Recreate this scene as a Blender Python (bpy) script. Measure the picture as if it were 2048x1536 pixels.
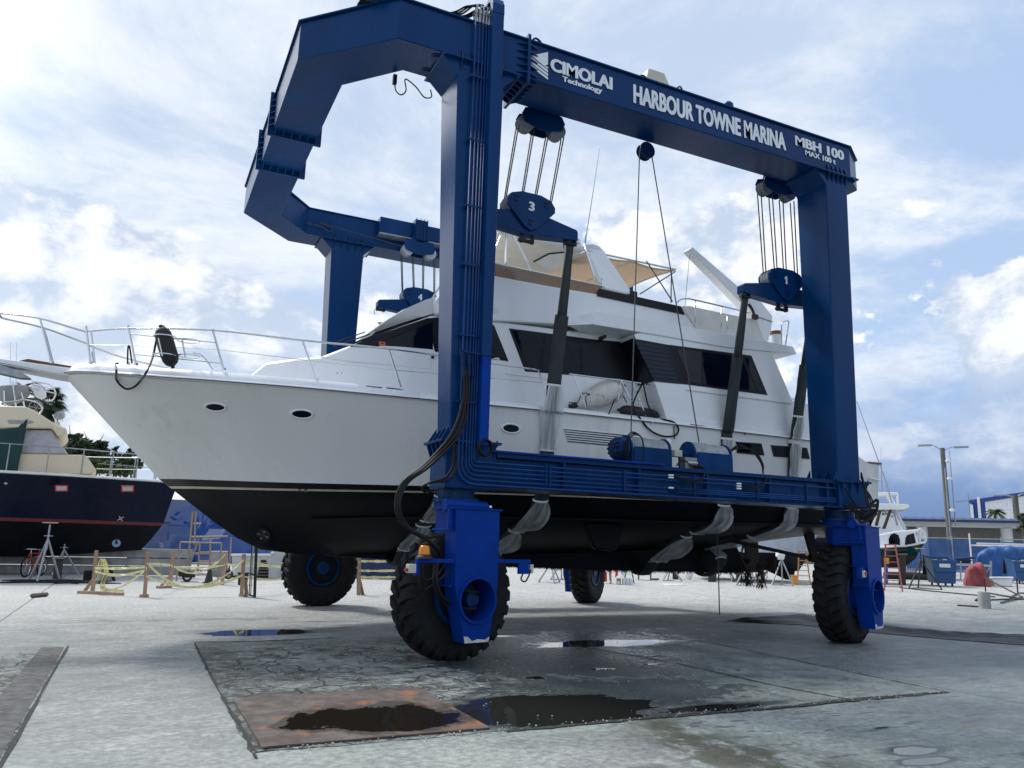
import bpy, bmesh, math, random
from mathutils import Vector, Matrix
R = math.radians
random.seed(7)
for o in list(bpy.data.objects): bpy.data.objects.remove(o)
S = bpy.context.scene
COL = S.collection

# ------------------------------------------------------------------ camera
F_PX, PITCH, ROLL, YAW, CAM_Z = 1548.2, 0.198779, 0.0275109, 0.4440476, 1.6
CAM = Vector((0, 0, CAM_Z))
_fw = Vector((math.sin(YAW)*math.cos(PITCH), math.cos(YAW)*math.cos(PITCH), math.sin(PITCH)))
_r = Vector((math.cos(YAW), -math.sin(YAW), 0))
_u = _r.cross(_fw)
RT = _r*math.cos(ROLL) + _u*math.sin(ROLL)
UP = _u*math.cos(ROLL) - _r*math.sin(ROLL)
cd = bpy.data.cameras.new('camera')
cam = bpy.data.objects.new('camera', cd); COL.objects.link(cam)
cd.sensor_width = 36; cd.lens = F_PX/2048*36; cd.clip_end = 4000; cd.clip_start = .05
m = Matrix((RT, UP, -_fw)).transposed().to_4x4(); m.translation = CAM
cam.matrix_world = m
S.camera = cam

# ------------------------------------------------------------------ world / sky with clouds
SUN_EL, SUN_AZ = 50, -24         # azimuth from +Y towards +X
w = bpy.data.worlds.new('World'); S.world = w; w.use_nodes = True
def build_sky():
    nt = w.node_tree; N = nt.nodes; L = nt.links
    bg = N['Background']; bg.inputs[1].default_value = .1
    def n(t, **k):
        x = N.new(t)
        for a, b in k.items(): setattr(x, a, b)
        return x
    def put(s, v):
        if hasattr(v, 'is_output') or isinstance(v, bpy.types.NodeSocket): L.new(v, s)
        else: s.default_value = v
    def M(op, a, b=None, c=None, clamp=False):
        x = n('ShaderNodeMath', operation=op, use_clamp=clamp)
        for i, v in enumerate((a, b, c)):
            if v is not None: put(x.inputs[i], v)
        return x.outputs[0]
    def mix(f, a, b):
        x = n('ShaderNodeMix', data_type='RGBA'); put(x.inputs[0], f); put(x.inputs[6], a); put(x.inputs[7], b); return x.outputs[2]
    def sm(v, lo, hi, a=0., b=1.):
        x = n('ShaderNodeMapRange', interpolation_type='SMOOTHSTEP'); put(x.inputs[0], v)
        for i, q in enumerate((lo, hi, a, b)): put(x.inputs[i+1], q)
        return x.outputs[0]
    def noise(vec, sc, det=8, rough=.55, dist=0.):
        x = n('ShaderNodeTexNoise', noise_dimensions='3D'); put(x.inputs['Vector'], vec); x.inputs['Scale'].default_value = sc
        x.inputs['Detail'].default_value = det; x.inputs['Roughness'].default_value = rough; x.inputs['Distortion'].default_value = dist
        return x.outputs[0]
    def comb(a, b, c):
        x = n('ShaderNodeCombineXYZ')
        for i, v in enumerate((a, b, c)): put(x.inputs[i], v)
        return x.outputs[0]
    sky = n('ShaderNodeTexSky', sky_type='NISHITA', sun_disc=False)
    sky.sun_elevation = R(SUN_EL); sky.sun_rotation = R(SUN_AZ); sky.air_density = 1.2; sky.dust_density = 1.5
    tc = n('ShaderNodeTexCoord'); sp = n('ShaderNodeSeparateXYZ'); L.new(tc.outputs['Generated'], sp.inputs[0])
    x, y, z = sp.outputs
    az = M('MULTIPLY', M('ARCTAN2', x, y), 57.2958)
    el = M('MULTIPLY', M('ARCSINE', z), 57.2958)
    def blob(a, e, sa, se):
        p = M('ADD', M('POWER', M('DIVIDE', M('SUBTRACT', az, a), sa), 2.), M('POWER', M('DIVIDE', M('SUBTRACT', el, e), se), 2.))
        return M('POWER', 2.71828, M('MULTIPLY', p, -1.))
    zz = M('ADD', M('MAXIMUM', z, 0.), .22)
    flat = comb(M('DIVIDE', x, zz), M('DIVIDE', y, zz), 0.)
    ball = comb(M('MULTIPLY', az, .06), M('MULTIPLY', el, .085), 0.)
    # high streaky cloud deck
    hi = M('ADD', noise(flat, 2.6, 10, .62, .35), M('MULTIPLY', noise(flat, .9, 3, .5), .5)); hi = M('ADD', hi, M('MULTIPLY', M('SUBTRACT', noise(flat, 9., 9, .66, .2), .5), .32))
    hi = M('ADD', hi, M('MULTIPLY', M('ADD', blob(-6, 30, 24, 13), M('ADD', blob(-10, 17, 14, 8), blob(38, 33, 14, 7))), .22))
    hi = M('SUBTRACT', hi, M('MULTIPLY', M('ADD', blob(61, 27, 11, 14), M('ADD', blob(9, 14.5, 5, 2.5), blob(27, 18.5, 5, 5))), .2))
    dh = sm(hi, .55, .84)
    # heaped clouds lower down
    def cum(off):
        v = n('ShaderNodeVectorMath', operation='ADD'); L.new(ball, v.inputs[0]); v.inputs[1].default_value = off
        q = noise(v.outputs[0], 2.0, 12, .6, .15)
        return M('ADD', M('MULTIPLY', q, 1.3), M('MULTIPLY', noise(v.outputs[0], .9, 2, .5), .5))
    reg = M('ADD', M('MULTIPLY', blob(40, 20, 8, 6), .34), M('MULTIPLY', blob(61, 13, 7, 5), .36))
    reg = M('ADD', reg, M('ADD', M('MULTIPLY', blob(2, 14, 14, 4.5), .34), M('MULTIPLY', blob(-10, 11, 8, 9), .34)))
    reg = M('ADD', reg, M('ADD', M('MULTIPLY', blob(31, 15, 6, 4), .3), M('MULTIPLY', sm(el, 26., 6.), .1)))
    reg = M('SUBTRACT', reg, M('MULTIPLY', sm(el, 20., 32.), .5))
    c0 = M('ADD', cum((3.1, 7.7, 0)), reg); c1 = M('ADD', cum((3.19, 7.57, 0)), reg)
    dc = sm(c0, 1.03, 1.10)
    shade = sm(M('SUBTRACT', c0, c1), -.10, .13)
    thick = sm(c0, 1.1, 1.5)
    blue = mix(.86, sky.outputs[0], (4.6, 6.1, 8.7, 1))
    low = sm(el, 22., 2.)
    blue = mix(M('MULTIPLY', low, .35), blue, (5.2, 7.2, 10., 1))
    g = mix(sm(noise(flat, 1.7, 9, .66, .4), .36, .62), (5.2, 6.3, 8.1, 1), (8.6, 9.05, 9.6, 1))
    col = mix(M('MULTIPLY', dh, .92), blue, g)
    lit = mix(shade, (5.3, 6.3, 7.9, 1), (9.3, 9.5, 9.75, 1))
    lit = mix(M('MULTIPLY', thick, .25), lit, (8.2, 8.9, 9.8, 1))
    col = mix(dc, col, lit)
    # dark rain bank low on the right
    storm = M('MULTIPLY', sm(M('ADD', az, M('MULTIPLY', noise(ball, 2., 5), 16.)), 43., 60.), sm(M('ADD', el, M('MULTIPLY', M('SUBTRACT', noise(ball, 3., 6), .5), 14.)), 14., 3.))
    st = mix(sm(el, 1., 9.), (1.3, 2.25, 4.6, 1), (2.9, 4.3, 6.9, 1))
    col = mix(M('MULTIPLY', storm, .92), col, st)
    # glare where the sun stands behind thin cloud, left of the view
    gl = n('ShaderNodeMix', data_type='RGBA', blend_type='ADD'); gl.inputs[0].default_value = 1.; L.new(col, gl.inputs[6])
    gs = M('ADD', M('MULTIPLY', blob(-27, 33, 9, 13), 45.), M('MULTIPLY', blob(-26, 30, 12, 20), 3.))
    gc = n('ShaderNodeCombineXYZ'); [L.new(gs, q) for q in gc.inputs]; L.new(gc.outputs[0], gl.inputs[7]); col = gl.outputs[2]
    col = mix(sm(el, 0., -3.), col, (3.2, 3.3, 3.4, 1))
    L.new(col, bg.inputs[0])
build_sky()

sd = bpy.data.lights.new('sun', 'SUN'); sd.energy = 2.6; sd.angle = R(8); sd.color = (1, .96, .9)
sun = bpy.data.objects.new('sun', sd); COL.objects.link(sun)
_sd = Vector((math.sin(R(SUN_AZ))*math.cos(R(SUN_EL)), math.cos(R(SUN_AZ))*math.cos(R(SUN_EL)), math.sin(R(SUN_EL))))
sun.rotation_euler = _sd.to_track_quat('Z', 'Y').to_euler()
sun.location = (0, 0, 40)

S.render.engine = 'CYCLES'
S.view_settings.view_transform = 'Standard'; S.view_settings.look = 'None'
S.view_settings.exposure = .13; S.view_settings.gamma = 1
S.cycles.max_bounces = 8; S.cycles.transparent_max_bounces = 16

# ------------------------------------------------------------------ measuring helpers (photo pixel -> point on a real plane)
def ray(px, py): return (_fw*F_PX + RT*(px-1024) - UP*(py-768))
def AY(px, py, y):
    d = ray(px, py); return CAM + d*(y/d.y)
def AX(px, py, x):
    d = ray(px, py); return CAM + d*(x/d.x)
def AZ(px, py, z=0.):
    d = ray(px, py); return CAM + d*((z-CAM_Z)/d.z)
class Wall:
    """vertical plane through a ground point, for things measured upright; u to the right, n away"""
    def __init__(s, base, ang=None):
        s.b = Vector((base.x, base.y, 0))
        d = s.b.normalized() if ang is None else Vector((math.sin(R(ang)), math.cos(R(ang)), 0))
        s.n = d; s.u = Vector((d.y, -d.x, 0)); s.rot = math.atan2(s.u.y, s.u.x)
    def at(s, px, py):
        d = ray(px, py); t = (s.b-CAM).dot(s.n)/d.dot(s.n); p = CAM + d*t
        return ((p-s.b).dot(s.u), p.z)
    def w(s, u, n, z): return s.b + s.u*u + s.n*n + Vector((0, 0, z))

# ------------------------------------------------------------------ materials
MATS = {}
def mat(name, col, rough=.5, metal=0., var=.12, vscale=3., bump=0., bscale=40., dirt=None, dirt_amt=.4, coat=0., spec=.5, streak=False, alpha=1., trans=0.):
    if name in MATS: return MATS[name]
    mt = bpy.data.materials.new(name); mt.use_nodes = True; MATS[name] = mt
    nt = mt.node_tree; N = nt.nodes; L = nt.links; b = N['Principled BSDF']
    tc = N.new('ShaderNodeTexCoord')
    nz = N.new('ShaderNodeTexNoise'); nz.inputs['Scale'].default_value = vscale; nz.inputs['Detail'].default_value = 6
    vec = tc.outputs['Object']
    if streak:
        mp = N.new('ShaderNodeMapping'); mp.inputs['Scale'].default_value = (1, 1, .12); L.new(vec, mp.inputs[0]); vec = mp.outputs[0]
    L.new(vec, nz.inputs['Vector'])
    mr = N.new('ShaderNodeMapRange'); mr.inputs[1].default_value = .3; mr.inputs[2].default_value = .7
    mr.inputs[3].default_value = 1-var; mr.inputs[4].default_value = 1+var; L.new(nz.outputs[0], mr.inputs[0])
    mul = N.new('ShaderNodeMix'); mul.data_type = 'RGBA'; mul.blend_type = 'MULTIPLY'; mul.inputs[0].default_value = 1
    mul.inputs[6].default_value = (*col, 1); L.new(mr.outputs[0], mul.inputs[7]); out = mul.outputs[2]
    if dirt:
        n2 = N.new('ShaderNodeTexNoise'); n2.inputs['Scale'].default_value = vscale*2.3; n2.inputs['Detail'].default_value = 9; n2.inputs['Roughness'].default_value = .7
        L.new(vec, n2.inputs['Vector'])
        r2 = N.new('ShaderNodeMapRange'); r2.interpolation_type = 'SMOOTHSTEP'; r2.inputs[1].default_value = .52; r2.inputs[2].default_value = .72; r2.inputs[4].default_value = dirt_amt
        L.new(n2.outputs[0], r2.inputs[0])
        mx = N.new('ShaderNodeMix'); mx.data_type = 'RGBA'; L.new(r2.outputs[0], mx.inputs[0]); L.new(out, mx.inputs[6]); mx.inputs[7].default_value = (*dirt, 1); out = mx.outputs[2]
    L.new(out, b.inputs['Base Color'])
    r3 = N.new('ShaderNodeMapRange'); r3.inputs[3].default_value = max(0, rough-.07); r3.inputs[4].default_value = min(1, rough+.1); L.new(nz.outputs[0], r3.inputs[0])
    L.new(r3.outputs[0], b.inputs['Roughness'])
    b.inputs['Metallic'].default_value = metal; b.inputs['Specular IOR Level'].default_value = spec
    b.inputs['Coat Weight'].default_value = coat; b.inputs['Coat Roughness'].default_value = .08
    b.inputs['Alpha'].default_value = alpha
    b.inputs['Transmission Weight'].default_value = trans
    if bump:
        n3 = N.new('ShaderNodeTexNoise'); n3.inputs['Scale'].default_value = bscale; n3.inputs['Detail'].default_value = 5; L.new(tc.outputs['Object'], n3.inputs['Vector'])
        bp = N.new('ShaderNodeBump'); bp.inputs['Strength'].default_value = bump; bp.inputs['Distance'].default_value = .02; L.new(n3.outputs[0], bp.inputs['Height']); L.new(bp.outputs[0], b.inputs['Normal'])
    return mt

BLUE = mat('hoist_blue_paint', (.0015, .035, .128), .25, var=.2, vscale=1.3, streak=True, bump=.03, bscale=3., coat=.0, spec=.13, dirt=(.006, .035, .12), dirt_amt=.4)
COBALT = mat('fork_cobalt_paint', (.0006, .034, .25), .4, var=.14, vscale=2., dirt=(.004, .022, .13), dirt_amt=.5, spec=.1)
DARKBLUE = mat('dark_blue_paint', (.002, .022, .09), .4, var=.15, spec=.2)
GEL = mat('white_gelcoat', (.81, .825, .84), .3, var=.035, vscale=1.1, streak=True, dirt=(.6, .6, .58), dirt_amt=.18, coat=.25)
GELD = mat('aged_white_gelcoat', (.75, .75, .735), .38, var=.05, vscale=.9, streak=True, dirt=(.52, .50, .45), dirt_amt=.5)
CREAM = mat('cream_gelcoat', (.68, .59, .43), .4, var=.06, vscale=1., streak=True, dirt=(.5, .43, .3), dirt_amt=.3)
GLASS = mat('dark_tinted_glass', (.002, .0045, .012), .05, var=.2, spec=.2)
FRAME = mat('black_window_frame', (.006, .007, .010), .35, spec=.25)
BLACKP = mat('black_panel', (.004, .005, .008), .3, spec=.25)
BOTTOM = mat('black_bottom_paint', (.0045, .006, .010), .45, var=.5, vscale=1.5, dirt=(.011, .011, .010), dirt_amt=.6, bump=.10, bscale=7, spec=.13)
CREAMLINE = mat('cream_boot_stripe', (.6, .53, .4), .5, dirt=(.3, .25, .18), dirt_amt=.5, vscale=4)
STEEL = mat('stainless_rail', (.62, .63, .65), .16, metal=1., var=.05)
GALV = mat('galvanised_steel', (.36, .38, .4), .45, metal=.7, var=.2, vscale=9, dirt=(.2, .13, .09), dirt_amt=.35)
WIRE = mat('wire_rope', (.07, .07, .075), .5, metal=.6, bump=.5, bscale=120)
RUBBER = mat('tyre_rubber', (.010, .0108, .012), .75, var=.3, vscale=5, dirt=(.028, .028, .027), dirt_amt=.5, bump=.25, bscale=25, spec=.25)
HOSE = mat('black_rubber_hose', (.006, .006, .007), .5, var=.2, dirt=(.03, .03, .03), dirt_amt=.35, vscale=9, spec=.25)
WHITEP = mat('white_lettering', (.72, .76, .8), .45, var=.05)
WEB = mat('grey_webbing_sling', (.028, .038, .040), .8, var=.35, vscale=6, streak=True, dirt=(.05, .055, .05), dirt_amt=.5, bump=.35, bscale=9)
TEAK = mat('teak_wood', (.16, .06, .028), .6, var=.3, vscale=8)
WOOD = mat('raw_timber', (.40, .265, .18), .75, var=.25, vscale=9, streak=True)
TAPE = mat('yellow_caution_tape', (.74, .70, .34), .5, var=.3, vscale=18, dirt=(.85, .84, .74), dirt_amt=.75)
WHITE = mat('white_plastic', (.76, .77, .78), .4, var=.05)
GREY = mat('grey_plastic', (.3, .31, .32), .5)
ORANGE = mat('amber_beacon', (.8, .25, .01), .25, trans=.2)
REDP = mat('red_paint', (.4, .03, .025), .45)
CANVAS = mat('beige_canvas', (.70, .60, .47), .9, var=.08, vscale=2)
_n = CANVAS.node_tree; _t = _n.nodes.new('ShaderNodeBsdfTranslucent'); _t.inputs[0].default_value = (.74, .62, .49, 1); _m = _n.nodes.new('ShaderNodeMixShader'); _m.inputs[0].default_value = .5
_n.links.new(_n.nodes['Principled BSDF'].outputs[0], _m.inputs[1]); _n.links.new(_t.outputs[0], _m.inputs[2]); _n.links.new(_m.outputs[0], _n.nodes['Material Output'].inputs[0])
LINER = mat('beige_headliner', (.72, .67, .57), .6, var=.06)
CONC = mat('weathered_concrete', (.32, .32, .31), .85, var=.25, vscale=3, dirt=(.12, .12, .11), dirt_amt=.5, bump=.3, bscale=20)
BLACK = mat('matt_black', (.01, .01, .011), .6)

# ------------------------------------------------------------------ mesh helpers
OFF = {}
class MB:
    def __init__(s): s.v = []; s.f = []; s.mi = []; s.cur = 0
    def add(s, vs, fs):
        k = len(s.v); s.v += [Vector(q) for q in vs]
        for q in fs: s.f.append([i+k for i in q]); s.mi.append(s.cur)
        return s
    def box(s, x0, x1, y0, y1, z0, z1):
        vs = [(x, y, z) for z in (z0, z1) for y in (y0, y1) for x in (x0, x1)]
        return s.add(vs, [(0, 2, 3, 1), (4, 5, 7, 6), (0, 1, 5, 4), (2, 6, 7, 3), (0, 4, 6, 2), (1, 3, 7, 5)])
    def prism(s, pts, vec, cap=True):
        """closed polygon of 3D points swept along vec"""
        n = len(pts); a = [Vector(p) for p in pts]; vec = Vector(vec)
        f = [(i, (i+1) % n, n+(i+1) % n, n+i) for i in range(n)]
        if cap: f += [tuple(range(n))[::-1], tuple(range(n, 2*n))]
        return s.add(a+[p+vec for p in a], f)
    def loft(s, rings, closed=True, caps=True):
        n = len(rings[0]); k = len(s.v); s.v += [Vector(q) for r in rings for q in r]
        for i in range(len(rings)-1):
            for j in range(n if closed else n-1):
                s.f.append([k+i*n+j, k+i*n+(j+1) % n, k+(i+1)*n+(j+1) % n, k+(i+1)*n+j]); s.mi.append(s.cur)
        if caps and closed:
            s.f.append([k+j for j in range(n)][::-1]); s.mi.append(s.cur)
            s.f.append([k+(len(rings)-1)*n+j for j in range(n)]); s.mi.append(s.cur)
        return s
    def tube(s, pts, r, n=6, closed=False):
        P = [Vector(p) for p in pts]; rr = r if isinstance(r, (list, tuple)) else [r]*len(P)
        rings = []; up = None
        for i, p in enumerate(P):
            a = P[i-1] if (i > 0 or closed) else P[i]; b = P[(i+1) % len(P)] if (i < len(P)-1 or closed) else P[i]
            t = (b-a).normalized() if (b-a).length > 1e-9 else Vector((0, 0, 1))
            if up is None: up = Vector((0, 0, 1)) if abs(t.z) < .9 else Vector((1, 0, 0))
            e1 = up - t*up.dot(t)
            if e1.length < 1e-4: e1 = t.orthogonal()
            e1.normalize(); e2 = t.cross(e1); up = e1
            rings.append([p + (e1*math.cos(6.28318*k/n) + e2*math.sin(6.28318*k/n))*rr[i] for k in range(n)])
        if closed: rings.append(rings[0])
        return s.loft(rings, True, not closed)
    def cyl(s, p0, p1, r0, r1=None, n=16): return s.tube([p0, p1], [r0, r0 if r1 is None else r1], n)
    def lathe(s, prof, c=(0, 0, 0), axis='z', n=24):
        rings = []
        for r, h in prof:
            ring = []
            for k in range(n):
                a, b = r*math.cos(6.28318*k/n), r*math.sin(6.28318*k/n)
                q = {'z': (a, b, h), 'y': (a, h, -b), 'x': (h, a, b)}[axis]
                ring.append(Vector(c)+Vector(q))
            rings.append(ring)
        return s.loft(rings, True, True)
    def ellipsoid(s, c, rx, ry, rz, n=14, m=8):
        rings = []
        for i in range(1, m):
            t = math.pi*i/m
            rings.append([(c[0]+rx*math.sin(t)*math.cos(6.28318*k/n), c[1]+ry*math.sin(t)*math.sin(6.28318*k/n), c[2]+rz*math.cos(t)) for k in range(n)])
        return s.loft(rings, True, True)
    def ribbon(s, pts, wv, th=.004):
        """flat strap along pts; wv = width vector(s)"""
        P = [Vector(p) for p in pts]; W = wv if isinstance(wv, list) else [wv]*len(P)
        rings = []
        for i, p in enumerate(P):
            t = (P[min(i+1, len(P)-1)]-P[max(i-1, 0)]); wv_ = Vector(W[i])*.5; nn = t.cross(wv_)
            nn = nn.normalized()*th*.5 if nn.length > 1e-9 else Vector((0, th*.5, 0))
            rings.append([p-wv_-nn, p+wv_-nn, p+wv_+nn, p-wv_+nn])
        return s.loft(rings)
    def clusters(s):
        """loose islands that stand well apart, as lists of face indices"""
        par = list(range(len(s.v)))
        def fd(a):
            while par[a] != a: par[a] = par[par[a]]; a = par[a]
            return a
        if s.__dict__.get('weld'):
            seen = {}
            for i, q in enumerate(s.v):
                key = (round(q.x, 4), round(q.y, 4), round(q.z, 4))
                if key in seen: par[fd(i)] = fd(seen[key])
                else: seen[key] = i
        for f in s.f:
            for i in f[1:]: par[fd(i)] = fd(f[0])
        isl = {}
        for k, f in enumerate(s.f): isl.setdefault(fd(f[0]), []).append(k)
        L_ = list(isl.values())
        if len(L_) < 2 or len(L_) > 500: return [list(range(len(s.f)))]
        bb = []
        for fl in L_:
            vs = [s.v[i] for k in fl for i in s.f[k]]
            bb.append(([min(q[a] for q in vs) for a in range(3)], [max(q[a] for q in vs) for a in range(3)]))
        dg = [math.dist(*b) for b in bb]; pa = list(range(len(L_)))
        def f2(a):
            while pa[a] != a: pa[a] = pa[pa[a]]; a = pa[a]
            return a
        for i in range(len(L_)):
            for j in range(i):
                gap = math.sqrt(sum(max(0, bb[i][0][a]-bb[j][1][a], bb[j][0][a]-bb[i][1][a])**2 for a in range(3)))
                if gap < .45*max(dg[i], dg[j]): pa[f2(i)] = f2(j)
        cl = {}
        for i, fl in enumerate(L_): cl.setdefault(f2(i), []).extend(fl)
        return sorted(cl.values(), key=len, reverse=True)
    def build(s, name, material, parent=None, smooth=False, bevel=0., sub=0, world=True, autos=False, split=True):
        if split and parent:
            cl = s.clusters()
            if 1 < len(cl) <= 40:
                out = None
                for fl in cl:
                    q = MB(); mp = {}
                    for k in fl:
                        f = []
                        for i in s.f[k]:
                            if i not in mp: mp[i] = len(q.v); q.v.append(s.v[i])
                            f.append(mp[i])
                        q.f.append(f); q.mi.append(s.mi[k])
                    if s.__dict__.get('weld'): q.weld = True
                    o = q.build(name, material, parent, smooth, bevel, sub, world, autos, False); out = out or o
                return out
        me = bpy.data.meshes.new(name); off = OFF.get(parent.name, Vector()) if parent else Vector()
        if not world: off = Vector()
        me.from_pydata([q-off for q in s.v], [], s.f)
        ms = material if isinstance(material, list) else [material]
        for q in ms: me.materials.append(q)
        for i, p in enumerate(me.polygons): p.material_index = s.mi[i]
        bm = bmesh.new(); bm.from_mesh(me); bmesh.ops.remove_doubles(bm, verts=bm.verts, dist=1e-5) if s.__dict__.get('weld') else None
        bmesh.ops.recalc_face_normals(bm, faces=bm.faces); bm.to_mesh(me); bm.free()
        if smooth: me.polygons.foreach_set('use_smooth', [True]*len(me.polygons))
        ob = bpy.data.objects.new(name, me); COL.objects.link(ob)
        if parent:
            ob.parent = parent; OFF[ob.name] = off
        if bevel:
            b = ob.modifiers.new('bevel', 'BEVEL'); b.width = bevel; b.segments = 2; b.limit_method = 'ANGLE'; b.angle_limit = R(40)
        if sub:
            q = ob.modifiers.new('sub', 'SUBSURF'); q.levels = sub; q.render_levels = sub
        if autos: me.set_sharp_from_angle(angle=R(35))
        return ob
def tag(o, label, cat, group=None, kind=None):
    if label: o['label'] = label
    if cat: o['category'] = cat
    if group: o['group'] = group
    if kind: o['kind'] = kind
    return o
def thing(name, label, cat, loc=(0, 0, 0), group=None, rot=0., local=False):
    o = bpy.data.objects.new(name, None); COL.objects.link(o); o.empty_display_size = .2
    o.location = loc; o.rotation_euler = (0, 0, rot)
    OFF[o.name] = Vector() if local else Vector(loc)
    return tag(o, label, cat, group)
def struct(o): o['kind'] = 'structure'; return o
def dup(o, parent=None):
    c = o.copy(); COL.objects.link(c)
    if parent: c.parent = parent
    for ch in [q for q in bpy.data.objects if q.parent == o and q.name != c.name]: dup(ch, c)
    return c
def curve(pts, n=12):
    """Catmull-Rom through pts"""
    P = [Vector(p) for p in pts]; P = [P[0]*2-P[1]]+P+[P[-1]*2-P[-2]]; out = []
    for i in range(1, len(P)-2):
        a, b, c, d = P[i-1:i+3]
        for k in range(n):
            t = k/n; out.append(.5*((2*b)+(c-a)*t+(2*a-5*b+4*c-d)*t*t+(3*b-a-3*c+d)*t**3))
    return out+[P[-2]]
def sag(a, b, d, n=10):
    a, b = Vector(a), Vector(b); return [a.lerp(b, i/n)-Vector((0, 0, d*4*(i/n)*(1-i/n))) for i in range(n+1)]
def text_into(mb, s, org, xd, yd, height, width=None, bold=.02, ext=.006, spacing=1.):
    """lettering laid on a plane: org lower-left, xd right, yd up; height of capitals, width of the line"""
    cu = bpy.data.curves.new('t', 'FONT'); cu.body = s; cu.size = 1; cu.offset = min(bold, .012); cu.extrude = 0; cu.resolution_u = 4; cu.space_character = spacing
    ob = bpy.data.objects.new('t', cu); COL.objects.link(ob)
    bpy.context.view_layer.update()
    me = ob.to_mesh(); V = [q.co.copy() for q in me.vertices]; Fs = [tuple(p.vertices) for p in me.polygons]
    ob.to_mesh_clear(); bpy.data.objects.remove(ob); bpy.data.curves.remove(cu)
    if bold > .012:              # embolden with shifted copies, each a hair in front of the last
        nv = len(V); V2, F2 = [], []
        for i, (dx, dy) in enumerate(((0, 0), (1, 0), (-1, 0), (.6, .5), (-.6, -.5), (.6, -.5), (-.6, .5))):
            V2 += [Vector((q.x+dx*bold*.9, q.y+dy*bold*.55, .0009*i)) for q in V]; F2 += [tuple(k+i*nv for k in f) for f in Fs]
        V, Fs = V2, F2; bold *= .3
    x0 = min(q.x for q in V); x1 = max(q.x for q in V)
    caps = max(q.y for q in V)+bold; sy = height/caps; sx = sy if width is None else width/(x1-x0)
    xd = Vector(xd).normalized(); yd = Vector(yd).normalized(); nn = xd.cross(yd); org = Vector(org)
    mb.add([org + xd*((q.x-x0)*sx) + yd*((q.y+bold)*sy) + nn*(ext+q.z) for q in V], Fs)

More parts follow.
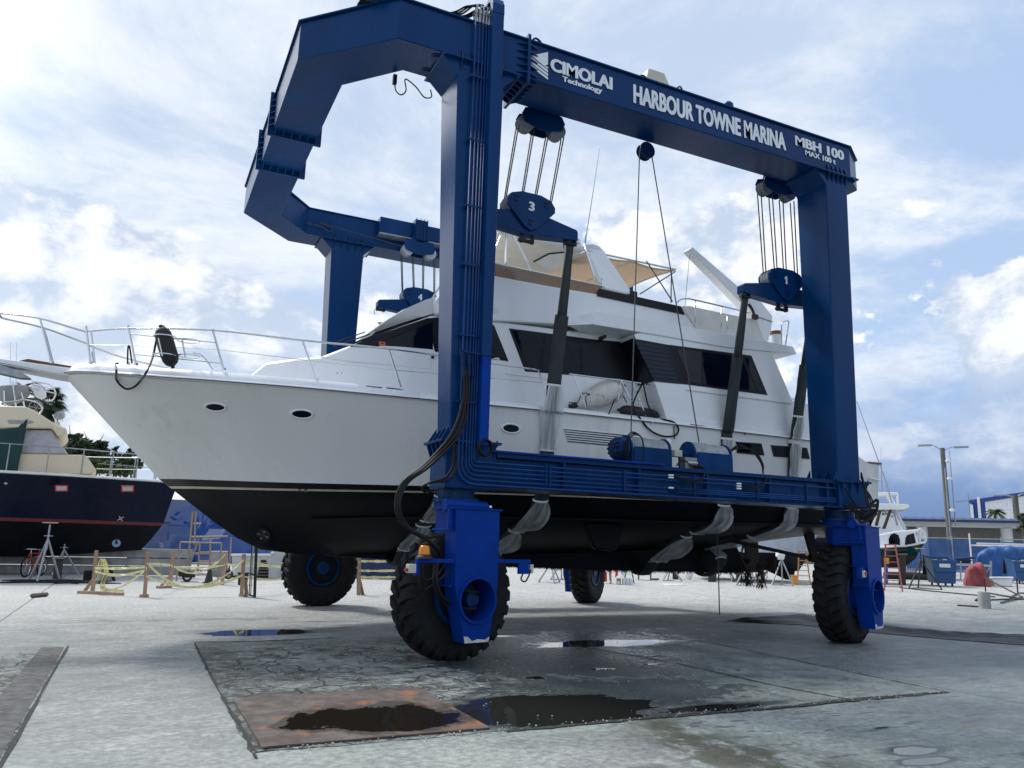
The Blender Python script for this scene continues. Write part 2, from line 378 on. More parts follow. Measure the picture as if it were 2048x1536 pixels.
# ------------------------------------------------------------------ ground
PUDDLES = [(7.05, 11.15, 1.3, .42, 1.), (2.0, 13.75, .9, .5, .95), (3.2, 15.2, 1.2, .1, .5),
           (-.6, 16.5, .9, .09, .45), (8.3, 3.6, .3, .1, .6), (9.4, 4.5, .35, .07, .6), (5.3, 12.3, 1.2, .3, .6)]
DAMP = [(5.5, 9.9, 2.0, 2.0, 1.), (4.9, 7.6, 1.9, 1.1, .9), (2.3, 8.5, 1.3, .35, .6), (6.8, 11.6, 2.6, 1.4, .8), (2.6, 14., 2., .7, .7), (8.8, 12.6, 2.2, 1.1, .35), (11.9, 9.2, .9, 1.2, .42), (1.0, 15.9, 3.2, .35, .55), (.4, 14.6, 1.6, .35, .42), (4.2, 18.6, 1.6, .8, .4), (5., 3.6, 2.2, 1., .30)]
def ground_mat(name, cracked):
    mt = bpy.data.materials.new(name); mt.use_nodes = True; nt = mt.node_tree; N = nt.nodes; L = nt.links; b = N['Principled BSDF']
    geo = N.new('ShaderNodeNewGeometry'); P = geo.outputs['Position']
    def put(s, v):
        if isinstance(v, bpy.types.NodeSocket): L.new(v, s)
        else: s.default_value = v
    def M(op, a, b_=None, clamp=False):
        x = N.new('ShaderNodeMath'); x.operation = op; x.use_clamp = clamp; put(x.inputs[0], a)
        if b_ is not None: put(x.inputs[1], b_)
        return x.outputs[0]
    def noise(sc, det=6, rough=.55, stretch=None, dist=0.):
        x = N.new('ShaderNodeTexNoise'); x.inputs['Scale'].default_value = sc; x.inputs['Detail'].default_value = det; x.inputs['Roughness'].default_value = rough; x.inputs['Distortion'].default_value = dist
        v = P
        if stretch:
            mp = N.new('ShaderNodeMapping'); mp.inputs['Scale'].default_value = stretch[0]; mp.inputs['Rotation'].default_value = (0, 0, stretch[1]); L.new(P, mp.inputs[0]); v = mp.outputs[0]
        L.new(v, x.inputs['Vector']); return x.outputs[0]
    def sm(v, lo, hi, a=0., c=1.):
        x = N.new('ShaderNodeMapRange'); x.interpolation_type = 'SMOOTHSTEP'; put(x.inputs[0], v)
        for i, q in enumerate((lo, hi, a, c)): x.inputs[i+1].default_value = q
        return x.outputs[0]
    def mix(f, a, c, mode='MIX'):
        x = N.new('ShaderNodeMix'); x.data_type = 'RGBA'; x.blend_type = mode; put(x.inputs[0], f); put(x.inputs[6], a); put(x.inputs[7], c); return x.outputs[2]
    sp = N.new('ShaderNodeSeparateXYZ'); L.new(P, sp.inputs[0]); X, Y = sp.outputs[0], sp.outputs[1]
    def ell(lst):
        tot = None
        for cx, cy, rx, ry, a in lst:
            q = M('ADD', M('POWER', M('DIVIDE', M('SUBTRACT', X, cx), rx), 2.), M('POWER', M('DIVIDE', M('SUBTRACT', Y, cy), ry), 2.))
            q = M('MULTIPLY', M('POWER', 2.718, M('MULTIPLY', q, -.8)), a); tot = q if tot is None else M('MAXIMUM', tot, q)
        return tot
    big = noise(.22, 4); mid = noise(1.1, 8, .65); fine = noise(14, 6, .7); grit = noise(120, 3, .7)
    streak = noise(1.0, 9, .62, ((.7, 1.3, 1), R(-8)), .6)
    col = mix(sm(big, .35, .65), (.205, .222, .216, 1), (.295, .306, .294, 1))
    col = mix(M('MULTIPLY', sm(streak, .46, .68), .7), col, (.16, .175, .172, 1))
    st2 = noise(3.1, 11, .72, ((.75, 1.25, 1), R(-5)), .4); col = mix(M('MULTIPLY', sm(st2, .5, .68), .5), col, (.44, .45, .435, 1)); col = mix(M('MULTIPLY', sm(st2, .5, .36), .5), col, (.16, .172, .17, 1))
    col = mix(M('MULTIPLY', sm(mid, .5, .75), .5), col, (.5, .5, .485, 1))
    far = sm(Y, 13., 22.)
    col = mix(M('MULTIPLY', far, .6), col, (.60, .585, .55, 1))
    # greenish algae film nearer the camera, brown run-off stain
    film = M('MULTIPLY', sm(Y, 8., 5.5), sm(noise(.7, 7, .65), .36, .62))
    col = mix(M('MULTIPLY', film, .7), col, (.345, .39, .345, 1))
    brown = M('MULTIPLY', ell([(4.5, 6.05, .3, .35, 1.1), (4.4, 5.55, .38, .45, 1.3), (4.45, 5.05, .5, .4, 1.3), (4.55, 4.6, .6, .35, 1.2), (3.6, 5.0, .7, .12, .6)]), sm(noise(2.2, 8, .7, ((1.5, 1., 1), R(12))), .38, .52))
    col = mix(M('MINIMUM', M('MULTIPLY', brown, .9), .9), col, (.062, .060, .034, 1))
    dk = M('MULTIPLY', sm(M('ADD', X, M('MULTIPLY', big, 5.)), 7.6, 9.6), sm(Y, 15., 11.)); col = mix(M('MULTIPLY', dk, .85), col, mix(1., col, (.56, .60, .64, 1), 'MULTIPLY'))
    specks = sm(noise(9, 3, .5, ((.5, 1.6, 1), 0)), .71, .76)
    col = mix(M('MULTIPLY', specks, .55), col, (.13, .13, .125, 1))
    spots = M('MULTIPLY', sm(noise(5, 2, .5, ((.45, 1.5, 1), R(20))), .62, .645), sm(X, 2.8, 4.6))
    col = mix(M('MULTIPLY', spots, .8), col, (.11, .115, .12, 1))
    crack = None; c0 = col
    if cracked:
        wv = N.new('ShaderNodeVectorMath'); wv.operation = 'ADD'; L.new(P, wv.inputs[0])
        nv = N.new('ShaderNodeTexNoise'); nv.inputs['Scale'].default_value = 1.7; nv.inputs['Detail'].default_value = 5; L.new(P, nv.inputs['Vector'])
        sc = N.new('ShaderNodeVectorMath'); sc.operation = 'SCALE'; sc.inputs[3].default_value = .5; L.new(nv.outputs['Color'], sc.inputs[0]); L.new(sc.outputs[0], wv.inputs[1])
        vo = N.new('ShaderNodeTexVoronoi'); vo.feature = 'DISTANCE_TO_EDGE'; vo.inputs['Scale'].default_value = 2.1; L.new(wv.outputs[0], vo.inputs['Vector'])
        vo2 = N.new('ShaderNodeTexVoronoi'); vo2.feature = 'DISTANCE_TO_EDGE'; vo2.inputs['Scale'].default_value = 5.3; L.new(wv.outputs[0], vo2.inputs['Vector'])
        brk = sm(noise(.9, 4), .42, .6)
        ck = M('MAXIMUM', M('MULTIPLY', sm(vo.outputs['Distance'], .05, .008), sm(noise(1.4, 5, .6), .40, .54)), M('MULTIPLY', sm(vo2.outputs['Distance'], .045, .01), brk))
        zone = M('MAXIMUM', M('MULTIPLY', sm(X, 5.2, 3.6), 1.), M('MULTIPLY', sm(noise(.6, 3), .52, .6), .75))
        crack = M('MULTIPLY', ck, zone)
        col = mix(sm(noise(.8, 7, .65), .3, .7), (.11, .13, .122, 1), (.25, .28, .26, 1))
        col = mix(M('MULTIPLY', sm(noise(5, 10, .74), .48, .62), .85), col, (.31, .335, .31, 1))
        col = mix(sm(noise(2.4, 10, .76), .50, .60), col, (.038, .042, .041, 1))
        ed_ = M('MULTIPLY', M('MAXIMUM', sm(M('ADD', X, M('MULTIPLY', mid, .9)), 2.25, 1.55), sm(M('ADD', Y, M('MULTIPLY', mid, 1.2)), 12.75, 13.2)), sm(X, .5, .6))
        col = mix(M('MULTIPLY', ed_, sm(noise(7, 9, .75), .62, .42)), col, (.045, .048, .046, 1))
        col = mix(crack, col, (.03, .032, .03, 1))
        zn = M('MULTIPLY', sm(M('ADD', X, M('MULTIPLY', noise(.55, 8, .65), 5.)), 7.9, 6.6), sm(M('ADD', Y, M('MULTIPLY', noise(.8, 8, .65), 2.6)), 13.9, 13.0))
        c0 = mix(M('MULTIPLY', sm(noise(1.3, 9, .7), .36, .62), .8), mix(1., c0, (.62, .68, .65, 1), 'MULTIPLY'), (.25, .28, .265, 1)); crack = M('MULTIPLY', crack, M('ADD', M('MULTIPLY', zn, .7), .3))
        c0 = mix(M('MULTIPLY', crack, .8), c0, (.04, .044, .042, 1)); col = mix(zn, c0, col)
    col = mix(.75, col, mix(sm(fine, .3, .7), (.5, .5, .5, 1), (1.42, 1.42, 1.42, 1)), 'MULTIPLY')
    col = mix(.5, col, mix(sm(grit, .25, .75), (.5, .5, .5, 1), (1.4, 1.4, 1.4, 1)), 'MULTIPLY')
    # cut joints between the slabs
    def line(v, c, wd, lo=None):
        d = M('ABSOLUTE', M('SUBTRACT', M('ADD', v, M('MULTIPLY', M('SUBTRACT', mid, .5), .05)), c)); q = sm(d, wd, wd*.35)
        return q if lo is None else M('MULTIPLY', q, lo)
    j = M('MAXIMUM', line(X, -1.86, .022, sm(Y, 12.7, 12.8)), line(Y, 17.2, .02, sm(X, 6.3, 6.4)))
    j = M('MAXIMUM', j, M('MAXIMUM', line(X, 8.95, .02), line(Y, 24.5, .03)))
    j = M('MAXIMUM', j, line(X, 17.4, .03)); j = M('MAXIMUM', j, line(Y, 12.75, .018, sm(X, 8.9, 9.)))
    if cracked: j = M('MAXIMUM', line(X, 6.6, .02), line(Y, 9.3, .02, sm(X, 5.2, 5.4)))
    col = mix(M('MULTIPLY', j, .8), col, (.05, .052, .05, 1))
    # water: damp darkening with ragged rims, then standing water
    wn = M('ADD', M('MULTIPLY', noise(1.3, 11, .74), .75), M('MULTIPLY', noise(4.5, 9, .72), .45)); damp = sm(M('ADD', M('MULTIPLY', ell(DAMP), .62), M('MULTIPLY', M('SUBTRACT', wn, .6), 1.7)), .27, .37)
    pn = noise(2.6, 6, .55, ((.6, 1.5, 1), 0)); pf = M('ADD', ell(PUDDLES+PUD_A if cracked else PUDDLES+PUD_G), M('MULTIPLY', M('SUBTRACT', pn, .5), .9)); pud = sm(pf, .45, .53); damp = M('MAXIMUM', damp, sm(pf, .22, .46))
    wet = mix(1., col, (.17, .20, .215, 1), 'MULTIPLY')
    col = mix(M('MULTIPLY', damp, .9 if cracked else .75), col, wet)
    col = mix(pud, col, (.022, .023, .02, 1))
    L.new(col, b.inputs['Base Color'])
    ro = sm(fine, .3, .7, .62, .9)
    ro = M('SUBTRACT', ro, M('MULTIPLY', damp, .30)); ro = M('SUBTRACT', ro, M('MULTIPLY', dk, .2)); ro = M('MULTIPLY', ro, M('SUBTRACT', 1., M('MULTIPLY', pud, .985)))
    L.new(ro, b.inputs['Roughness']); b.inputs['Specular IOR Level'].default_value = .5
    h = M('ADD', M('MULTIPLY', fine, .5), M('MULTIPLY', grit, .25)); h = M('ADD', h, M('MULTIPLY', mid, .8))
    if crack is not None: h = M('SUBTRACT', h, M('MULTIPLY', crack, 1.2))
    bp = N.new('ShaderNodeBump'); bp.inputs['Distance'].default_value = .02; L.new(h, bp.inputs['Height'])
    L.new(M('MULTIPLY', M('SUBTRACT', 1., pud), .9), bp.inputs['Strength']); L.new(bp.outputs[0], b.inputs['Normal'])
    return mt
PUD_A = [(3.9, 7.0, 1.05, .8, 1.), (5.4, 6.55, .9, .16, .8)]
PUD_G = [(5.98, 4.68, .36, .14, .8), (5.75, 4.42, .34, .10, .78), (6.85, 5.2, .18, .04, .7), (7.0, 4.88, .2, .05, .7), (6.4, 5.35, .14, .04, .68)]
PUD_A += [(4.5, 8.6, .2, .16, .74), (5.65, 8.9, .26, .12, .76), (6.5, 9.1, .2, .06, .7)]
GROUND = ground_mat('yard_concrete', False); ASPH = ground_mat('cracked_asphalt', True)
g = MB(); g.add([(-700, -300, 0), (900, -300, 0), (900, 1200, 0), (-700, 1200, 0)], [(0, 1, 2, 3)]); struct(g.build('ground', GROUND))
def ragged(x0, x1, y0, y1, z, name, m, amp=.03, skip=''):
    rnd = random.Random(5); pts = []
    for (a, b_, side) in (((x0, y0), (x1, y0), 'b'), ((x1, y0), (x1, y1), 'r'), ((x1, y1), (x0, y1), 't'), ((x0, y1), (x0, y0), 'l')):
        n = max(2, int(math.hypot(b_[0]-a[0], b_[1]-a[1])/.12))
        for i in range(n):
            k = amp*(0 if i == 0 or side in skip else 1)
            pts.append((a[0]+(b_[0]-a[0])*i/n+rnd.uniform(-k, k), a[1]+(b_[1]-a[1])*i/n+rnd.uniform(-k, k), z))
    q = MB(); q.add(pts, [tuple(range(len(pts)))]); return struct(q.build(name, m))
ragged(.98, 8.85, 6.36, 12.72, .004, 'asphalt_patch', ASPH, .025)
ragged(-5.5, -.62, -1.5, 12.74, .004, 'asphalt_patch', ASPH, .015)
CRACKM = mat('crack_gravel_gap_shade', (.035, .036, .034), .9, var=.8, vscale=30, bump=.8, bscale=60)  # gravel in the cracks; along slab edges it paints the gap's shade
def crackline(pts, wd, name='crack_and_gap_shade'):
    rnd = random.Random(3); a = []; b_ = []
    P = curve(pts, 14)
    for i, p in enumerate(P):
        t = (P[min(i+1, len(P)-1)]-P[max(i-1, 0)]).normalized(); s = Vector((-t.y, t.x, 0)); k = wd*(.5+rnd.random()*.9)
        a.append(p+s*k*rnd.uniform(.3, 1)); b_.append(p-s*k*rnd.uniform(.3, 1))
    q = MB(); q.add(a+b_, [(i, i+1, len(P)+i+1, len(P)+i) for i in range(len(P)-1)]); struct(q.build(name, CRACKM))
crackline([(3.05, 6.33, .008), (4.5, 6.37, .008), (6.2, 6.34, .008), (7.3, 6.42, .008), (8.75, 6.36, .008)], .05)
crackline([(5.2, 6.33, .010), (6.2, 6.31, .010), (7.3, 6.35, .010), (8.3, 6.33, .010)], .03)
crackline([(.99, 6.2, .009), (1.0, 7.2, .009), (.98, 8.6, .009), (1.0, 12.6, .009)], .022)
crackline([(1.0, 12.7, .008), (1.9, 12.6, .008), (3.1, 12.75, .008)], .05)
crackline([(8.75, 6.4, .009), (8.8, 8.0, .009), (8.9, 10.5, .009), (8.85, 12.4, .009)], .018)
crackline([(7.2, 6.42, .008), (7.0, 7.4, .008), (6.9, 9., .008), (6.4, 11.2, .008)], .03)
crackline([(-.62, 1.5, .008), (-.63, 6, .008), (-.62, 12.7, .008)], .018)
STRIP = mat('rough_grey_mortar', (.1, .1, .098), .95, var=.5, vscale=9, bump=.6, bscale=30)
q = MB(); q.add([(-1.0, 6.2, .008), (-.66, 6.2, .008), (-.66, 12.6, .008), (-.93, 12.6, .008)], [(0, 1, 2, 3)]); struct(q.build('mortar_strip', STRIP))
# rusty steel plate with a puddle on it
def rust_mat():
    mt = bpy.data.materials.new('rusty_plate'); mt.use_nodes = True; nt = mt.node_tree; N = nt.nodes; L = nt.links; b = N['Principled BSDF']
    geo = N.new('ShaderNodeNewGeometry'); P = geo.outputs['Position']; sp = N.new('ShaderNodeSeparateXYZ'); L.new(P, sp.inputs[0])
    def M(op, a, c):
        x = N.new('ShaderNodeMath'); x.operation = op
        for i, v in enumerate((a, c)):
            if isinstance(v, float): x.inputs[i].default_value = v
            else: L.new(v, x.inputs[i])
        return x.outputs[0]
    def noise(s, d=8, r=.65):
        x = N.new('ShaderNodeTexNoise'); x.inputs['Scale'].default_value = s; x.inputs['Detail'].default_value = d; x.inputs['Roughness'].default_value = r; L.new(P, x.inputs['Vector']); return x.outputs[0]
    def sm(v, lo, hi):
        x = N.new('ShaderNodeMapRange'); x.interpolation_type = 'SMOOTHSTEP'; L.new(v, x.inputs[0]); x.inputs[1].default_value = lo; x.inputs[2].default_value = hi; return x.outputs[0]
    def mix(f, a, c):
        x = N.new('ShaderNodeMix'); x.data_type = 'RGBA'; L.new(f, x.inputs[0])
        for i, v in ((6, a), (7, c)):
            if isinstance(v, tuple): x.inputs[i].default_value = v
            else: L.new(v, x.inputs[i])
        return x.outputs[2]
    e = M('ADD', M('POWER', M('DIVIDE', M('SUBTRACT', sp.outputs[0], 2.2), .85), 2.), M('POWER', M('DIVIDE', M('SUBTRACT', sp.outputs[1], 7.1), .55), 2.))
    e = M('SUBTRACT', e, M('MULTIPLY', M('SUBTRACT', noise(1.6), .5), 3.6))
    col = mix(sm(noise(5., 10, .72), .35, .65), (.065, .055, .048, 1), (.165, .135, .115, 1)); col = mix(sm(noise(1.7, 8, .7), .5, .66), col, (.085, .05, .035, 1))
    edge = M('MULTIPLY', sm(e, 1.6, 1.3), sm(noise(2.6), .5, .62))
    e2 = M('MULTIPLY', sm(sp.outputs[0], 2.3, 2.95), sm(noise(3.1), .5, .6))
    col = mix(M('MAXIMUM', edge, e2), col, (.30, .115, .035, 1))
    col = mix(sm(noise(40.), .5, .75), col, (.06, .045, .035, 1))
    col = mix(sm(e, 1.28, .95), col, (.03, .022, .017, 1))
    col = mix(sm(e, .85, .75), col, (.016, .013, .010, 1))
    L.new(col, b.inputs['Base Color'])
    wv = sm(e, .92, .75); r = M('SUBTRACT', .8, M('MULTIPLY', wv, .77)); L.new(r, b.inputs['Roughness'])
    bp = N.new('ShaderNodeBump'); bp.inputs['Distance'].default_value = .015; L.new(noise(55.), bp.inputs['Height']); L.new(M('SUBTRACT', 1., wv), bp.inputs['Strength']); L.new(bp.outputs[0], b.inputs['Normal'])
    return mt
q = MB(); q.box(1.06, 2.95, 6.44, 8.36, .006, .022)
tag(q.build('steel_plate', rust_mat(), bevel=.003), 'rusty steel plate holding a brown puddle, let into the cracked ground', 'plate')

# ------------------------------------------------------------------ travel lift
ZC, ZT = 8.76, 9.41            # underside and top of the ring of upper beams
YN0, YN1 = 9.92, 10.66         # near beam
YF0, YF1 = 18.2, 18.94
XA, XB = 1.5, 2.28
XE = 12.54
lift = thing('travel_lift', 'tall blue boat hoist on four big tyres carrying the white yacht', 'boat hoist', (7.6, 14.43, 0))
PIPE = mat('pipe_blue_paint', (.002, .045, .19), .5, var=.2, spec=.25)
ring_o = [(11.98, YN0), (2.72, YN0), (XA, 11.17), (XA, 17.69), (2.72, YF1), (11.98, YF1), (XE, YF1-.33), (XE, YF0), (3.03, YF0), (XB, 17.34), (XB, 11.52), (3.03, YN1), (XE, YN1), (XE, YN0+.33)]
b = MB(); b.prism([(x, y, ZC) for x, y in ring_o], (0, 0, ZT-ZC))
b.build('upper_beam_ring', BLUE, lift, bevel=.012)
b = MB()                        # overhanging top plates (thin flange)
o2 = [(12.0, YN0-.04), (2.7, YN0-.04), (XA-.04, 11.15), (XA-.04, 17.71), (2.7, YF1+.04), (12.0, YF1+.04), (XE+.03, YF1-.3), (XE+.03, YF0-.03), (3.05, YF0-.03), (XB+.04, 17.3), (XB+.04, 11.55), (3.05, YN1+.03), (XE+.03, YN1+.03), (XE+.03, YN0+.3)]
b.prism([(x, y, ZT+.003) for x, y in o2], (0, 0, .025)); b.build('top_flange', BLUE, lift)
# bolted flange collars on the cross beam and beside the near column
b = MB()
for yy in (13.55, 15.05):
    b.box(XA-.09, XB+.09, yy-.03, yy+.03, ZC-.1, ZT+.09)
    for k in range(6):
        xx = XA+.03+k*.145
        for s in (-1, 1): b.prism([(xx, yy+s*.03, ZC-.002), (xx, yy+s*.03, ZC-.085), (xx, yy+s*.14, ZC-.002)], (.02, 0, 0))
    for k in range(5):
        zz = ZC+.06+k*.12
        for s in (-1, 1): b.prism([(XA-.002, yy+s*.03, zz), (XA-.08, yy+s*.03, zz), (XA-.002, yy+s*.15, zz)], (0, 0, .02))
b.build('splice_collar', BLUE, lift)
b = MB(); xx = 4.83
b.box(xx-.025, xx+.025, YN0-.08, YN1+.08, ZC-.1, ZT+.08)
for k in range(5):
    zz = ZC+.05+k*.125
    for s in (-1, 1): b.prism([(xx+s*.025, YN0-.002, zz), (xx+s*.025, YN0-.075, zz), (xx+s*.20, YN0-.002, zz)], (0, 0, .018))
for k in range(6):
    yy = YN0+.06+k*.12
    for s in (-1, 1): b.prism([(xx+s*.025, yy, ZC-.002), (xx+s*.025, yy, ZC-.09), (xx+s*.2, yy, ZC-.002)], (0, .018, 0))
b.build('splice_collar', BLUE, lift)
# columns
def column(x0t, x1t, x0b, x1b, ya, yt, yb, zb, far=False):
    """ya outer face; yt, yb inner face at top and bottom"""
    c = MB(); zt = ZC-.005
    c.loft([[(x0b, ya, zb), (x1b, ya, zb), (x1b, yb, zb), (x0b, yb, zb)], [(x0t, ya, zt-.14), (x1t, ya, zt-.14), (x1t, yt, zt-.14), (x0t, yt, zt-.14)]])
    col = c.build('column', BLUE, lift, bevel=.02)
    h = MB(); e = .24              # flared head with gussets
    y0_, y1_ = (ya, yt) if ya < yt else (yt, ya)
    h.loft([[(x0t, y0_, zt-.27), (x1t, y0_, zt-.27), (x1t, y1_, zt-.27), (x0t, y1_, zt-.27)], [(x0t-e, YF0+.01 if far else YN0+.01, zt-.03), (x1t+e, YF0+.01 if far else YN0+.01, zt-.03), (x1t+e, YF1-.01 if far else YN1-.01, zt-.03), (x0t-e, YF1-.01 if far else YN1-.01, zt-.03)]], True, True)
    fy = (YF0-.06, YF1+.06) if far else (YN0-.06, YN1+.06)
    h.box(x0t-e-.03, x1t+e+.03, fy[0], fy[1], zt-.03, zt)
    h.build('column_head', BLUE, col)
    gs = MB(); n = 5
    for k in range(n):
        xx = x0t+.04+(x1t-x0t-.1)*k/(n-1)
        yy = fy[0]
        gs.prism([(xx, yy, zt-.03), (xx, yy+.065, zt-.03), (xx, yy+.06, zt-.22)], (.022, 0, 0))
        gs.prism([(xx, yy, zt), (xx, yy+.055, zt), (xx, yy+.055, zt+.16)], (.022, 0, 0))
        gs.cyl((xx+.06, yy+.03, zt-.06), (xx+.06, yy+.03, zt+.03), .016, n=6)
    gs.build('head_gusset', DARKBLUE, col)
    return col
colNF = column(3.67, 4.44, 3.79, 4.36, YN0, 10.64, 10.42, 2.95)
colNR = column(11.29, 11.86, 11.17, 11.72, YN0, 10.66, 10.53, 2.78)
colFF = column(3.65, 4.46, 3.8, 4.34, 18.2, 18.9, 18.8, 2.8, True)
colFR = column(11.29, 11.86, 11.17, 11.72, 18.2, 18.9, 18.8, 2.8, True)
# column feet: flanged boxes over the slewing rings
def foot(x0, x1, y0, y1, z0, z1):
    c = MB(); c.box(x0, x1, y0, y1, z0, z1); f = c.build('column_foot', BLUE, lift, bevel=.015)
    k = MB(); k.box(x0-.09, x1+.05, y0-.06, y1+.06, z1, z1+.035)
    for i in range(4):
        xx = x0+.06+i*(x1-x0-.12)/3
        for s, yy in ((-1, y0), (1, y1)):
            k.prism([(xx, yy, z1-.002), (xx, yy+s*.055, z1-.002), (xx, yy, z1-.2)], (.022, 0, 0))
            k.cyl((xx+.05, yy+s*.03, z1-.03), (xx+.05, yy+s*.03, z1+.06), .014, n=6)
    for i in range(4):
        yy = y0+.05+i*(y1-y0-.1)/3
        k.prism([(x0, yy, z1-.002), (x0-.08, yy, z1-.002), (x0, yy, z1-.24)], (0, .022, 0))
        k.prism([(x0+.06, yy, z1+.035), (x0-.07, yy, z1+.035), (x0+.06, yy, z1+.24)], (0, .022, 0))
    k.build('foot_flange', BLUE, f); return f
foot(3.74, 4.5, YN0-.02, 10.52, 2.27, 2.9)
foot(11.12, 11.83, YN0-.05, 10.6, 2.3, 2.76)
foot(3.74, 4.5, 18.3, 18.92, 2.27, 2.8)
foot(11.1, 11.8, 18.3, 18.92, 2.27, 2.8)
# lower side beams
def side_beam(yo, sgn):
    c = MB(); x0, x1 = 4.503, 11.117; ya = yo
    c.box(x0, x1, ya+.09 if sgn > 0 else ya-.17, ya+.62 if sgn > 0 else ya+.3, 2.34, 2.73)      # web box
    sb = c.build('side_beam', BLUE, lift, bevel=.01)
    f = MB(); f.box(x0-.002, x1+.002, ya-.02, ya+.68, 2.732, 2.79); f.box(x0-.002, x1+.002, ya-.02, ya+.68, 2.31, 2.337)
    for k in range(5):
        xx = 5.6+k*1.32; f.box(xx-.02, xx+.02, ya+.0, ya+.088, 2.34, 2.73)
    f.build('beam_flange', BLUE, sb)
    return sb
sbN = side_beam(9.9, 1); sbF = side_beam(18.25, 1)
b = MB()                        # slotted edge of the cable tray
for k in range(64):
    xx = 4.62+k*.1
    b.box(xx, xx+.06, 9.874, 9.879, 2.752, 2.762)
    b.box(xx+.05, xx+.11, 9.874, 9.879, 2.772, 2.780)
b.build('tray_slot', DARKBLUE, lift)
b = MB(); b.box(4.42, 7.35, 9.83, 9.95, 2.795, 2.825); b.build('cable_tray_lid', COBALT, lift, bevel=.005)
# slewing rings, steering cylinders, forks and wheels
def lugged_tyre():
    t = MB(); Rr, Wd = .815, .5
    prof = [(.40, -Wd*.40), (.44, -Wd*.46), (.54, -Wd*.52), (.66, -Wd*.525), (.735, -Wd*.47), (.765, -Wd*.40), (.77, -Wd*.2), (.775, 0), (.77, Wd*.2), (.765, Wd*.40), (.735, Wd*.47), (.66, Wd*.525), (.54, Wd*.52), (.44, Wd*.46), (.40, Wd*.40)]
    t.lathe(prof, axis='y', n=72)   # carcass
    n = 26
    for s in (-1, 1):
        for k in range(n):
            a0 = 6.28318*(k+(.5 if s > 0 else 0))/n
            # curved chevron lug from the centre line over the shoulder
            rings = []
            for (yy, r1, da, wd) in ((.015, Rr, .10, .042), (.08, Rr+.004, .055, .062), (.15, Rr+.002, .0, .078), (.205, Rr-.012, -.03, .082), (.245, Rr-.05, -.04, .078), (.266, Rr-.125, -.045, .062)):
                q = []
                for dr, dd in ((-.06, -wd*1.15), (0, -wd*.85), (0, wd*.85), (-.06, wd*1.15)):
                    a = a0+da+dd; q.append(((r1+dr)*math.cos(a), s*(yy+(-.015 if dr < 0 and yy > .24 else 0)), (r1+dr)*math.sin(a)))
                rings.append(q)
            t.loft(rings)
    t.v = [Vector((q.x*1.065, q.y*1.0, q.z*1.065)) for q in t.v]
    # flatten the contact patch
    for q in t.v:
        if q.z < -.84: q.z = -.84+(q.z+.84)*.2; q.y *= 1.09
    return t
TYRE = lugged_tyre()
ZW = .845
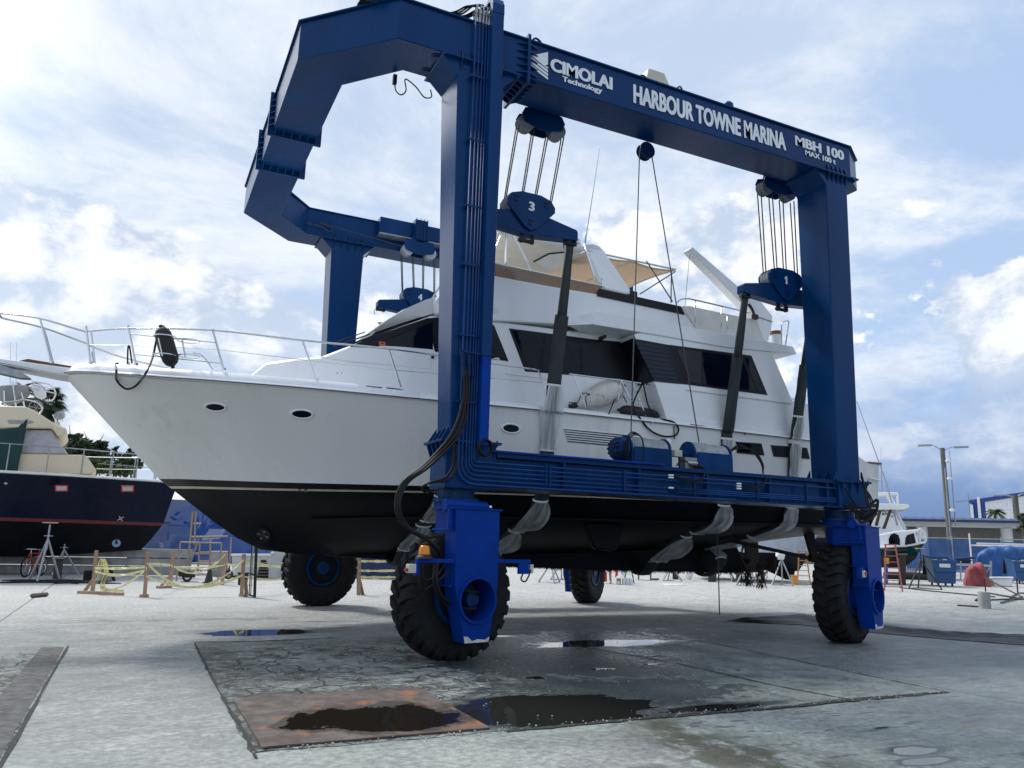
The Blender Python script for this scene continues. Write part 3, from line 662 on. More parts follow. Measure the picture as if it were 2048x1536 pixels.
def wheel_unit(cx, cy, steer, outer, beacon=False, sensor=0):
    """outer=-1: fork plate faces the camera side (-Y); +1: away"""
    M_ = Matrix.Translation((cx, cy, 0)) @ Matrix.Rotation(R(steer)+(0 if outer < 0 else math.pi), 4, 'Z')
    def put(mb):
        mb.v = [M_ @ q for q in mb.v]; return mb
    # slewing ring
    s = MB(); s.cyl((cx, cy, 2.14), (cx, cy, 2.28), .26, n=28); s.cyl((cx, cy, 2.09), (cx, cy, 2.14), .33, n=32)
    for k in range(24):
        a = 6.28318*k/24; s.cyl((cx+.3*math.cos(a), cy+.3*math.sin(a), 2.14), (cx+.3*math.cos(a), cy+.3*math.sin(a), 2.16), .013, n=6)
    ring = s.build('slewing_ring', DARKBLUE if outer > 0 else BLUE, lift)
    s = MB(); s.cyl((0, 0, 2.0), (0, 0, 2.088), .3, n=28); put(s); s.build('turntable', COBALT, ring)
    s = MB(); s.cyl((-.36, -.36, 2.035), (.27, -.36, 2.035), .075, n=18); s.cyl((-.42, -.36, 2.035), (-.12, -.36, 2.035), .085, n=18); s.cyl((.27, -.36, 2.035), (.3, -.36, 2.035), .05, n=10); put(s)
    s.build('steering_cylinder', COBALT, ring, smooth=False, bevel=.008)
    s = MB(); s.cyl((.3, -.36, 2.035), (.345, -.36, 2.035), .035, n=8); put(s); s.build('cylinder_fitting', STEEL, ring)
    # fork: outboard boxed plate with round opening
    fk = MB(); yo = -.56; dp = .26
    out = [(-.36, 1.995), (.36, 1.995), (.36, .98), (.235, .27), (-.15, .27), (-.33, .98)]
    nseg = 40; hc = (.03, .81); hr = .275
    hole = [(hc[0]+hr*math.cos(6.28318*k/nseg), hc[1]+hr*math.sin(6.28318*k/nseg)) for k in range(nseg)]
    def onout(a):
        dx, dz = math.cos(a), math.sin(a); best = None
        for i in range(len(out)):
            p, q = out[i], out[(i+1) % len(out)]; ex, ez = q[0]-p[0], q[1]-p[1]; den = dx*ez-dz*ex
            if abs(den) < 1e-9: continue
            t = ((p[0]-hc[0])*ez-(p[1]-hc[1])*ex)/den; u = ((p[0]-hc[0])*dz-(p[1]-hc[1])*dx)/den
            if t > 0 and -1e-6 <= u <= 1+1e-6 and (best is None or t < best): best = t
        return (hc[0]+dx*best, hc[1]+dz*best)
    angs = sorted([6.28318*k/nseg for k in range(nseg)]+[math.atan2(p[1]-hc[1], p[0]-hc[0]) % 6.28318 for p in out])
    for yy in (yo, yo+.025):
        ro = [(*onout(a),) for a in angs]; ri = [(hc[0]+hr*math.cos(a), hc[1]+hr*math.sin(a)) for a in angs]; n = len(angs)
        fk.add([(x, yy, z) for x, z in ro]+[(x, yy, z) for x, z in ri], [(i, (i+1) % n, n+(i+1) % n, n+i) for i in range(n)])
    n = len(out)
    fk.add([(x, yo, z) for x, z in out]+[(x, yo+dp, z) for x, z in out], [(i, (i+1) % n, n+(i+1) % n, n+i) for i in range(n) if i not in ()])
    fk.box(-.40, .40, yo-.02, -.02, 1.985, 2.005)
    fk.box(-.31, .31, yo+dp+.002, .02, 1.66, 1.984); fk.cyl((0, 0, 1.67), (0, 0, 1.984), .24, n=24)          # crown reaching over the tyre
    fk.box(-.44, -.362, yo+.03, -.1, 1.70, 1.725); fk.box(-.44, -.362, yo+.05, yo+.09, 1.726, 1.984)
    for zz in (1.3, .98): fk.box(-.40, -.362, yo+.02, yo+dp, zz, zz+.025)
    put(fk); fork = fk.build('wheel_fork', COBALT, lift, bevel=.004)
    s = MB(); rg = []
    for rr, yy in ((hr-.004, yo-.03), (hr+.028, yo-.03), (hr+.028, yo+.0), (hr-.004, yo+.0)):
        rg.append([(hc[0]+rr*math.cos(6.28318*k/48), yy, hc[1]+rr*math.sin(6.28318*k/48)) for k in range(49)])
    s.loft(rg+[rg[0]], False, False)
    rg = [[(hc[0]+rr*math.cos(6.28318*k/40), yy, hc[1]+rr*math.sin(6.28318*k/40)) for k in range(41)] for rr, yy in ((hr-.004, yo-.03), (hr-.004, yo+.36))]
    s.loft(rg, False, False); put(s); s.build('hub_opening', COBALT, fork)
    if outer < 0:
        s = MB(); s.prism([(-.148, yo-.004, .272), (.233, yo-.004, .272), (.245, yo-.004, .335), (.17, yo-.004, .30), (.06, yo-.004, .315), (-.03, yo-.004, .295), (-.10, yo-.004, .35), (-.165, yo-.004, .36)], (0, .003, 0)); put(s)
        s.build('worn_paint', mat('worn_bare_primer', (.55, .56, .56), .7, var=.3, vscale=20), fork)
    s = MB(); s.lathe([(.02, -.14), (.1, -.14), (.12, -.08), (.12, .0), (.2, .02), (.2, .1)], (hc[0], yo+.24, hc[1]), 'y', 20); put(s); s.build('hub_motor', DARKBLUE, fork)
    s = MB(); s.tube(curve([(-.25, yo+.2, .98), (-.1, yo+.02, .92), (.08, yo+.05, .9), (.1, yo+.2, .83)], 6), .018); s.tube(curve([(-.25, yo+.2, .72), (0, yo+.03, .70), (.15, yo+.2, .76)], 6), .02); put(s); s.build('hub_hose', HOSE, fork)
    # wheel
    t = MB(); t.v = [M_ @ (q+Vector((0, 0, ZW))) for q in TYRE.v]; t.f = [list(f) for f in TYRE.f]; t.mi = list(TYRE.mi)
    wh = t.build('tyre', RUBBER, lift, autos=False)
    s = MB(); s.lathe([(.41, -.20), (.39, -.235), (.36, -.235), (.35, -.19), (.30, -.15), (.30, .15), (.35, .19), (.36, .235), (.39, .235), (.41, .20)], (0, 0, ZW), 'y', 40)
    s.lathe([(.15, .11), (.15, .20), (.13, .22), (.0, .22)], (0, 0, ZW), 'y', 24)
    for k in range(14):
        a = 6.28318*k/14; s.cyl((.22*math.cos(a), .15, ZW+.22*math.sin(a)), (.22*math.cos(a), .175, ZW+.22*math.sin(a)), .016, n=6)
    put(s); s.build('rim', BLUE, wh)
    # guard bar with its limit-switch boxes
    s = MB()
    if outer < 0 and not beacon:
        s.box(-.40, .0, yo+.05, yo+.10, 1.26, 1.30); s.box(-.60, -.40, yo+.04, yo+.11, 1.12, 1.30)
    elif outer < 0:
        s.box(-.92, -.36, -.06+yo+.05, -.0+yo+.05, 1.285, 1.335); s.box(.36, .93, yo+.0, yo+.05, 1.285, 1.335); s.box(.72, .90, yo+.0, yo+.04, 1.14, 1.285); s.box(-.93, -.87, yo+.0, yo+.05, 1.12, 1.285)
    if s.v: put(s); s.build('sensor_bar', COBALT, fork, bevel=.005)
    s = MB()
    if beacon: s.box(-1.04, -.935, yo-.02, yo+.07, 1.16, 1.27); s.box(.93, .985, yo, yo+.06, 1.15, 1.27)
    elif outer < 0: s.box(-.56, -.45, yo-.0, yo+.035, 1.14, 1.25)
    if s.v: put(s); s.build('sensor_box', mat('ivory_plastic', (.55, .55, .5), .5), fork, bevel=.008)
    s = MB()
    if beacon: s.cyl((-1.075, yo+.02, 1.2), (-1.04, yo+.02, 1.2), .022, n=10)
    elif outer < 0: s.cyl((-.505, yo-.02, 1.2), (-.505, yo-.0, 1.2), .03, n=12)
    if s.v: put(s); s.build('stop_button', REDP, fork)
    if beacon:
        s = MB(); s.lathe([(.115, 1.337), (.105, 1.36), (.08, 1.385)], (-.80, yo+.03, 0), 'z', 20); put(s); bs = s.build('beacon_base', BLACK, fork)
        s = MB(); s.lathe([(.075, 1.386), (.075, 1.40), (.066, 1.475), (.05, 1.50), (.0, 1.505)], (-.80, yo+.03, 0), 'z', 20); put(s); s.build('beacon', ORANGE, fork, smooth=True)
        s = MB(); s.tube(curve([(-.9, yo, 1.14), (-.86, yo-.02, .98), (-.75, yo, .97), (-.5, yo+.02, 1.12), (-.38, yo+.05, 1.2)], 8), .012); s.tube(curve([(-.84, yo, 1.28), (-.8, yo-.02, 1.08), (-.6, yo, 1.14), (-.5, yo, 1.28)], 8), .011); put(s)
        s.build('sensor_cable', HOSE, fork)
        s = MB(); s.tube(curve([(.78, yo-.01, 1.14), (.74, yo-.03, 1.07), (.82, yo-.02, 1.04), (.9, yo, 1.12), (.93, yo, 1.2)], 8), .011); put(s); s.build('sensor_cable', HOSE, fork)
wheel_unit(4.06, 10.27, 12, -1, beacon=True)
wheel_unit(11.54, 10.27, 22, -1)
wheel_unit(4.03, 18.59, 10, 1)
wheel_unit(11.28, 18.59, 40, 1)
# pipe runs on the near front column, bending along the side beam
def pipes():
    p = MB(); xs = [AY(q, 300, 9.86).x for q in (941, 949, 956.5, 963, 968.5, 974)]
    for i, x in enumerate(xs):
        xb = x-.06*i*.12
        yy = 9.845
        zl = 2.64-.062*(5-i)
        r = .05+.04*(5-i)
        xe = (8.75, 7.4, 7.4, 6.5, 8.75, 11.0)[i]
        pts = [(x, yy, 9.62), (xb, yy, zl+r+.02)] + [(xb+r-r*math.cos(a), yy, zl+r-r*math.sin(a)) for a in (.0, .4, .8, 1.2, 1.57)] + [(xe, yy, zl)]
        p.tube(pts, .0125 if i else .016, 8)
    for zl in (2.40, 2.43, 2.46): p.tube([(7.6, 9.85, zl), (11.0, 9.85, zl)], .012, 8)
    p.build('hydraulic_pipe', PIPE, lift, smooth=True)
    c = MB()
    for z in (8.45, 7.4, 6.35, 5.45, 4.4, 3.45): c.box(xs[0]-.07, xs[-1]+.07, 9.822, 9.83, z, z+.03); c.box(xs[0]-.05, xs[-1]+.10, 9.862, 9.918, z, z+.03)
    for x in (5.25, 5.31, 6.58, 7.9, 9.2, 10.3): c.box(x, x+.025, 9.822, 9.875, 2.36, 2.68)
    c.build('pipe_clamp', BLUE, lift)
    t = MB()
    for i, x in enumerate(xs):
        for dy in (0, .08): t.tube([(x, 9.845+dy, 9.4), (x, 9.845+dy, 9.60+.03*(i % 3)), (x+.02, 9.845+dy, 9.70)], .017, 7); t.cyl((x, 9.845+dy, 9.54), (x, 9.845+dy, 9.60), .028, n=6)
    t.build('pipe_fitting', GALV, lift)
    t = MB()
    for i in range(6):
        x = xs[i]; zz = 9.66+.03*(i % 3)
        t.tube(curve([(x, 9.85, zz), (x-.15, 9.9, zz-.02), (x-.42, 10., 9.5), (x-1.1, 10.02, 9.455), (x-1.6, 10.05, 9.5-.01*i), (2.2, 10.4+.03*i, 9.47)], 7), .016, 6)
    t.build('top_hose', HOSE, lift)
    w_ = MB()
    for x, z in ((7.42, 2.655), (7.42, 2.62), (7.42, 2.46), (8.78, 2.60), (8.78, 2.56), (8.78, 2.52)): w_.cyl((x, 9.84, z), (x+.09, 9.84, z), .014, n=8)
    w_.build('pipe_coupling', WHITE, lift)
    h = MB()
    for k in (0, .03): h.tube(curve([(7.5, 9.84, 2.655-k), (7.8, 9.80, 2.60-k), (8.05, 9.82, 2.64-k), (8.15, 9.86, 2.73)], 6), .011)
    for k in (0, .04): h.tube(curve([(8.87, 9.84, 2.60-k), (9.1, 9.80, 2.55-k), (9.35, 9.83, 2.62-k), (9.45, 9.86, 2.74)], 6), .012)
    h.tube(curve([(7.5, 9.84, 2.46), (7.9, 9.81, 2.45), (8.1, 9.83, 2.58)], 6), .01)
    h.build('beam_hose', HOSE, lift)
pipes()
# vertical cable duct on the right of the near front column, with curled top
b = MB(); xt0, xt1 = 4.17, 4.44
b.loft([[(4.14, 9.70, 4.12), (4.285, 9.70, 4.12), (4.285, 9.90, 4.12), (4.14, 9.90, 4.12)], [(4.12, 9.70, 9.55), (4.31, 9.70, 9.55), (4.31, 9.90, 9.55), (4.12, 9.90, 9.55)]])
b.build('cable_duct', BLUE, lift, bevel=.006)
b = MB(); b.prism([(4.315, 9.695, 9.55), (4.315, 9.70, 9.72), (4.315, 9.76, 9.84), (4.315, 9.88, 9.90), (4.315, 10.02, 9.86), (4.315, 10.06, 9.74), (4.315, 10., 9.74), (4.315, 9.96, 9.80), (4.315, 9.88, 9.82), (4.315, 9.82, 9.77), (4.315, 9.78, 9.6), (4.315, 9.78, 9.55)], (-.2, 0, 0)); b.build('duct_bend', BLUE, lift, bevel=.01)
b = MB(); b.box(4.15, 4.285, 9.705, 9.80, 2.86, 4.115)
for zz in (3.8, 3.5, 3.15): b.box(4.147, 4.288, 9.703, 9.802, zz, zz+.012)
b.build('cable_duct_lower', COBALT, lift, bevel=.004)
b = MB()
for k in range(5): b.tube([(4.24+.10*math.cos(a+k), 9.74-.015*k, 2.83+.11*math.sin(a+k)) for a in [i*.45 for i in range(15)]], .014)
b.build('cable_coil', HOSE, lift)
# big flexible hoses from the column to the wheel fork
b = MB()
for k, (r, d) in enumerate(((.022, 0), (.024, 1), (.018, 2))):
    b.tube(curve([AY(926+d*5, 740, 9.80), AY(928+d*5, 790, 9.76), AY(905+d*8, 865, 9.66), AY(850+d*6, 930, 9.60-.03*d), AY(806+d*5, 965, 9.56), AY(791+d*4, 1010, 9.53-.02*d), AY(806+d*4, 1050, 9.52), AY(845+d*3, 1075, 9.56), AY(872, 1093+d*2, 9.62), AY(880, 1112, 9.70)], 9), r, 8)
b.tube(curve([AY(871, 1125, 9.62), AY(868, 1160, 9.60), AY(876, 1190, 9.62), AY(893, 1212, 9.72)], 9), .024, 8)
b.tube(curve([AY(875, 1125, 9.60), AY(873, 1160, 9.58), AY(882, 1190, 9.6), AY(900, 1208, 9.72)], 9), .022, 8)
b.tube(curve([AY(913, 890, 9.78), AY(912, 935, 9.72), AY(895, 960, 9.70), AY(862, 964, 9.72), AY(845, 975, 9.8), AY(850, 985, 9.95)], 8), .018, 7)
b.tube(curve([AY(909, 890, 9.78), AY(906, 930, 9.72), AY(890, 955, 9.70), AY(855, 968, 9.72), AY(849, 980, 9.85), AY(872, 987, 9.95)], 8), .016, 7)
b.build('hydraulic_hose', HOSE, lift, smooth=True)
b = MB()
for px, r in ((926, .03), (938, .032), (945, .022)): b.cyl(AY(px, 706, 9.80), AY(px, 728, 9.80), r, n=8); b.cyl(AY(px, 728, 9.80), AY(px+1, 752, 9.79), r*.75, n=8)
b.tube(curve([AY(922, 712, 9.77), AY(921, 700, 9.77), AY(930, 703, 9.76), AY(960, 709, 9.68)], 5), .016)
b.build('hose_coupling', DARKBLUE, lift)
b = MB(); b.tube(curve([AY(1740, 1010, 9.7), AY(1755, 1000, 9.6), AY(1750, 1030, 9.6), AY(1725, 1045, 9.62), AY(1712, 1030, 9.7)], 6), .022)
for k in range(4): b.tube(curve([AY(1722, 945+k*3, 9.80), AY(1730, 975, 9.70), AY(1733+k*4, 1005, 9.62), AY(1745-k*6, 1024+k*3, 9.60), AY(1720, 1018+k*5, 9.7), AY(1700-k*4, 1008, 9.85)], 6), .014)
b.tube(curve([AY(1690, 975, 9.83), AY(1700, 992, 9.80), AY(1715, 1012, 9.78), AY(1740, 1015, 9.7)], 6), .014)
b.build('hydraulic_hose', HOSE, lift)
# floodlight, small hardware on the beam
p0 = AY(1307, 168, 10.2)
b = MB(); b.loft([[(p0.x-.25, 10.05, 9.56), (p0.x+.25, 10.05, 9.56), (p0.x+.25, 10.4, 9.56), (p0.x-.25, 10.4, 9.56)], [(p0.x-.17, 10.1, 9.82), (p0.x+.17, 10.1, 9.82), (p0.x+.17, 10.36, 9.82), (p0.x-.17, 10.36, 9.82)]])
fl = b.build('floodlight', mat('beige_lamp_housing', (.5, .47, .38), .5), lift, bevel=.02)
b = MB(); b.box(p0.x-.26, p0.x+.26, 10.04, 10.41, 9.53, 9.556); b.tube(curve([(p0.x-.25, 10., 9.5), (p0.x-.4, 9.96, 9.52), (p0.x-.5, 9.98, 9.45)], 6), .015); b.tube(curve([(p0.x+.3, 10., 9.45), (p0.x+.4, 9.97, 9.55), (p0.x+.5, 9.99, 9.45)], 6), .015); b.build('lamp_bracket', BLACK, fl)
b = MB(); p1 = AY(1457, 212, 9.98); b.lathe([(.09, 9.44), (.09, 9.52), (.05, 9.57), (0, 9.58)], (p1.x, 9.98, 0), 'z', 12)
b.tube(curve([(4.9, 9.96, 9.43), (4.98, 9.95, 9.53), (5.08, 9.96, 9.5), (5.1, 9.97, 9.43)], 6), .018)
b.build('beam_lug', BLUE, lift)
b = MB()
for px, py in ((873, 114), (853, 142)):
    c = AZ(px, py, ZC); b.cyl((c.x, c.y, ZC-.012), (c.x, c.y, ZC-.002), .085, n=24); b.cyl((c.x, c.y, ZC-.03), (c.x, c.y, ZC-.012), .05, n=20)
b.build('inspection_cover', DARKBLUE, lift)
b = MB(); c = AZ(790, 150, ZC); b.box(c.x-.03, c.x+.03, c.y-.03, c.y+.03, ZC-.16, ZC-.002)
b.tube(curve([c, c+Vector((.02, 0, -.24)), c+Vector((.12, .02, -.3)), c+Vector((.2, .02, -.2)), c+Vector((.17, 0, -.02)), c+Vector((.35, 0, -.1)), c+Vector((.5, 0, -.24)), c+Vector((.62, 0, -.2)), c+Vector((.6, 0, -.08))], 6), .011)
b.build('dangling_cable', HOSE, lift)
# lettering and logo
b = MB(); XD = (1, 0, 0); ZD = (0, 0, 1); FY = YN0-.004
def line_at(s, pl, pr, top, wbold=.03, sp=1., dz=0.):   # baseline left, right end, top left
    a = AY(*pl, FY); c = AY(*pr, FY); t = AY(*top, FY); h = t.z-a.z
    text_into(b, s, (a.x, FY, a.z), XD, ZD, h, c.x-a.x, wbold, spacing=sp)
line_at('HARBOUR TOWNE MARINA', (1266, 205), (1572, 300), (1266, 168), .055)
line_at('CIMOLAI', (1100, 140.5), (1225, 174), (1100, 115), .055)
line_at('Technology', (1124, 162.5), (1204, 187), (1124, 152), .05)
line_at('MBH 100', (1590, 290), (1688, 318), (1590, 271), .055)
line_at('MAX 100 t', (1610, 310), (1671, 327), (1610, 300), .05)
b.build('lettering', WHITEP, lift)
b = MB()
def lg(*px): b.prism([AY(x, y, FY-.002) for x, y in px], (0, .003, 0))
lg((1063, 111), (1096, 104), (1096, 129), (1090, 131), (1096, 134), (1096, 138))
for k in range(3):
    d = k*7.3
    lg((1062, 114+d), (1096, 140+d), (1096, 145+d), (1062, 118.5+d))
b.build('logo', WHITEP, lift)
# rails and trolleys
def rail(y0, y1, x0, x1):
    r = MB(); r.box(x0, x1, y0, y1, ZT-.36, ZT+.06); o = r.build('trolley_rail', BLUE, lift, bevel=.008)
    r = MB(); r.box(x0, x1, y0-.02 if y0 > 15 else y0, y1+.02 if y0 < 15 else y1, ZT-.385, ZT-.362); r.build('rail_lip', GALV, o)
rail(17.92, 18.196, 4.75, 11.2); rail(10.664, 10.93, 4.95, 11.2)
def trolley(cx, cy, zb, fn):
    """sheave block under the rail: scalloped cheek plates and grooved sheaves"""
    t = MB(); s = 1 if cy > 15 else -1
    pts = [(-.42, .12), (-.36, .24), (-.22, .28), (-.18, .42), (-.1, .42), (-.1, .24), (.1, .24), (.1, .42), (.18, .42), (.22, .28), (.36, .24), (.42, .12), (.36, -.02), (.2, -.06), (.12, -.1), (-.12, -.1), (-.2, -.06), (-.36, -.02)]
    for yy in (-.13, .11): t.prism([(cx+x, cy+yy, zb+.2+z) for x, z in pts], (0, .02, 0))
    o = t.build('trolley_block', BLUE, lift, bevel=.004)
    t = MB(); t.box(cx-.17, cx+.17, cy-.16, cy+.16, zb+.48, ZT+.1)
    for xx in (-.15, -.04, .05, .14): t.box(cx+xx, cx+xx+.012, cy-.19, cy-.16, zb+.5, ZT+.13)
    t.build('trolley_carriage', BLUE, o)
    t = MB()
    for xx in (-.30, .30):
        for yy in (-.08, -.03, .02, .07): t.lathe([(.03, yy-.02), (.15, yy-.02), (.12, yy), (.15, yy+.018), (.03, yy+.018)], (cx+xx, cy, zb+.2), 'y', 22)
    t.build('sheave', GALV, o)
    return [(cx+q, cy+dy) for q in (-.44, -.14, .14, .44) for dy in ((-.05, .05))]
T3 = trolley(5.62, 10.95, 8.42, 0); T1 = trolley(11.02, 10.95, 8.48, 0); T4 = trolley(5.78, 17.9, 8.50, 0); T2 = trolley(11.02, 17.9, 8.5, 0)
b = MB(); c = AY(1291, 297, 10.75)
for yy in (-.07, .05): b.lathe([(.0, yy), (.16, yy), (.16, yy+.02), (0, yy+.02)], (c.x, 10.75, 8.62), 'y', 16)
b.lathe([(.0, -.04), (.14, -.04), (.11, 0), (.14, .04), (0, .04)], (c.x, 10.75, 8.62), 'y', 20); b.box(c.x-.05, c.x+.05, 10.70, 10.80, 8.66, 8.755)
b.build('guide_sheave', DARKBLUE, lift)
b = MB()
for px, py, dx in ((1262, 866, -.13), (1398, 885, .13)):
    e = AY(px, py, 10.3); b.tube([(c.x+dx, 10.75, 8.62), e], .011, 6)
b.tube([AY(640, 445, 18.15), (5.4, 17.85, 8.75)], .011, 6); b.tube(curve([AY(613, 447, 18.15), AY(640, 452, 18.1), AY(658, 463, 18.1), AY(664, 455, 18.1), AY(640, 447, 18.1)], 6), .012, 6)
b.build('winch_rope', WIRE, lift)
# winches on the near side beam
def winch(x0, x1, yc, flip):
    zb = 2.792; w_ = MB(); r = .19; zc = zb+.27
    for xx in (x0+.12, x1-.04):
        w_.prism([(xx, yc-.23, zb), (xx, yc+.23, zb), (xx, yc+.23, zc-.05)]+[(xx, yc+.225*math.cos(a), zc+.225*math.sin(a)) for a in [k*math.pi/10 for k in range(11)]]+[(xx, yc-.23, zc-.05)], (.03, 0, 0))
    w_.prism([(x0+.15, yc-.24, zb), (x0+.15, yc-.26, zc+.03), (x0+.15, yc-.235, zc+.03), (x0+.15, yc-.215, zb)], (x1-x0-.19, 0, 0))
    o = w_.build('winch', BLUE, lift, bevel=.006)
    d = MB(); d.cyl((x0+.15, yc, zc), (x1-.04, yc, zc), r, n=28)
    n = int((x1-x0-.19)/.022)
    for k in range(n):
        xx = x0+.16+k*.022; rr = r+(.026 if k < n*.5 else .012)
        d.lathe([(rr-.012, -.011), (rr, 0), (rr-.012, .011)], (xx, yc, zc), 'x', 24)
    d.build('rope_drum', GALV, o)
    m_ = MB()
    if not flip:
        m_.lathe([(.0, -.1), (.12, -.1), (.17, -.06), (.2, .0), (.2, .11)], (x0, yc, zc), 'x', 20); m_.cyl((x0-.12, yc-.05, zc+.05), (x0, yc-.05, zc+.05), .05, n=10); m_.box(x0-.02, x0+.06, yc-.26, yc-.16, zc-.04, zc+.1)
        for k in range(10):
            a = 6.28318*k/10; m_.cyl((x0-.11, yc+.12*math.cos(a), zc+.12*math.sin(a)), (x0-.05, yc+.12*math.cos(a), zc+.12*math.sin(a)), .02, n=6)
    else: m_.cyl((x0+.0, yc, zc), (x0+.12, yc, zc), .09, n=18)
    m_.build('winch_motor', BLUE, o)
    s = MB(); s.box(x1-.01, x1+.08, yc-.05, yc+.05, zc-.05, zc+.05) if not flip else s.box(x0-.17, x0-.01, yc-.06, yc+.06, zc-.05, zc+.06)
    s.build('encoder_box', mat('ivory_plastic', None), o, bevel=.006)
    return o
W1 = winch(6.78, 7.68, 10.3, False); W2 = winch(8.02, 8.93, 10.3, True)
b = MB()
for k in range(3): b.tube(curve([(6.78+.03*k, 10.05, 2.85), (6.72+.03*k, 10.0, 3.12), (6.85+.02*k, 10.0, 3.30-.02*k), (7.05, 10.02, 3.22), (7.1, 10.05, 2.98), (7.06, 10.06, 2.83)], 7), .011)
for k in range(3): b.tube(curve([(6.7, 10.1, 3.2-.06*k), (6.55, 10.08, 3.15-.05*k), (6.5, 10.08, 3.0), (6.62, 10.08, 2.92+.03*k), (6.74, 10.1, 2.95)], 6), .011)
b.build('winch_hose', HOSE, W1)
b = MB()
for k in range(3): b.tube(curve([(8.85, 10.05, 3.16), (9.0, 10.0, 3.26-.03*k), (9.25+.03*k, 9.98, 3.18), (9.42+.02*k, 9.95, 2.98), (9.44, 9.93, 2.80)], 7), .012)
b.tube(curve([(7.7, 10., 2.83), (7.78, 9.98, 2.92), (7.9, 9.98, 2.9), (7.95, 10., 2.83)], 6), .012)
b.build('winch_hose', HOSE, W2)
b = MB(); b.box(7.86, 8.1, 9.98, 10.12, 2.795, 2.98); vb = b.build('valve_box', mat('stainless_box', (.22, .22, .22), .35, metal=.6), lift, bevel=.005)
b = MB()
for k in range(6): b.tube(curve([(7.92+.035*k, 9.97, 2.86), (7.95+.035*k, 9.93, 2.85), (8.02+.04*k, 9.93, 2.80)], 4), .01)
b.build('valve_hose', HOSE, vb)
b = MB()
for k in range(6): b.cyl((7.915+.035*k, 9.965, 2.90), (7.915+.035*k, 9.98, 2.90), .012, n=6)
b.build('valve_fitting', WHITE, vb)
# engine housing on the far side beam
b = MB(); b.box(7.2, 8.0, 17.6, 18.2, .42, 1.5); en = b.build('engine_housing', mat('grey_green_paint', (.16, .18, .18), .5, dirt=(.14, .07, .03), dirt_amt=.5, vscale=5), lift, bevel=.015)
b = MB(); b.box(7.26, 7.62, 17.588, 17.598, .7, 1.25); b.build('engine_panel', BLUE, en)
b = MB(); b.box(7.75, 7.8, 17.8, 18.1, 1.5, 2.31); b.build('engine_hanger', BLUE, en)

# ------------------------------------------------------------------ lifting blocks, ropes, slings
def block(cx, cy, zt, zb, num, tops, lab, span=1.2, front=-1):
    """triangular sheave block carrying a spreader beam"""
    o = thing('lifting_block', lab, 'lifting block', (cx, cy, zb), 'numbered lifting blocks of the hoist')
    pts = [(-.45, -.17), (-.37, -.06), (-.18, 0), (.18, 0), (.37, -.06), (.45, -.17), (.45, -.26), (.12, -.60), (0, -.66), (-.12, -.60), (-.45, -.26)]
    t = MB()
    for yy in (-.15, .125): t.prism([(cx+x, cy+yy, zt+z) for x, z in pts], (0, .025, 0))
    t.box(cx-.16, cx+.16, cy-.1, cy+.1, zt-.06, zt-.02)
    t.build('cheek_plate', BLUE, o, bevel=.005)
    t = MB()
    for xx in (-.28, .28):
        for yy in (-.075, 0, .075): t.lathe([(.03, yy-.035), (.17, yy-.035), (.13, yy), (.17, yy+.035), (.03, yy+.035)], (cx+xx, cy, zt-.2), 'y', 20)
    t.build('sheave', GALV, o)
    t = MB()
    for xx, zz in ((-.28, -.17), (.28, -.17), (0, -.54)): t.cyl((cx+xx, cy-.165, zt+zz), (cx+xx, cy+.165, zt+zz), .04, n=14); t.box(cx+xx-.05, cx+xx+.05, cy-.163, cy-.152, zt+zz+.05, zt+zz+.075)
    t.build('pin', DARKBLUE, o)
    t = MB(); zz = zt-.47
    sp_ = [(-span, -.02), (-span*.97, .02), (-.16, .17), (.16, .17), (span*.97, .02), (span, -.02), (span, -.16), (span*.95, -.17), (0, -.25), (-span*.95, -.17), (-span, -.16)]
    t.prism([(cx+x, cy-.1, zz+z) for x, z in sp_], (0, .2, 0)); t.build('spreader_beam', BLUE, o, bevel=.008)
    t = MB()
    t.cyl((cx-.16, cy, zz-.33), (cx+.12, cy, zz-.33), .035, n=10)
    for xx in (-.1, .1): t.box(cx+xx-.02, cx+xx+.02, cy-.04, cy+.04, zz-.36, zz-.25)
    for e in (-1, 1):
        t.cyl((cx+e*(span-.1)-.11, cy-.02, zz-.22), (cx+e*(span-.1)+.11, cy-.02, zz-.22), .03, n=10); t.box(cx+e*(span-.1)-.1, cx+e*(span-.1)-.07, cy-.05, cy+.05, zz-.24, zz-.13); t.box(cx+e*(span-.1)+.07, cx+e*(span-.1)+.1, cy-.05, cy+.05, zz-.24, zz-.13)
        t.tube([(cx+e*(span-.1)-.12, cy-.05, zz-.2), (cx+e*(span-.1)-.18, cy-.08, zz-.28), (cx+e*(span-.1)-.16, cy-.08, zz-.36)], .008)
    t.build('sling_pin', BLACK, o)
    t = MB()
    for k, (tx, ty) in enumerate(tops):
        xx = (-.42, -.12, .12, .42)[k//2]; dy = (-.035, .035)[k % 2]
        t.tube([(tx, ty, 8.55), (cx+xx, cy+dy, zt-.12)], .0125, 6)
    t.build('wire_rope', WIRE, o)
    if num:
        t = MB(); text_into(t, num, (cx-.06 if num != '1' else cx-.04, cy-.154, zt-.32), XD, ZD, .16, .115 if num != '1' else None, .06); t.prism([(cx-.032, cy-.1655, zt-.16), (cx-.032, cy-.1655, zt-.20), (cx-.07, cy-.1655, zt-.225), (cx-.07, cy-.1655, zt-.20)], (0, .002, 0)) if num == '1' else None; t.build('number', WHITEP, o, split=False)
    return o, cx-span+.1, cx+span-.1, zz-.22
B3 = block(5.41, 10.95, 7.30, 6.5, '3', T3, 'blue lifting block numbered 3, beside the near front column', .93)
B1 = block(11.06, 10.95, 6.99, 6.1, '1', T1, 'blue lifting block numbered 1, beside the near rear column', 1.05)
B4 = block(5.84, 17.9, 7.72, 7., '4', T4, 'blue lifting block numbered 4, half hidden by the white brow', 1.05)
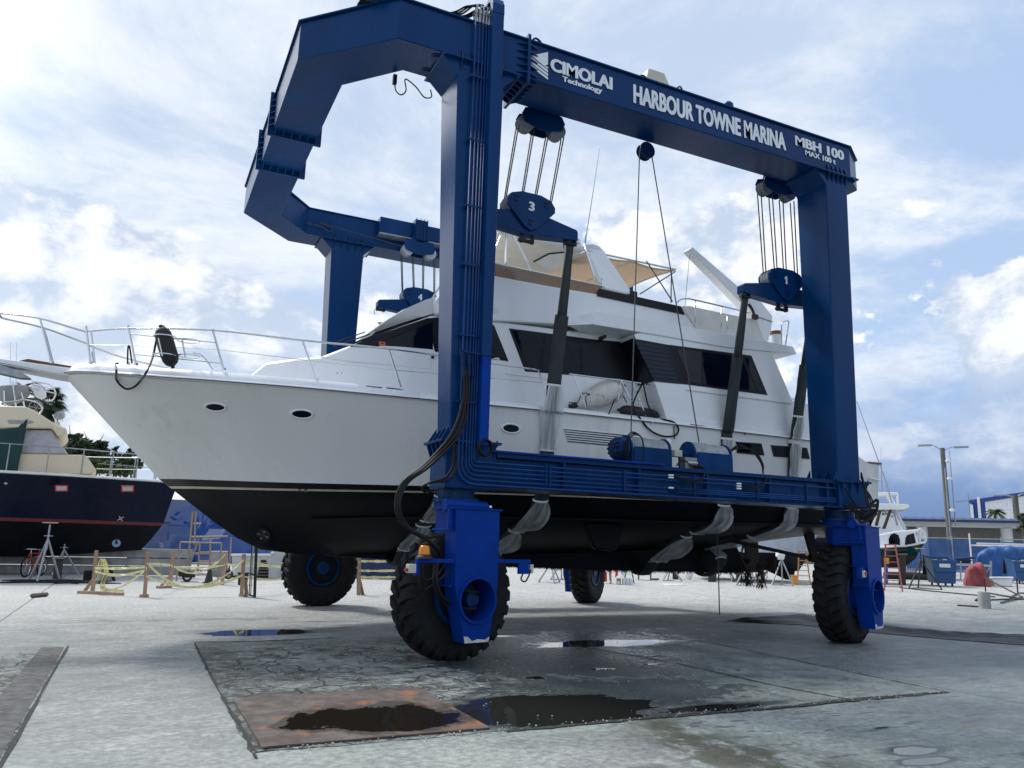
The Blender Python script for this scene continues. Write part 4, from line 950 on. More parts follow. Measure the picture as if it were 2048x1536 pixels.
B2 = block(11.0, 17.9, 7.4, 6.6, '2', T2, 'blue lifting block hidden beyond the yacht at the far rear column', 1.1)

# ------------------------------------------------------------------ motor yacht
from mathutils.bvhtree import BVHTree
YC = 14.43; XS = 14.45
yacht = thing('motor_yacht', 'large white motor yacht with black bottom hanging in the slings of the blue hoist', 'yacht', (6.6, YC, 1.0))
def ip(x, tab):
    if x <= tab[0][0]: return tab[0][1]
    for (a, p), (c, q) in zip(tab, tab[1:]):
        if x <= c: t = (x-a)/(c-a); return p+(q-p)*t
    return tab[-1][1]
def ips(x, tab):
    """smooth (monotone-ish) interpolation"""
    if x <= tab[0][0]: return tab[0][1]
    if x >= tab[-1][0]: return tab[-1][1]
    for i in range(len(tab)-1):
        if x <= tab[i+1][0]:
            a, p = tab[i]; c, q = tab[i+1]; h = c-a; t = (x-a)/h
            def sl(k):
                if k == 0 or k == len(tab)-1:
                    j = min(k, len(tab)-2); return (tab[j+1][1]-tab[j][1])/(tab[j+1][0]-tab[j][0])
                return .5*((tab[k+1][1]-tab[k][1])/(tab[k+1][0]-tab[k][0])+(tab[k][1]-tab[k-1][1])/(tab[k][0]-tab[k-1][0]))
            m0, m1 = sl(i)*h, sl(i+1)*h
            return (2*t**3-3*t*t+1)*p+(t**3-2*t*t+t)*m0+(-2*t**3+3*t*t)*q+(t**3-t*t)*m1
bA = [(-1.31, 0), (-1.22, .33), (-.9, .88), (-.35, 1.43), (.3, 1.83), (.88, 2.13), (2.07, 2.53), (3.58, 2.77), (6.25, 2.84), (10, 2.84), (12.6, 2.81), (14.45, 2.72)]
zA = [(-1.31, 4.065), (-.35, 3.93), (.88, 3.845), (2.07, 3.805), (3.58, 3.78), (6.25, 3.80), (10, 3.79), (13.3, 3.74), (13.6, 3.72), (13.75, 3.45), (14.45, 3.42)]
bD = [(.31, 0), (.6, .38), (1, .72), (2.2, 1.55), (3.6, 2.18), (5.5, 2.58), (8, 2.74), (14.45, 2.62)]
zD = [(.31, 2.45), (2.2, 2.41), (5.5, 2.445), (8, 2.48), (12, 2.53), (14.45, 2.58)]
bG = [(1.25, 0), (2.2, .55), (3.6, 1.3), (5.5, 2.02), (8, 2.38), (14.45, 2.4)]
zG = [(1.25, 1.77), (3.6, 1.9), (5.5, 1.98), (9, 2.02), (14.45, 2.1)]
bH = [(2.06, 0), (2.3, .12), (3.6, .14), (14.45, .14)]
zH = [(2.06, 1.32), (2.9, 1.24), (3.6, 1.26), (9, 1.40), (12.5, 1.62), (14.45, 1.85)]
NT = 60
def rowpt(bt, zt, t):
    x = bt[0][0]+(XS-bt[0][0])*t**1.5
    b = ip(x, bt) if x < bt[1][0] else ips(x, bt)
    return Vector((x, max(b, 0), ip(x, zt) if zt is zA and x > 13.2 else ips(x, zt)))
def hull_rows():
    rows = []; T = [i/NT for i in range(NT+1)]
    A = [rowpt(bA, zA, t) for t in T]; D = [rowpt(bD, zD, t) for t in T]; G = [rowpt(bG, zG, t) for t in T]; H = [rowpt(bH, zH, t) for t in T]
    rows.append(A)
    for f in (.12, .28, .45, .62, .78, .9):
        r = []
        for a, d in zip(A, D):
            p = a.lerp(d, f); k = (1-f)**1.75 if a.x < 6 else (1-f); w_ = max(0, min(1, (6.5-a.x)/5))
            bb = d.y+(a.y-d.y)*((1-f)**1.7*w_+(1-f)*(1-w_)); p.y = bb; r.append(p)
        rows.append(r)
    rows.append(D)
    def blend(f, bow=0.):
        r = []
        for d, g_ in zip(D, G):
            p = d.lerp(g_, f); p.y = d.y+(g_.y-d.y)*(f**1.5); r.append(p)
        return r
    rows.append(blend(.17)); rows.append(blend(.225)); rows.append(blend(.55)); rows.append(G)
    r = []
    for g_, h in zip(G, H): p = g_.lerp(h, .5); p.z -= .04; r.append(p)
    rows.append(r); rows.append(H)
    return rows
ROWS = hull_rows()
def hull_mesh(r0, r1):
    q = MB()
    for s in (-1, 1): q.loft([[Vector((p.x, YC+s*p.y, p.z)) for p in r] for r in ROWS[r0:r1+1]], False, False)
    n = len(ROWS[0])-1
    ringn = [Vector((r[n].x, YC-r[n].y, r[n].z)) for r in ROWS[r0:r1+1]]; ringf = [Vector((r[n].x, YC+r[n].y, r[n].z)) for r in ROWS[r0:r1+1]]
    q.loft([ringn, ringf], False, False)
    q.weld = True
    return q
top = hull_mesh(0, 7); hull = top.build('hull_topsides', GELD, yacht, smooth=True, autos=True)
hull_mesh(7, 8).build('boot_stripe', FRAME, yacht, smooth=True)
hull_mesh(8, 9).build('cove_line', CREAMLINE, yacht, smooth=True)
bt = hull_mesh(9, 13); n = NT
bt.loft([[Vector((p.x, YC-p.y, p.z)) for p in ROWS[13]], [Vector((p.x, YC+p.y, p.z)) for p in ROWS[13]]], False, False)
bt.build('hull_bottom', BOTTOM, yacht, smooth=True, autos=True)
allh = MB()
for q in (hull_mesh(0, 13),): allh.v = q.v; allh.f = q.f
BV = BVHTree.FromPolygons(allh.v, allh.f)
def HH(px, py):
    d = ray(px, py).normalized(); loc, nr, i, t = BV.ray_cast(CAM, d); 
    if loc is None: return AY(px, py, 11.6), Vector((0, -1, 0))
    if nr.y > 0: nr = -nr
    return loc, nr
def hull_section(x):
    """half section (y offset, z) at station x from sheer to keel"""
    out = []
    for r in ROWS:
        for a, c in zip(r, r[1:]):
            if a.x <= x <= c.x: t = (x-a.x)/(c.x-a.x); q = a.lerp(c, t); out.append((q.y, q.z)); break
    return out
k = MB()
for s in (-1, 1): k.tube(along(ROWS[11], .0, 0, 2.6, 14.3, s) if False else [Vector((p.x, YC+s*(p.y+.01), p.z-.01)) for p in ROWS[11] if p.x > 2.6], .035, 6)
k.build('chine_light_catcher', BOTTOM, yacht)  # strip added along the chine to catch light off the ground
k = MB(); k.prism([(2.3, YC-.13, 1.30), (3.4, YC-.13, 1.22), (6, YC-.13, 1.1), (9, YC-.13, 1.03), (12.9, YC-.13, 1.0), (13.05, YC-.13, 1.06), (12.7, YC-.13, 1.62), (9, YC-.13, 1.45), (3.6, YC-.13, 1.3)], (0, .26, 0)); k.build('keel', BOTTOM, yacht, bevel=.03)
# shaggy weed along the keel
GROW = mat('brown_marine_growth', (.055, .034, .02), .95, var=.6, vscale=30)
k = MB(); rnd = random.Random(11)
for i in range(2600):
    x = rnd.uniform(4.5, 12.95); z = ip(x, [(3.4, 1.22), (6, 1.1), (9, 1.03), (12.9, 1.0)])+.005; y = YC+rnd.uniform(-.14, .14); L_ = rnd.uniform(.015, .06)*(1.3 if x > 8 else .8)
    dx, dy = rnd.uniform(-.02, .02), rnd.uniform(-.02, .02)
    k.add([(x-.006, y, z), (x+.006, y, z), (x+dx, y+dy, z-L_)], [(0, 1, 2)])
for cx, zt, zb in ((12.75, 1.12, .72), (13.15, 1.2, .66), (13.5, 1.35, 1.05)):
    for i in range(260):
        t = rnd.random(); x = cx+rnd.gauss(0, .05+.03*t); y = YC-.4+rnd.gauss(0, .05); z = zt+(zb-zt)*t
        k.add([(x-.012, y, z+.05), (x+.012, y, z+.04), (x+rnd.uniform(-.05, .05), y+rnd.uniform(-.04, .04), z-.05)], [(0, 1, 2)])
tag(k.build('marine_growth', GROW, yacht), None, None, None, 'stuff')
# stabiliser fin, shafts, struts, rudder and propeller
k = MB()
f0 = [AY(x, y, 12.35) for x, y in ((1173, 1043), (1249, 1050), (1236, 1098), (1228, 1103), (1192, 1098), (1186, 1090))]
k.prism(f0, (0, .16, 0)); k.build('stabiliser_fin', BOTTOM, yacht, bevel=.03)
k = MB()
for s in (-1, 1):
    yy = YC+s*1.35
    k.cyl((11.2, yy, 1.75), (14.15, yy, 1.32), .04, n=10)
    k.prism([(13.55, yy-.03, 2.0), (13.85, yy-.03, 2.0), (13.95, yy-.03, 1.3), (13.78, yy-.03, 1.3)], (0, .06, 0))
    k.cyl((13.7, yy, 1.385), (14.2, yy, 1.31), .075, n=12)
    k.prism([(14.25, yy-.03, 1.95), (14.7, yy-.03, 1.95), (14.75, yy-.03, .95), (14.35, yy-.03, .95)], (0, .06, 0))
    for b_ in range(4):
        a = b_*1.5708+.4; k.prism([(14.12, yy+.05*math.cos(a), 1.32+.05*math.sin(a)), (14.16, yy+.33*math.cos(a-.28), 1.32+.33*math.sin(a-.28)), (14.1, yy+.37*math.cos(a), 1.32+.37*math.sin(a)), (14.04, yy+.33*math.cos(a+.3), 1.32+.33*math.sin(a+.3))], (.03, 0, 0))
k.build('running_gear', mat('fouled_running_gear', (.010, .008, .007), .9, var=.5, vscale=12, bump=.6, bscale=30), yacht)
# bow thruster tunnel
c, nr = HH(526, 1070)
def disc(mb, c, nr, r, th=.02, n=28, up=Vector((0, 0, 1)), rx=None):
    e1 = nr.cross(up).normalized(); e2 = e1.cross(nr).normalized(); rx = rx or r
    P = [c+e1*(rx*math.cos(6.28318*i/n))+e2*(r*math.sin(6.28318*i/n)) for i in range(n)]
    mb.prism(P, nr*th)
def ringm(mb, c, nr, ra, rb, rxa, rxb, h, n=36):
    e1 = nr.cross(Vector((0, 0, 1))).normalized(); e2 = e1.cross(nr).normalized(); rg = []
    for (r, rx, hh) in ((rb, rxb, -.01), (rb, rxb, h*.5), ((ra+rb)/2, (rxa+rxb)/2, h), (ra, rxa, h*.5), (ra, rxa, -.01)):
        rg.append([c+nr*hh+e1*(rx*math.cos(6.28318*i/n))+e2*(r*math.sin(6.28318*i/n)) for i in range(n+1)])
    mb.loft(rg, False, False)
k = MB(); ringm(k, c, nr, .12, .155, .12, .155, .02); k.build('thruster_tunnel', BOTTOM, yacht, smooth=True)
k = MB(); disc(k, c-nr*.005, nr, .12, .008); tb = k.build('thruster_mouth', BLACK, yacht)
k = MB()
for a in (.3, 1.9, 3.5, 5.1):
    e1 = nr.cross(Vector((0, 0, 1))).normalized(); e2 = e1.cross(nr).normalized(); q = c+nr*.008
    k.prism([q, q+e1*.05*math.cos(a)+e2*.05*math.sin(a), q+e1*.09*math.cos(a+.3)+e2*.09*math.sin(a+.3), q+e1*.1*math.cos(a-.05)+e2*.1*math.sin(a-.05)], nr*.006)
k.build('thruster_blade', GALV, tb)
# portholes
for px, py in ((431, 814), (604, 828), (1022, 857)):
    c, nr = HH(px, py); k = MB(); ringm(k, c, nr, .062, .088, .145, .185, .022); ph = k.build('porthole', GEL, yacht, smooth=True)
    k = MB(); disc(k, c-nr*.0, nr, .064, .006, rx=.15); k.build('porthole_glass', GLASS, ph)
# louvred vent, exhaust cowl, hull windows
def on_hull(pts, lift_=.004, th=.01):
    P = [HH(*q) for q in pts]; nn = P[0][1]; return [p+n_*lift_ for p, n_ in P], nn*th
k = MB(); P, v = on_hull([(1125, 855), (1262, 868), (1262, 896), (1135, 884)], .002, .006); k.prism(P, v); vt = k.build('side_vent', GEL, yacht)
k = MB()
for i in range(6):
    f = (i+.6)/6.2; a = (1126+9*f, 855+29*f); e = (1260, 868+28*f)
    P, v = on_hull([a, e, (e[0], e[1]+2.2), (a[0]+.5, a[1]+2.2)], .009, .004); k.prism(P, v)
k.build('vent_slot', mat('vent_shadow_gap', (.05, .055, .06), .7), vt)
c, nr = HH(1335, 886); k = MB(); k.ellipsoid(c, .09, .07, .13, 14, 8); k.build('exhaust_cowl', GEL, yacht, smooth=True)
for pts, gl in (([(1468, 883), (1522, 887), (1528, 911), (1474, 906)], 0), ([(1541, 890), (1613, 895.5), (1619, 918), (1547, 913)], 0)):
    k = MB(); P, v = on_hull(pts, .002, .014); k.prism(P, v); fr = k.build('hull_window', FRAME, yacht)
    cx = sum(p[0] for p in pts)/4; cy = sum(p[1] for p in pts)/4
    k = MB(); P, v = on_hull([(cx+(x-cx)*.88, cy+(y-cy)*.74) for x, y in pts], .018, .003); k.prism(P, v); k.build('window_glass', GLASS, fr)
for px, py in ((1302, 845), (1487, 868), (600, 976), (612, 978)):
    c, nr = HH(px, py); k = MB(); k.cyl(c, c+nr*.05, .02, n=8); k.build('through_hull_fitting', STEEL, yacht)
# rub rail, bulwark cap and deck
def along(row, off, dz, x0=-9, x1=99, s=-1):
    out = []
    for i, p in enumerate(row):
        if x0 <= p.x <= x1:
            t = (row[min(i+1, len(row)-1)]-row[max(i-1, 0)]); nrm = Vector((-t.y, t.x, 0)); nrm = nrm.normalized() if nrm.length > 1e-6 else Vector((-1, 0, 0))
            q = p+nrm*off; out.append(Vector((q.x, YC+s*max(q.y, 0), q.z+dz)))
    return out
A = ROWS[0]
k = MB()
for s in (-1, 1): k.tube(along(A, .012, -.005, x1=13.55, s=s), .024, 8); k.tube(along(A, .005, -.34, x0=13.7, s=s), .016, 6)
k.build('rub_rail', GEL, yacht, smooth=True)
k = MB()
for s in (-1, 1): k.tube(along(A, .033, -.012, x1=13.55, s=s), .0095, 6)
k.build('rub_rail_insert', mat('dark_rub_strip', (.05, .05, .055), .35, metal=.3), yacht)
def bulwark(x0, x1, h, name):
    k = MB()
    for s in (-1, 1):
        rings = [along(A, o, z, x0, x1, s) for o, z in ((0, .0), (-.005, .03), (-.09, h*.9), (-.12, h), (-.2, h), (-.24, h*.85), (-.25, -.03))]
        k.loft([list(r) for r in zip(*rings)], True, True)
    return k.build(name, GEL, yacht, smooth=True, autos=True)
bulwark(-1.4, 3.05, .155, 'bulwark_cap'); bulwark(3.75, 9.4, .10, 'bulwark_cap'); bulwark(9.42, 13.5, .075, 'bulwark_cap')
k = MB(); k.loft([[Vector((p.x, YC-p.y*.985, p.z-.04)) for p in A], [Vector((p.x, YC+p.y*.985, p.z-.04)) for p in A]], False, False); k.build('deck', GEL, yacht)
k = MB()
for xx in (3.2, 3.52):
    q = Vector((xx, YC-ips(xx, bA)+.1, 3.83)); k.cyl(q, q+Vector((0, 0, .07)), .014, n=8); k.tube([q+Vector((-.13, 0, .085)), q+Vector((.13, 0, .085))], [.012, .012], 8)
k.build('cleat', STEEL, yacht)
# bow pulpit with anchor
k = MB()
prof = [(-2.6, 4.20, 4.12), (-2.0, 4.17, 4.07), (-1.3, 4.135, 4.0), (-.7, 4.12, 3.97), (-.3, 4.11, 3.98)]
k.loft([[(x, YC-w_, zb), (x, YC-w_, zt), (x, YC+w_, zt), (x, YC+w_, zb)] for (x, zt, zb), w_ in zip(prof, (.22, .27, .31, .34, .36))])
pul = k.build('bow_pulpit', GEL, yacht, bevel=.02)
k = MB()
for s in (-1, 1): k.tube([(x, YC+s*w_, zb+.03) for (x, zt, zb), w_ in zip(prof[:3], (.225, .275, .315))], .014, 6)
k.build('pulpit_trim', STEEL, pul)
k = MB(); k.prism([(-1.98, YC-.2, 4.15), (-1.8, YC-.2, 4.225), (-.95, YC-.2, 4.165), (-.8, YC-.2, 4.10)], (0, .4, 0)); k.build('teak_step', TEAK, pul)
k = MB(); YA = YC-.14
pl = [AY(x, y, YA) for x, y in ((-30, 722), (14, 735), (40, 744), (63, 758), (40, 757), (10, 750), (-30, 741))]
k.prism([p+Vector((0, -.09, 0)) for p in pl], (0, .02, 0)); k.prism([p+Vector((0, .10, 0)) for p in pl], (0, .02, 0))
k.loft([[AY(-20, 728, YA-.09), AY(-20, 738, YA+.02), AY(-20, 728, YA+.12)], [AY(63, 757, YA-.09), AY(62, 758, YA+.02), AY(63, 757, YA+.12)]], False, False)
k.prism([AY(x, y, YA) for x, y in ((18, 724), (30, 727), (28, 742), (18, 738))], (0, .08, 0)); k.tube([AY(22, 727, YA), AY(60, 733, YA), AY(120, 748, YA)], .025, 8); k.cyl(AY(36, 731, YA-.08), AY(36, 731, YA+.12), .05, n=14)
k.build('anchor', GALV, yacht)
# rails
def rail_y(x): return YC-max(ips(max(x, -1.2), bA)-.16, .33)
def rp(px, py, y): return AY(px, py, y)
near = [AY(5, 627, 14.25), AY(80, 637, 14.1), AY(163, 652, 13.62), AY(175, 652, 13.48), AY(258, 650, 12.95), AY(425, 658, 12.42), AY(605, 680, 12.03), AY(780, 699, 11.87), AY(985, 728, 11.8), AY(1078, 741, 11.78)]
near = [Vector((p.x, rail_y(p.x) if p.x > -1.1 else p.y, p.z)) for p in near]
def mirror(P): return [Vector((p.x, 2*YC-p.y, p.z)) for p in P]
k = MB(); nose = [Vector((near[0].x-.05, YC-.06, near[0].z)), Vector((near[0].x-.05, YC+.06, near[0].z))]
k.tube(curve(list(reversed(near))+nose+mirror(near), 5), .0165, 7); k.build('bow_rail', STEEL, yacht, smooth=True)
k = MB(); posts = []
for (tx, ty), (bx, by), yb in (((80, 637), (103, 727), 14.12), ((172, 652), (181, 728), 13.45), ((256, 650), (272, 731), 12.96), ((425, 658), (448, 741), 12.4), ((605, 680), (633, 762), 12.02), ((778, 700), (804, 781), 11.86), ((1077, 741), (1093, 790), 11.78)):
    tp = AY(tx, ty, yb); bp = AY(bx, by, yb); posts.append((tp, bp))
    for pp in ((tp, bp), mirror((tp, bp))): k.tube(pp, .014, 6); k.cyl(pp[1], pp[1]+Vector((0, 0, .04)), .03, n=8)
tp, bp = posts[1]; k.tube([tp+Vector((.06, .25, -.01)), bp+Vector((.06, .2, 0))], .012, 6)
for f, a, e in ((.28, 2, 3), (.78, 2, 3)): k.tube([posts[a][0].lerp(posts[a][1], f-.06), posts[e][0].lerp(posts[e][1], f+.05)], .009, 5)
k.build('stanchion', STEEL, yacht)
k = MB()
for s in (0, 1):
    L_ = [tp.lerp(bp, .5) for tp, bp in posts[1:]]; L_ = mirror(L_) if s else L_
    for a, c in zip(L_, L_[1:]): k.tube([a, c], .004, 5)
k.build('lifeline', STEEL, yacht)
k = MB()
q = [AY(x, y, 11.78) for x, y in ((1138, 748), (1240, 761), (1312, 771))]; k.tube(q, .014, 7); k.tube(mirror(q), .014, 7)
for (a, c) in (((1147, 750), (1172, 815)), ((1242, 761), (1236, 800)), ((1242, 761), (1262, 800)), ((1266, 766), (1291, 831))): k.tube([AY(*a, 11.78), AY(*c, 11.78)], .012, 6)
k.tube([AY(1160, 785, 11.78), AY(1240, 795, 11.78), AY(1321, 808, 11.72)], .004, 5)
k.build('side_rail', STEEL, yacht)
# fender rack on the bow
k = MB(); yr = 12.55
for px, py, rx in ((330, 674, 20), (331, 711, 24)):
    c = AY(px, py, yr); k.tube([c+Vector((.16*math.cos(a), .16*math.sin(a), 0)) for a in [i*.35 for i in range(18)]], .011, 6, True)
for px, py in ((377, 682), (379, 713)):
    c = AY(px, py, yr); k.tube([c+Vector((.16*math.cos(a), .16*math.sin(a), 0)) for a in [i*.35 for i in range(18)]], .011, 6, True)
for a, c in (((317, 676), (325, 712)), ((364, 677), (371, 715))): k.tube([AY(*a, yr-.16), AY(*c, yr-.16)], .011, 6)
k.tube(curve([AY(385, 705, yr), AY(402, 710, yr), AY(415, 724, yr), AY(425, 740, yr)], 6), .013, 6)
k.build('fender_rack', STEEL, yacht)

# deckhouse
SIDE = [(480, 13.25), (497, 13.2), (533, 13.08), (645, 12.72), (700, 12.55), (862, 12.24), (985, 12.15), (2000, 12.15)]
def ys(px): return ip(px, SIDE)
def SP(px, py, off=0.): return AY(px, py, ys(px)-off)
k = MB(); rings = []
for px, py in ((490, 757), (500, 748), (533, 722.5), (592, 714.5), (645, 710), (690, 692.5), (760, 665.5), (862, 629), (1000, 641), (1200, 667), (1300, 681)):
    T = SP(px, py); y0 = T.y; zt = T.z; ch = min(.10, max(.02, (zt-3.75)*.3)); x = T.x
    rings.append([(x, y0, 3.72), (x, y0, zt-ch*.6), (x+.01, y0+.03, zt-ch*.2), (x+.02, y0+ch, zt), (x+.02, YC, zt+.05), (x+.02, 2*YC-y0-ch, zt), (x+.01, 2*YC-y0-.03, zt-ch*.2), (x, 2*YC-y0, zt-ch*.6), (x, 2*YC-y0, 3.72)])
k.loft(rings, True, True); house = k.build('deckhouse', GEL, yacht, smooth=True, autos=True)
def prismY(pts, y, m_, name, parent=yacht, bev=.012):
    k = MB(); P = [AY(a, c, y) for a, c in pts]; k.prism(P, (0, 2*(YC-y), 0)); return k.build(name, m_, parent, bevel=bev)
def panel(pts, name, m_, lift_=.012, th=.02, side=None, parent=yacht, both=True):
    k = MB(); P = []
    for a, c in pts:
        yy = (ys(a) if side is None else side); P.append(AY(a, c, yy-lift_))
    k.prism(P, (0, th, 0))
    if both: k.prism(mirror(P), (0, -th, 0))
    return k.build(name, m_, parent, bevel=.003)
def shrink(pts, f): 
    cx = sum(p[0] for p in pts)/len(pts); cy = sum(p[1] for p in pts)/len(pts)
    out = []
    for x, y in pts:
        d = math.hypot(x-cx, y-cy); kx = (d-f)/d; out.append((cx+(x-cx)*kx, cy+(y-cy)*kx))
    return out
def window(outer, panes, side=None, name='side_window'):
    w_ = panel(outer, name, FRAME, .010, .03, side)
    for p in panes: panel(p, 'window_glass', GLASS, .014, .006, side, w_)
    return w_
wh = window([(700, 692.5), (745, 673), (855, 636), (876, 634.5), (958, 645), (988, 650), (1017.5, 722.5), (985, 718), (877, 704)],
       [[(748, 690), (800, 668), (866, 643), (866, 699), (800, 693)], [(885, 641), (955, 650), (955, 711), (885, 701)], [(962, 651), (985, 654.5), (1011, 717), (962, 711)]], None, 'pilothouse_window')
k = MB(); k.prism([SP(x, y, .0225) for x, y in ((758, 683), (770.5, 684), (770.5, 691), (758, 690))], (0, .004, 0)); st = k.build('orange_sticker', mat('orange_sticker', (.7, .13, .02), .5), wh)
k = MB(); k.prism([SP(x, y, .0245) for x, y in ((762, 685), (767, 685.4), (767, 688), (762, 687.6))], (0, .003, 0)); k.build('sticker_mark', BLACK, st)
window([(1018, 656.5), (1130, 671), (1199, 680), (1255, 684), (1292, 768), (1240, 758), (1050.5, 742.5)],
       [[(1024, 661), (1075, 667.5), (1108, 746), (1058, 739)], [(1080, 668), (1125, 674), (1160, 751), (1112, 746)], [(1129, 681), (1184, 690), (1216, 754), (1164, 750)]], None, 'saloon_window')
# aft house, full beam, with dark companionway bulkhead and louvres
aft = prismY([(1268, 668), (1291, 663), (1420, 680), (1543, 703), (1585, 801), (1636, 812), (1640, 882), (1500, 866), (1335, 842), (1312, 772)], 11.65, GEL, 'aft_house')
panel([(1372, 776.5), (1583, 805), (1583, 808), (1372, 780)], 'ledge_line', GELD, .02, .03, 11.65)
panel([(1338, 842), (1640, 884), (1640, 874), (1342, 832)], 'lower_ledge', GEL, .03, .04, 11.65)
k = MB(); a, c = AY(1267.5, 677, 11.66), AY(1308, 763, 11.66); v = Vector((-.022, 0, 0)); k.prism([a+v, c+v, c, a], (0, .5, 0)); k.build('companionway_panel', BLACKP, yacht)
lou = panel([(1268, 677), (1340, 690), (1374, 769), (1308, 762.5)], 'louvre_panel', BLACKP, .008, .02, 11.65)
k = MB()
for i in range(9):
    f = (i+.5)/9; a = AY(1270+40*f, 678+84*f, 11.636); c = AY(1330+30*f, 689+78*f, 11.636)
    k.prism([a, c, c+Vector((0, .006, -.05)), a+Vector((0, .006, -.05))], (0, .008, 0))
k.build('louvre_slat', mat('dark_louvre', (.012, .016, .03), .22), lou)
window([(1340, 689.5), (1503, 711), (1535.5, 790), (1374, 769)], [[(1350, 696), (1403, 703), (1403, 768), (1380, 764)], [(1405, 703.5), (1482, 713.5), (1494, 740), (1512, 782), (1405, 768.5)], [(1489, 715), (1499, 716), (1528, 785), (1516, 783)]], 11.65, 'aft_window')
panel([(1353, 697), (1402, 703.5), (1402, 768), (1381, 764.5)], 'window_blind', mat('dim_curtain', (.012, .012, .013), .5), .0185, .003, 11.65, both=False)
# brow, flybridge coaming and side deck slab
k = MB()
def brow_ring(px_t, py_t, px_b, py_b, y):
    t, b_ = AY(px_t, py_t, y), AY(px_b, py_b, y); return t, b_
st = [((745, 662), (752, 664), 12.9), ((775, 640), (800, 647), 12.62), ((812, 617), (842, 634), 12.42), ((850, 600), (880, 622), 12.28), ((880, 590), (930, 628), 12.18)]
rings = []
for tp, bp, y in st:
    t, b_ = AY(*tp, y), AY(*bp, y)
    rings.append([(b_.x, y, b_.z), (t.x, y, t.z), (t.x, y+.25, t.z+.03), (t.x, YC, t.z+.06), (t.x, 2*YC-y-.25, t.z+.03), (t.x, 2*YC-y, t.z), (b_.x, 2*YC-y, b_.z)])
k.loft(rings, True, True); k.build('brow', GEL, yacht, smooth=True, autos=True)
prismY([(872, 600), (880, 588), (930, 568), (985, 551), (1100, 572), (1200, 589), (1368, 626), (1391, 657), (1300, 645), (1184, 642), (1134, 649), (985, 640.5), (880, 624)], 12.1, GEL, 'flybridge_coaming', bev=.02)
k = MB(); P = [AY(a, c, 11.62) for a, c in ((1184, 648.5), (1195, 622), (1378, 654), (1450, 667), (1586, 693), (1594, 708), (1450, 694), (1316, 670))]
k.prism(P, (0, 2*(YC-11.62), 0)); k.build('boat_deck_slab', GEL, yacht, bevel=.012)
k = MB(); h0, h1 = AY(1134, 650.5, 12.11), AY(1150, 633, 12.11)
for s in (0, 1):
    tri = [P[0]+Vector((-.001, .001, .002)), P[1]+Vector((-.001, .001, 0)), h1, h0, Vector((P[0].x, 12.11, P[0].z+.002)), Vector((P[1].x, 12.11, P[1].z))]
    tri = mirror(tri) if s else tri; k.add(tri, [(0, 1, 2, 3), (0, 3, 4), (1, 5, 2), (0, 4, 5, 1)])
k.build('deck_wing', GEL, yacht)
k = MB(); q = AY(1179, 656, 11.9); k.cyl((q.x, 11.9, P[0].z-.006), (q.x, 11.9, P[0].z+.01), .06, n=18); k.build('soffit_light', GELD, yacht)
k = MB(); q = AY(1202, 676, 12.1); k.cyl(q, AY(1210, 673, 11.95), .035, n=10); k.box(q.x-.03, q.x+.03, q.y-.02, q.y+.04, q.z-.06, q.z+.02); k.build('side_camera', BLACK, yacht)
k = MB(); P2 = [AY(x, y, 12.09) for x, y in ((987, 614), (996, 615), (996, 626), (987, 625))]; k.prism(P2, (0, .01, 0)); k.build('side_light', GELD, yacht)
# flybridge windscreen, seats, boat deck
BROWN = mat('bronze_acrylic', (.16, .085, .05), .08, alpha=.62, spec=.6)
panel([(900, 523), (985, 525), (1207, 572), (1195, 591), (985, 551.5), (930, 567)], 'windscreen', BROWN, .0, .012, 12.16)
k = MB()
for s in (0, 1):
    q = [AY(x, y, 12.16) for x, y in ((900, 523), (985, 525), (1207, 572))]; k.tube(mirror(q) if s else q, .012, 6)
k.build('windscreen_trim', STEEL, yacht)
panel([(1200, 577), (1362, 612.5), (1370, 629), (1195, 591.5)], 'black_coaming_band', BLACKP, .03, .06, 12.1)
k = MB(); q = AY(1262, 585, 12.4); k.box(q.x-.05, q.x+.12, 12.35, 12.5, q.z-.12, q.z+.02); k.build('deck_speaker', BLACK, yacht)
lk = prismY([(1366, 612), (1380, 612), (1505, 638), (1535, 690), (1395, 662)], 12.45, mat('cream_white_gelcoat', (.68, .67, .62), .45), 'boat_deck_locker')
k = MB()
for s in (0, 1):
    q = [AY(x, y, 11.85) for x, y in ((1352, 606), (1362, 599), (1376, 597.5), (1395, 601), (1480, 621), (1500, 626))]; k.tube(curve(mirror(q) if s else q, 4), .016, 7)
    for a, c in (((1390, 600), (1390, 656)), ((1443, 613), (1443, 665)), ((1455, 632), (1455, 668))):
        q = [AY(*a, 11.85), AY(*c, 11.85)]; k.tube(mirror(q) if s else q, .015, 6)
    q = [AY(x, y, 11.85) for x, y in ((1563, 689), (1563, 650), (1567, 643), (1575, 641), (1578, 643), (1571, 690))]; k.tube(mirror(q) if s else q, .014, 6)
k.build('boat_deck_rail', STEEL, yacht, smooth=True)
# hard top, arch, canvas and frame
ZH_ = 7.44
k = MB(); k.prism([(5.55, 13.2, ZH_), (5.75, 12.9, ZH_), (7.72, 12.9, ZH_), (7.72, 2*YC-12.9, ZH_), (5.75, 2*YC-12.9, ZH_), (5.55, 2*YC-13.2, ZH_)], (0, 0, .10)); ht = k.build('hard_top', GEL, yacht, bevel=.03)
k = MB(); k.prism([(5.6, 13.2, ZH_-.006), (5.8, 12.95, ZH_-.006), (7.68, 12.95, ZH_-.006), (7.68, 2*YC-12.95, ZH_-.006), (5.8, 2*YC-12.95, ZH_-.006), (5.6, 2*YC-13.2, ZH_-.006)], (0, 0, .005)); k.build('headliner', LINER, ht)
h = [AZ(x, y, ZH_) for x, y in ((1068, 522), (1098, 506), (1128, 503), (1125, 535), (1100, 540))]
k = MB(); k.prism([q+Vector((0, 0, -.012)) for q in h], (0, 0, .005)); k.build('roof_hatch', GELD, ht)
